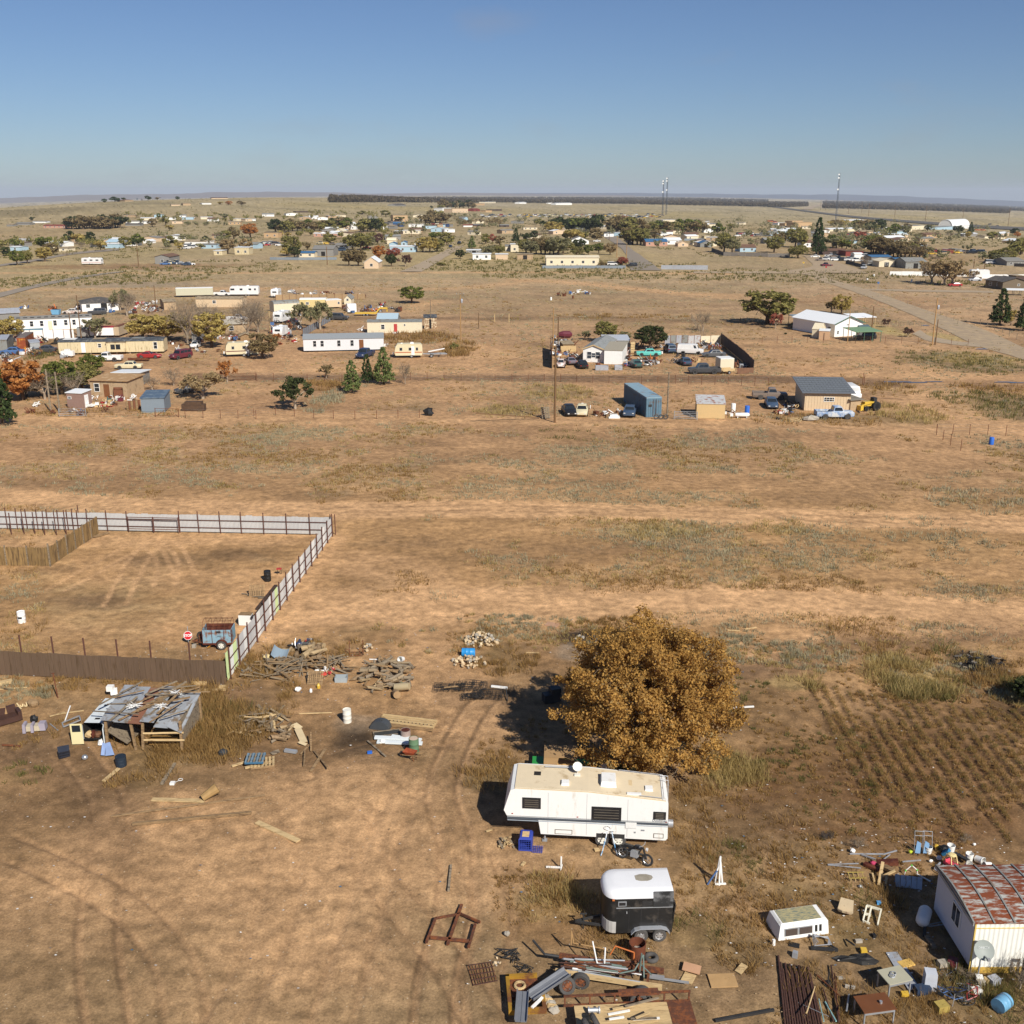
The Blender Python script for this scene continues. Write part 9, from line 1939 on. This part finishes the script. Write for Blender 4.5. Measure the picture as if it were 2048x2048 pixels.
tree_rows('''a 45 612 70 1 far dark dark tree by the pale home|a 110 545 62 1 far green green tree behind the pale home|a 325 556 100 1 far green large round green tree in the scattered homes|a 130 682 122 .8 round green tall green tree near the far lane|a 207 667 105 .75 round olive olive tree beside the tall green tree|a 340 652 112 1 round gold wide gold green tree by the lane|a 400 602 85 1 far brown brownish tree behind the gold green tree|a 530 512 92 .8 far dark dark green tall tree among autumn trees|a 590 520 88 1 far gold golden brown tree beside the dark tall tree|a 685 516 86 .9 far dark dark round tree near the blue roof|a 610 558 75 1.2 bare x wide leafless tree by the brown gable|a 760 572 85 .9 far gold yellow tree before the blue roof|a 950 548 82 1 far olive olive tree right of the blue roof|a 1042 532 88 1 far green bright green round tree near the white sheds|a 1000 540 70 .8 far dark slim dark tree beside the bright green one|a 1130 542 45 1 far greygreen grey bush by the brown roofed house|a 1280 546 88 1 far olive tall olive tree right of the brown roof|a 1355 562 60 1 far gold golden bush by parked white trucks|a 1440 502 38 1.4 far olive wide olive bush on the plain|a 1550 492 34 1.2 far dark small dark bush on the plain|a 500 625 55 .9 bare x bare bush by the lane|a 1150 392 60 1 far brown brown tree past the long white shed|a 1250 382 75 .7 far olive slim olive tree past the white shed|a 1280 417 45 1.2 far gold low gold bush past the white shed|a 1700 492 72 1.1 far olive olive tree of the tall pair|a 1765 484 92 .9 far brown brown tree of the tall pair|a 1720 594 112 1 round tan brown tree between the yellow cottages|a 1890 472 112 1 round orange orange tree at the plain edge|a 1855 566 86 1 far tan pale brown tree above the stepped cottage|a 245 347 34 1 far dark small dark tree at the far lane|a 1200 328 38 .9 far green small green tree on the far plain|a 1322 332 32 1 bare x small bare tree on the far plain|a 1692 330 42 1.3 far greygreen grey tree near the tan house|a 790 209 28 1.3 far cedar round dark tree first along the mesa|a 868 202 36 1.7 far cedar widest dark tree on the mesa|a 932 197 28 1 far cedar dark tree beside the mesa house|a 1036 190 30 .9 far cedar dark upright tree on the mesa|a 1118 191 33 1.3 far cedar big dark tree before the long mesa house|a 1190 188 22 1.5 far brown low brown trees on the mesa|a 1340 187 24 1.2 far cedar small dark tree at the mesa end|a 530 214 13 2 far cedar low dark bush on the mesa slope|a 1663 224 25 1.4 far gold gold tree under the mesa skyline|a 1725 226 28 1.6 far orange orange tree under the mesa skyline|a 1820 227 30 2 far brown brown tree mass under the mesa skyline|b 270 608 152 .8 round olive tall olive tree by the blue roofed cottage|b 290 622 84 1 round dark dark tree against the blue roof|b 230 612 64 1.1 far gold gold bush before the tall olive tree|b 385 566 62 .9 far brown brown tree by the white trucks|b 185 468 48 1 far gold small gold tree by the tan building|b 240 464 34 1.2 far gold gold bush by the tan building|b 410 458 52 .9 far olive olive tree by the pinkish row|b 560 512 62 1.6 far olive wide olive tree behind the barn|b 730 566 120 1 round olive first big olive tree of the town centre|b 790 566 132 1 round olive second big olive tree of the town centre|b 840 562 112 .9 round greygreen third big olive tree of the town centre|b 920 524 80 1 far maroon dark maroon tree behind the orange ones|b 930 642 112 .8 round orange tall orange brown tree by the light blue huts|b 1040 634 88 1.1 round red bright orange red tree by the long mobile home|b 1022 690 100 .75 round dark blue green tree beside the peach house|b 1128 690 108 1 open maroon dark maroon tree beside the peach house|b 702 684 124 .8 round brown first russet tree left of the peach house|b 772 686 134 .8 round brown second russet tree left of the peach house|b 1260 582 112 .9 round gold first gold tree over the mobile home|b 1312 584 122 .9 round gold second gold tree over the mobile home|b 1365 580 100 .9 round olive third gold green tree over the mobile home|b 1345 506 82 .9 far green dark green tree behind the gold trees|b 1440 530 96 1 far olive brown green tree near the street|b 1630 556 92 .85 pine pine dark pine beside the street|b 1540 632 70 .9 round dark round dark bush by the street corner|b 1733 520 74 .9 far olive olive tree near the shelter|b 1785 512 66 .8 far red orange red tree near the shelter|b 1838 532 78 .9 far brown brown tree near the shelter|b 1755 612 82 1.1 round greygreen grey green tree behind the travel trailer|b 1830 600 72 1.1 round olive olive tree behind the peach shed|b 1400 684 34 2.2 shrub olive low olive shrub by the dirt road|b 980 312 44 1.5 far olive wide tree on the plain|b 800 302 32 2 far olive low green trees on the plain|b 1075 352 40 1.7 far green green tree against the square hall|b 1268 422 36 .8 far greygreen grey tree by the small hut|b 1325 254 22 1 far dark small dark tree by the white hall|b 1395 268 44 1 far olive olive tree at the white hall|c 312 442 95 1.3 round gold bright gold tree among the dark ones|c 30 512 104 .8 pine cedar dark conifer behind the cream cottage|c 102 514 84 .8 far dark dark tree beside the conifer|c 165 484 62 .9 far dark small dark tree by the white gable|c 505 564 88 .9 round dark dark round tree before the white gable|c 575 604 80 .9 round green dark green tree of the round pair|c 655 592 82 .9 round green round green tree at the street side|c 740 604 94 .9 round tan brown olive tree at the street side|c 490 612 74 1.2 round olive olive tree over the mobile home roof|c 635 500 95 1 far brown brown tree behind the parked white car|c 685 684 46 1.4 shrub brown brown bush at the mobile home end|c 832 682 66 1.1 round red reddish bush by the dark jeep|c 1075 484 74 1 far brown brown tree among the town roofs|c 1552 452 92 .9 far green green tree by the road bend|c 1600 584 150 .9 round olive tall grey olive tree before the board fence|c 1660 588 118 .9 round greygreen second grey olive tree before the board fence|c 1850 532 62 1 bare x leafless tree by the blue house|c 1650 420 60 .8 far olive slim olive tree by the far road|d 375 604 270 .55 pine cedar very tall dark pine in town|d 205 545 158 .8 round olive tall olive tree left of the very tall pine|d 255 550 130 .7 far olive second olive tree left of the very tall pine|d 225 628 104 1.2 round olive broad olive bush at the lane corner|d 45 586 132 .9 round olive olive tree by the grey fence end|d 100 522 96 1 far brown brown tree behind the grey fence end|d 1203 422 52 1.2 far dark dark tree before the store|d 1435 442 78 1.1 round dark dark round tree before the hangar|d 1528 442 102 .7 pine cedar dark pine beside the hangar|d 1505 472 50 .9 far gold small gold tree below the hangar|d 1370 478 62 1.1 bare x bare tree near the orange house|d 1695 494 82 1 far olive olive tree on the far lot|d 1860 450 60 1.3 far dark dark tree near the small house|d 1880 470 50 1 far orange orange tree near the small house|d 700 500 84 1 far red reddish tree in the town trees|d 735 690 100 1 bare x leafless tree by the cream garage|d 1045 430 74 1 far brown brown tree before the long store|d 1550 780 70 1 open tan tan tree beside the white gooseneck''')
def grove(c,x0,x1,y0,y1,n,hp,kinds,label,group,wide=1.0):
 for i in range(n):
  f=(i+.5)/n;x=x0+(x1-x0)*f+rnd.uniform(-6,6);y=y0+(y1-y0)*f+rnd.uniform(-7,7);kd,cl=rnd.choice(kinds).split(':');tree(kd,None if cl=='x' else cl,c,x,y,hp*rnd.uniform(.8,1.15),label,wide*rnd.uniform(.9,1.15),group)
OL=['far:olive','far:olive','far:green','far:brown','far:greygreen']
for a in (('a',515,915,404,400,24,88,['far:brown','far:dark','far:brown'],'tree of the dense dark grove beside the red roofed building','trees of the dark grove'),('b',130,700,436,408,17,84,['far:green','far:olive','far:dark','far:brown'],'tree in the long row behind the pinkish buildings','tree row behind the pinkish buildings'),('b',770,940,432,420,6,92,['far:dark','far:olive','far:brown'],'tree in the clump beside the tall white house','clump by the tall white house'),('b',1265,1450,368,366,7,86,['far:olive','far:brown'],'tree of the broad clump above the coloured sheds','clump above the coloured sheds'),('b',1400,1650,250,252,8,54,['far:brown','far:dark'],'tree behind the white and tan halls','trees behind the halls'),('c',270,645,425,430,11,108,['far:dark','far:green','far:dark'],'dark tree in the mass behind the gold tree','dark mass behind the gold tree'),('c',400,560,486,486,5,78,['far:gold','far:olive'],'olive gold tree before the dark mass','olive gold trees'),('c',95,400,595,600,9,128,['round:olive','round:greygreen','round:brown'],'olive tree behind the long white mobile home','trees behind the long white home'),('c',740,980,434,440,8,112,['far:brown','far:olive'],'tree in the dark clump across the street','clump across the street'),('c',860,990,524,526,4,120,['round:olive','round:brown'],'olive tree leaning over the brick house','trees over the brick house'),('c',1050,1460,440,430,15,88,['far:olive','far:brown','far:green'],'tree in the wide belt behind the yellow house','belt behind the yellow house'),('c',160,230,378,378,2,46,OL,'tree near the far vehicles','trees near the vehicles'),('d',455,600,388,388,6,50,['far:gold','far:brown'],'tree in the low belt beside the tan hall','low belt by the tan hall'),('d',620,870,424,420,9,84,['far:olive','far:brown','far:dark'],'tree in the clump behind the long shed','clump behind the long shed'),('d',900,1050,440,446,5,76,OL,'tree left of the store front','trees by the store front'),('d',470,600,552,552,5,92,OL,'tree behind the brown roofed barn','trees behind the brown barn'),('d',770,880,590,600,6,142,['round:green','round:olive','round:brown'],'tree in the green mass behind the cream garage','green mass behind the garage'),('d',930,1160,618,622,8,118,['round:olive','bare:x','round:brown'],'tree behind the grey metal barns','trees behind the metal barns'),('d',1690,1800,668,664,5,108,['round:olive','round:greygreen'],'tree beside the grey roofed house','trees by the grey roofed house'),('d',1850,1932,610,600,4,120,['far:olive','far:green'],'tree behind the grey roofed house','trees behind the grey roofed house'),('d',1220,1300,640,640,3,40,['bare:x'],'small bare bush on the far lot','bushes on the far lot')):grove(*a)
def far_wood(c,x0,x1,y0,y1,n,hp,m_):
 P=[];Rr=[]
 for i in range(n):
  p=Q(c,rnd.uniform(x0,x1),rnd.uniform(y0,y1));h=hp*rnd.uniform(.7,1.2)/(FPX/p.y*CROP[c][2])
  for j in range(7):P.append((p.x+rnd.gauss(0,h*.3),p.y+rnd.gauss(0,h*.3),p.z+h*rnd.uniform(.3,.8)));Rr.append(h*.25)
 V,F=lcloud(P,Rr,22,.7,rng,.9,.4);kind(tris('distant_trees',V,F,[LEAF[m_]],None),'stuff')
def lot(c,x0,x1,y0,y1,n,label,group,kinds=('sedan','suv','pickup','van'),paints=('white','white','silver','cream','darkblue','black','red','tan','bronze','yellow')):
 for i in range(n):tcar(rnd.choice(kinds),rnd.choice(paints),c,x0+(x1-x0)*(i+rnd.uniform(.2,.8))/n,rnd.uniform(y0,y1),rnd.uniform(-30,30)+180*(i%2),label,group)
lot('c',40,640,300,322,74,'old vehicle in the packed salvage yard before the orchard','salvage yard vehicles');lot('c',640,1140,296,326,58,'old vehicle in the far half of the salvage yard near the masts','salvage yard by the masts',('van','suv','pickup'));lot('b',1690,1932,302,322,22,'vehicle parked along the near edge of the salvage yard','vehicles at the yard edge');lot('d',390,720,610,655,15,'pickup or car parked before the brown roofed barn','vehicles before the brown barn',('pickup','crew','suv','sedan'),('white','white','bronze','silver','black'));lot('c',1690,1932,448,466,14,'vehicle parked along the road by the grey barn','vehicles along the road');lot('d',0,60,350,362,6,'orange machine parked at the highway yard','orange machines at the highway',('van',),('orange',));lot('d',1560,1640,414,420,5,'orange tractor in a row by the hangar','orange tractors',('pickup',),('orange',));lot('d',1150,1620,580,602,18,'junk vehicle on the far open lot','junk vehicles on the lot');lot('d',540,800,438,470,12,'parked vehicle among the town trees','vehicles among the trees');lot('d',1650,1760,668,674,4,'truck parked in front of the grey roofed house','trucks by the grey roofed house',('crew','van'),('white','black'));lot('a',1230,1440,662,684,8,'truck parked beside the beige gabled house','trucks by the beige house',('pickup','sedan'),('blue','white','cream','darkblue'));lot('b',10,185,515,536,9,'vehicle in the lot beside the tall olive tree','vehicles by the tall olive tree');lot('b',400,860,500,616,9,'vehicle parked between the town centre houses','vehicles of the town centre');lot('a',1390,1470,540,560,4,'white truck by the pale blue mobile home','white trucks',('pickup','van'),('white',));lot('c',1300,1500,352,366,5,'vehicle behind the belt of town trees','vehicles behind the belt');lot('d',60,130,390,404,5,'vehicle parked before the tan hall','vehicles by the tan hall');lot('c',720,810,676,684,3,'car parked at the end of the long white home','cars by the long white home')
for kd,pt,c,x,y,rz,lb in (('suv','black','c',903,692,10,'dark jeep at the corner of the town street'),('classic','white','c',640,504,0,'long white car before the white gable'),('suv','black','b',1533,522,80,'dark car far up the gravel street'),('sedan','navy','b',1468,545,85,'dark blue car on the gravel street'),('sedan','white','d',353,622,0,'white car at the mouth of the lane'),('pickup','maroon','d',440,690,20,'old maroon pickup truck by the road junction'),('suv','silver','d',722,708,60,'silver car by the dark fence'),('sedan','silver','d',1560,800,0,'silver car near the white gooseneck'),('van','grey','d',1672,376,0,'grey truck on the highway'),('sedan','black','d',1730,385,0,'dark car on the highway'),('sedan','red','d',1410,840,0,'small red machine under the big tan trees')):tcar(kd,pt,c,x,y,rz,lb)
carav('a',700,676,9,2.6,3.0,178,'old white bus trailer with an orange band','white',mat('orange_stripe','b0552c'),wins=((-.3,1.2),(0,1.2),(.3,1.2)));carav('d',1590,778,7,2.4,3.2,175,'white gooseneck camper behind the three big trees','white',wins=((.1,.8),))
for x,y,lb in ((435,738,'red stop sign at the road junction'),(265,702,'yellow road sign before the junction'),(828,866,'blue mailbox post by the driveway')):
 t=thing('road_sign',lb,'sign',Q('d',x,y));MB().tube((0,0,0),(0,0,2.2),.05,n=5).obj('post',gmet,t);MB().ext([(.4*cos(R(22.5+45*k)),2.3+.4*sin(R(22.5+45*k))) for k in range(8)],-.06,-.02).obj('panel',red_m if x==435 else PAINT['yellow'] if x==265 else PAINT['blue'],t)
for c,x,y,hp,lb in (('c',1135,303,236,'shorter steel mast with dishes at its top'),('c',1163,300,252,'taller steel mast next to the shorter mast'),('d',511,345,320,'single tall steel mast behind the town')):
 p=Q(c,x,y);h=hp/(FPX/p.y*CROP[c][2]*.97);t=thing('radio_mast',lb,'radio mast',p);q=MB();b=1.3;L3=[Vector((b*cos(a),b*sin(a),0)) for a in (R(90),R(210),R(330))];n=22
 for k in range(3):
  q.tube(L3[k],L3[k]*.55+Vector((0,0,h)),.22,.18,5)
  for i in range(n):z0,z1=h*i/n,h*(i+1)/n;a,e=L3[k]*(1-.45*i/n),L3[(k+1)%3]*(1-.45*(i+1)/n);q.tube(a+Vector((0,0,z0)),e+Vector((0,0,z1)),.1,n=3,cap=False)
 kind(q.obj('lattice',mat('mast_grey','5a6068',var=.1),t),'stuff')
 for f in (.97,.9,.66):MB().lathe([(0,0),(1.1,0),(1.1,.5),(0,.6)],10,(-1.2,-1,h*f),RX).obj('antenna_dish',white,t)
for c,x,y,hp in [('d',395,265,70),('d',433,266,74),('d',605,294,86),('d',705,288,80),('d',758,312,92),('d',955,320,92),('d',1187,348,110),('d',1468,340,80),('d',1810,392,130)]:
 p=Q(c,x,y);h=hp/(FPX/p.y*CROP[c][2]);t=thing('utility_pole','dark utility pole in the line along the far highway','utility pole',p,0,'poles along the highway');MB().tube((0,0,0),(0,0,h),.35,.25,6).obj('pole',pwood,t);MB().box((0,0,h-1),(2.6,.25,.25)).obj('crossarm',pwood,t)
for c,x,y,hp,lb in (('c',790,622,148,'tan utility pole beside the street mouth'),('c',863,645,112,'tan utility pole by the reddish bush'),('c',733,492,52,'pole far up the town street'),('a',1047,694,160,'utility pole on the plain by the beige house'),('b',538,678,130,'pole before the russet trees'),('b',1175,470,100,'pole in the middle of town'),('d',623,600,110,'pole before the brown barn'),('d',1552,700,60,'pole on the far lot'),('d',1628,745,80,'pole behind the white wall')):upole(c,x,y,hp,lb,1.6,False,ptan if 'tan' in lb else pwood,.2)
def orchard(c,pts_near,pts_far,hgt,n,name='orchard'):
 a,b=[Q(c,*p) for p in pts_near],[Q(c,*p) for p in pts_far];V,F,o=[],[],0;P=[]
 def along(L,f):
  f*=len(L)-1;i=min(int(f),len(L)-2);return L[i].lerp(L[i+1],f-i)
 for k in range(n):p=along(a,rng.random()).lerp(along(b,0),0);f=rng.random();p=along(a,f).lerp(along(b,f),rng.random()**2.2);P.append((p.x,p.y,float(terra(p.x,p.y))+hgt*.55))
 V,F=lcloud(P,np.full(n,hgt*.5),16,hgt*.42,rng,.95,.5);kind(tris(name,V,F,[lmat('orchard_leaf',['4a4234','625642','72664e'])],None),'stuff')
orchard('b',[(560,207),(1300,208),(1932,206)],[(560,176),(1300,172),(1932,172)],9,2200);orchard('c',[(0,210),(700,216),(1300,228),(1932,240)],[(0,172),(700,172),(1300,174),(1932,188)],9,4200);orchard('d',[(0,243),(150,242),(298,236)],[(0,212),(150,212),(298,212)],9,1100);orchard('d',[(415,250),(900,262),(1400,276),(1820,290)],[(415,200),(900,206),(1400,222),(1820,240)],9,3600);orchard('d',[(1500,262),(1800,268),(2200,290)],[(1500,230),(1800,236),(2200,250)],9,1500)
far_wood('a',0,500,515,540,14,40,'olive');far_wood('b',1475,1850,368,384,14,58,'brown');far_wood('a',1400,1700,376,386,8,32,'greygreen')
for c,x0,x1,y0,y1,m_ in (('a',900,1930,310,370,9),('a',0,900,510,560,9),('a',1000,1900,480,560,8),('b',0,900,300,340,9),('b',150,1000,400,520,13),('b',1000,1930,310,470,16),('c',0,1000,340,480,14),('c',1000,1930,360,560,16),('d',0,1000,390,520,20),('d',600,1900,420,640,20)):
 for k in range(m_):
  x,y=rnd.uniform(x0,x1),rnd.uniform(y0,y1);s_=k_(c,y,x);w_=rnd.uniform(7,15)*s_
  house('small pale home lost among the roofs and trees of the town',c,(x,y),(x+w_,y+rnd.uniform(-2,2)),rnd.uniform(6,9),2.5,(rnd.choice(['gable_x','gable_x','gable_y','flat']),rnd.uniform(.6,1.3),.3),mc[rnd.choice('wwcctgbp')],mc[rnd.choice('WWsTGN')],[W('f',.3,1.4,1.1,1)])[0]['group']='small homes of the town'
 far_wood(c,x0,x1,y0,y1,m_*2,62 if y1>470 else 44,'olive' if m_%2 else 'greygreen')
hz=bpy.data.materials.new('haze_air');hz.use_nodes=True
hn=hz.node_tree.nodes;hn.remove(hn['Principled BSDF'])
pv=hn.new('ShaderNodeVolumePrincipled');dv(pv,'Color',(.8,.88,1,1));dv(pv,'Density',5.5e-5)
hz.node_tree.links.new(pv.outputs[0],hn['Material Output'].inputs['Volume'])
kind(MB().rb(-32000,32000,-32000,32000,-420,150).obj('haze',hz),'stuff')
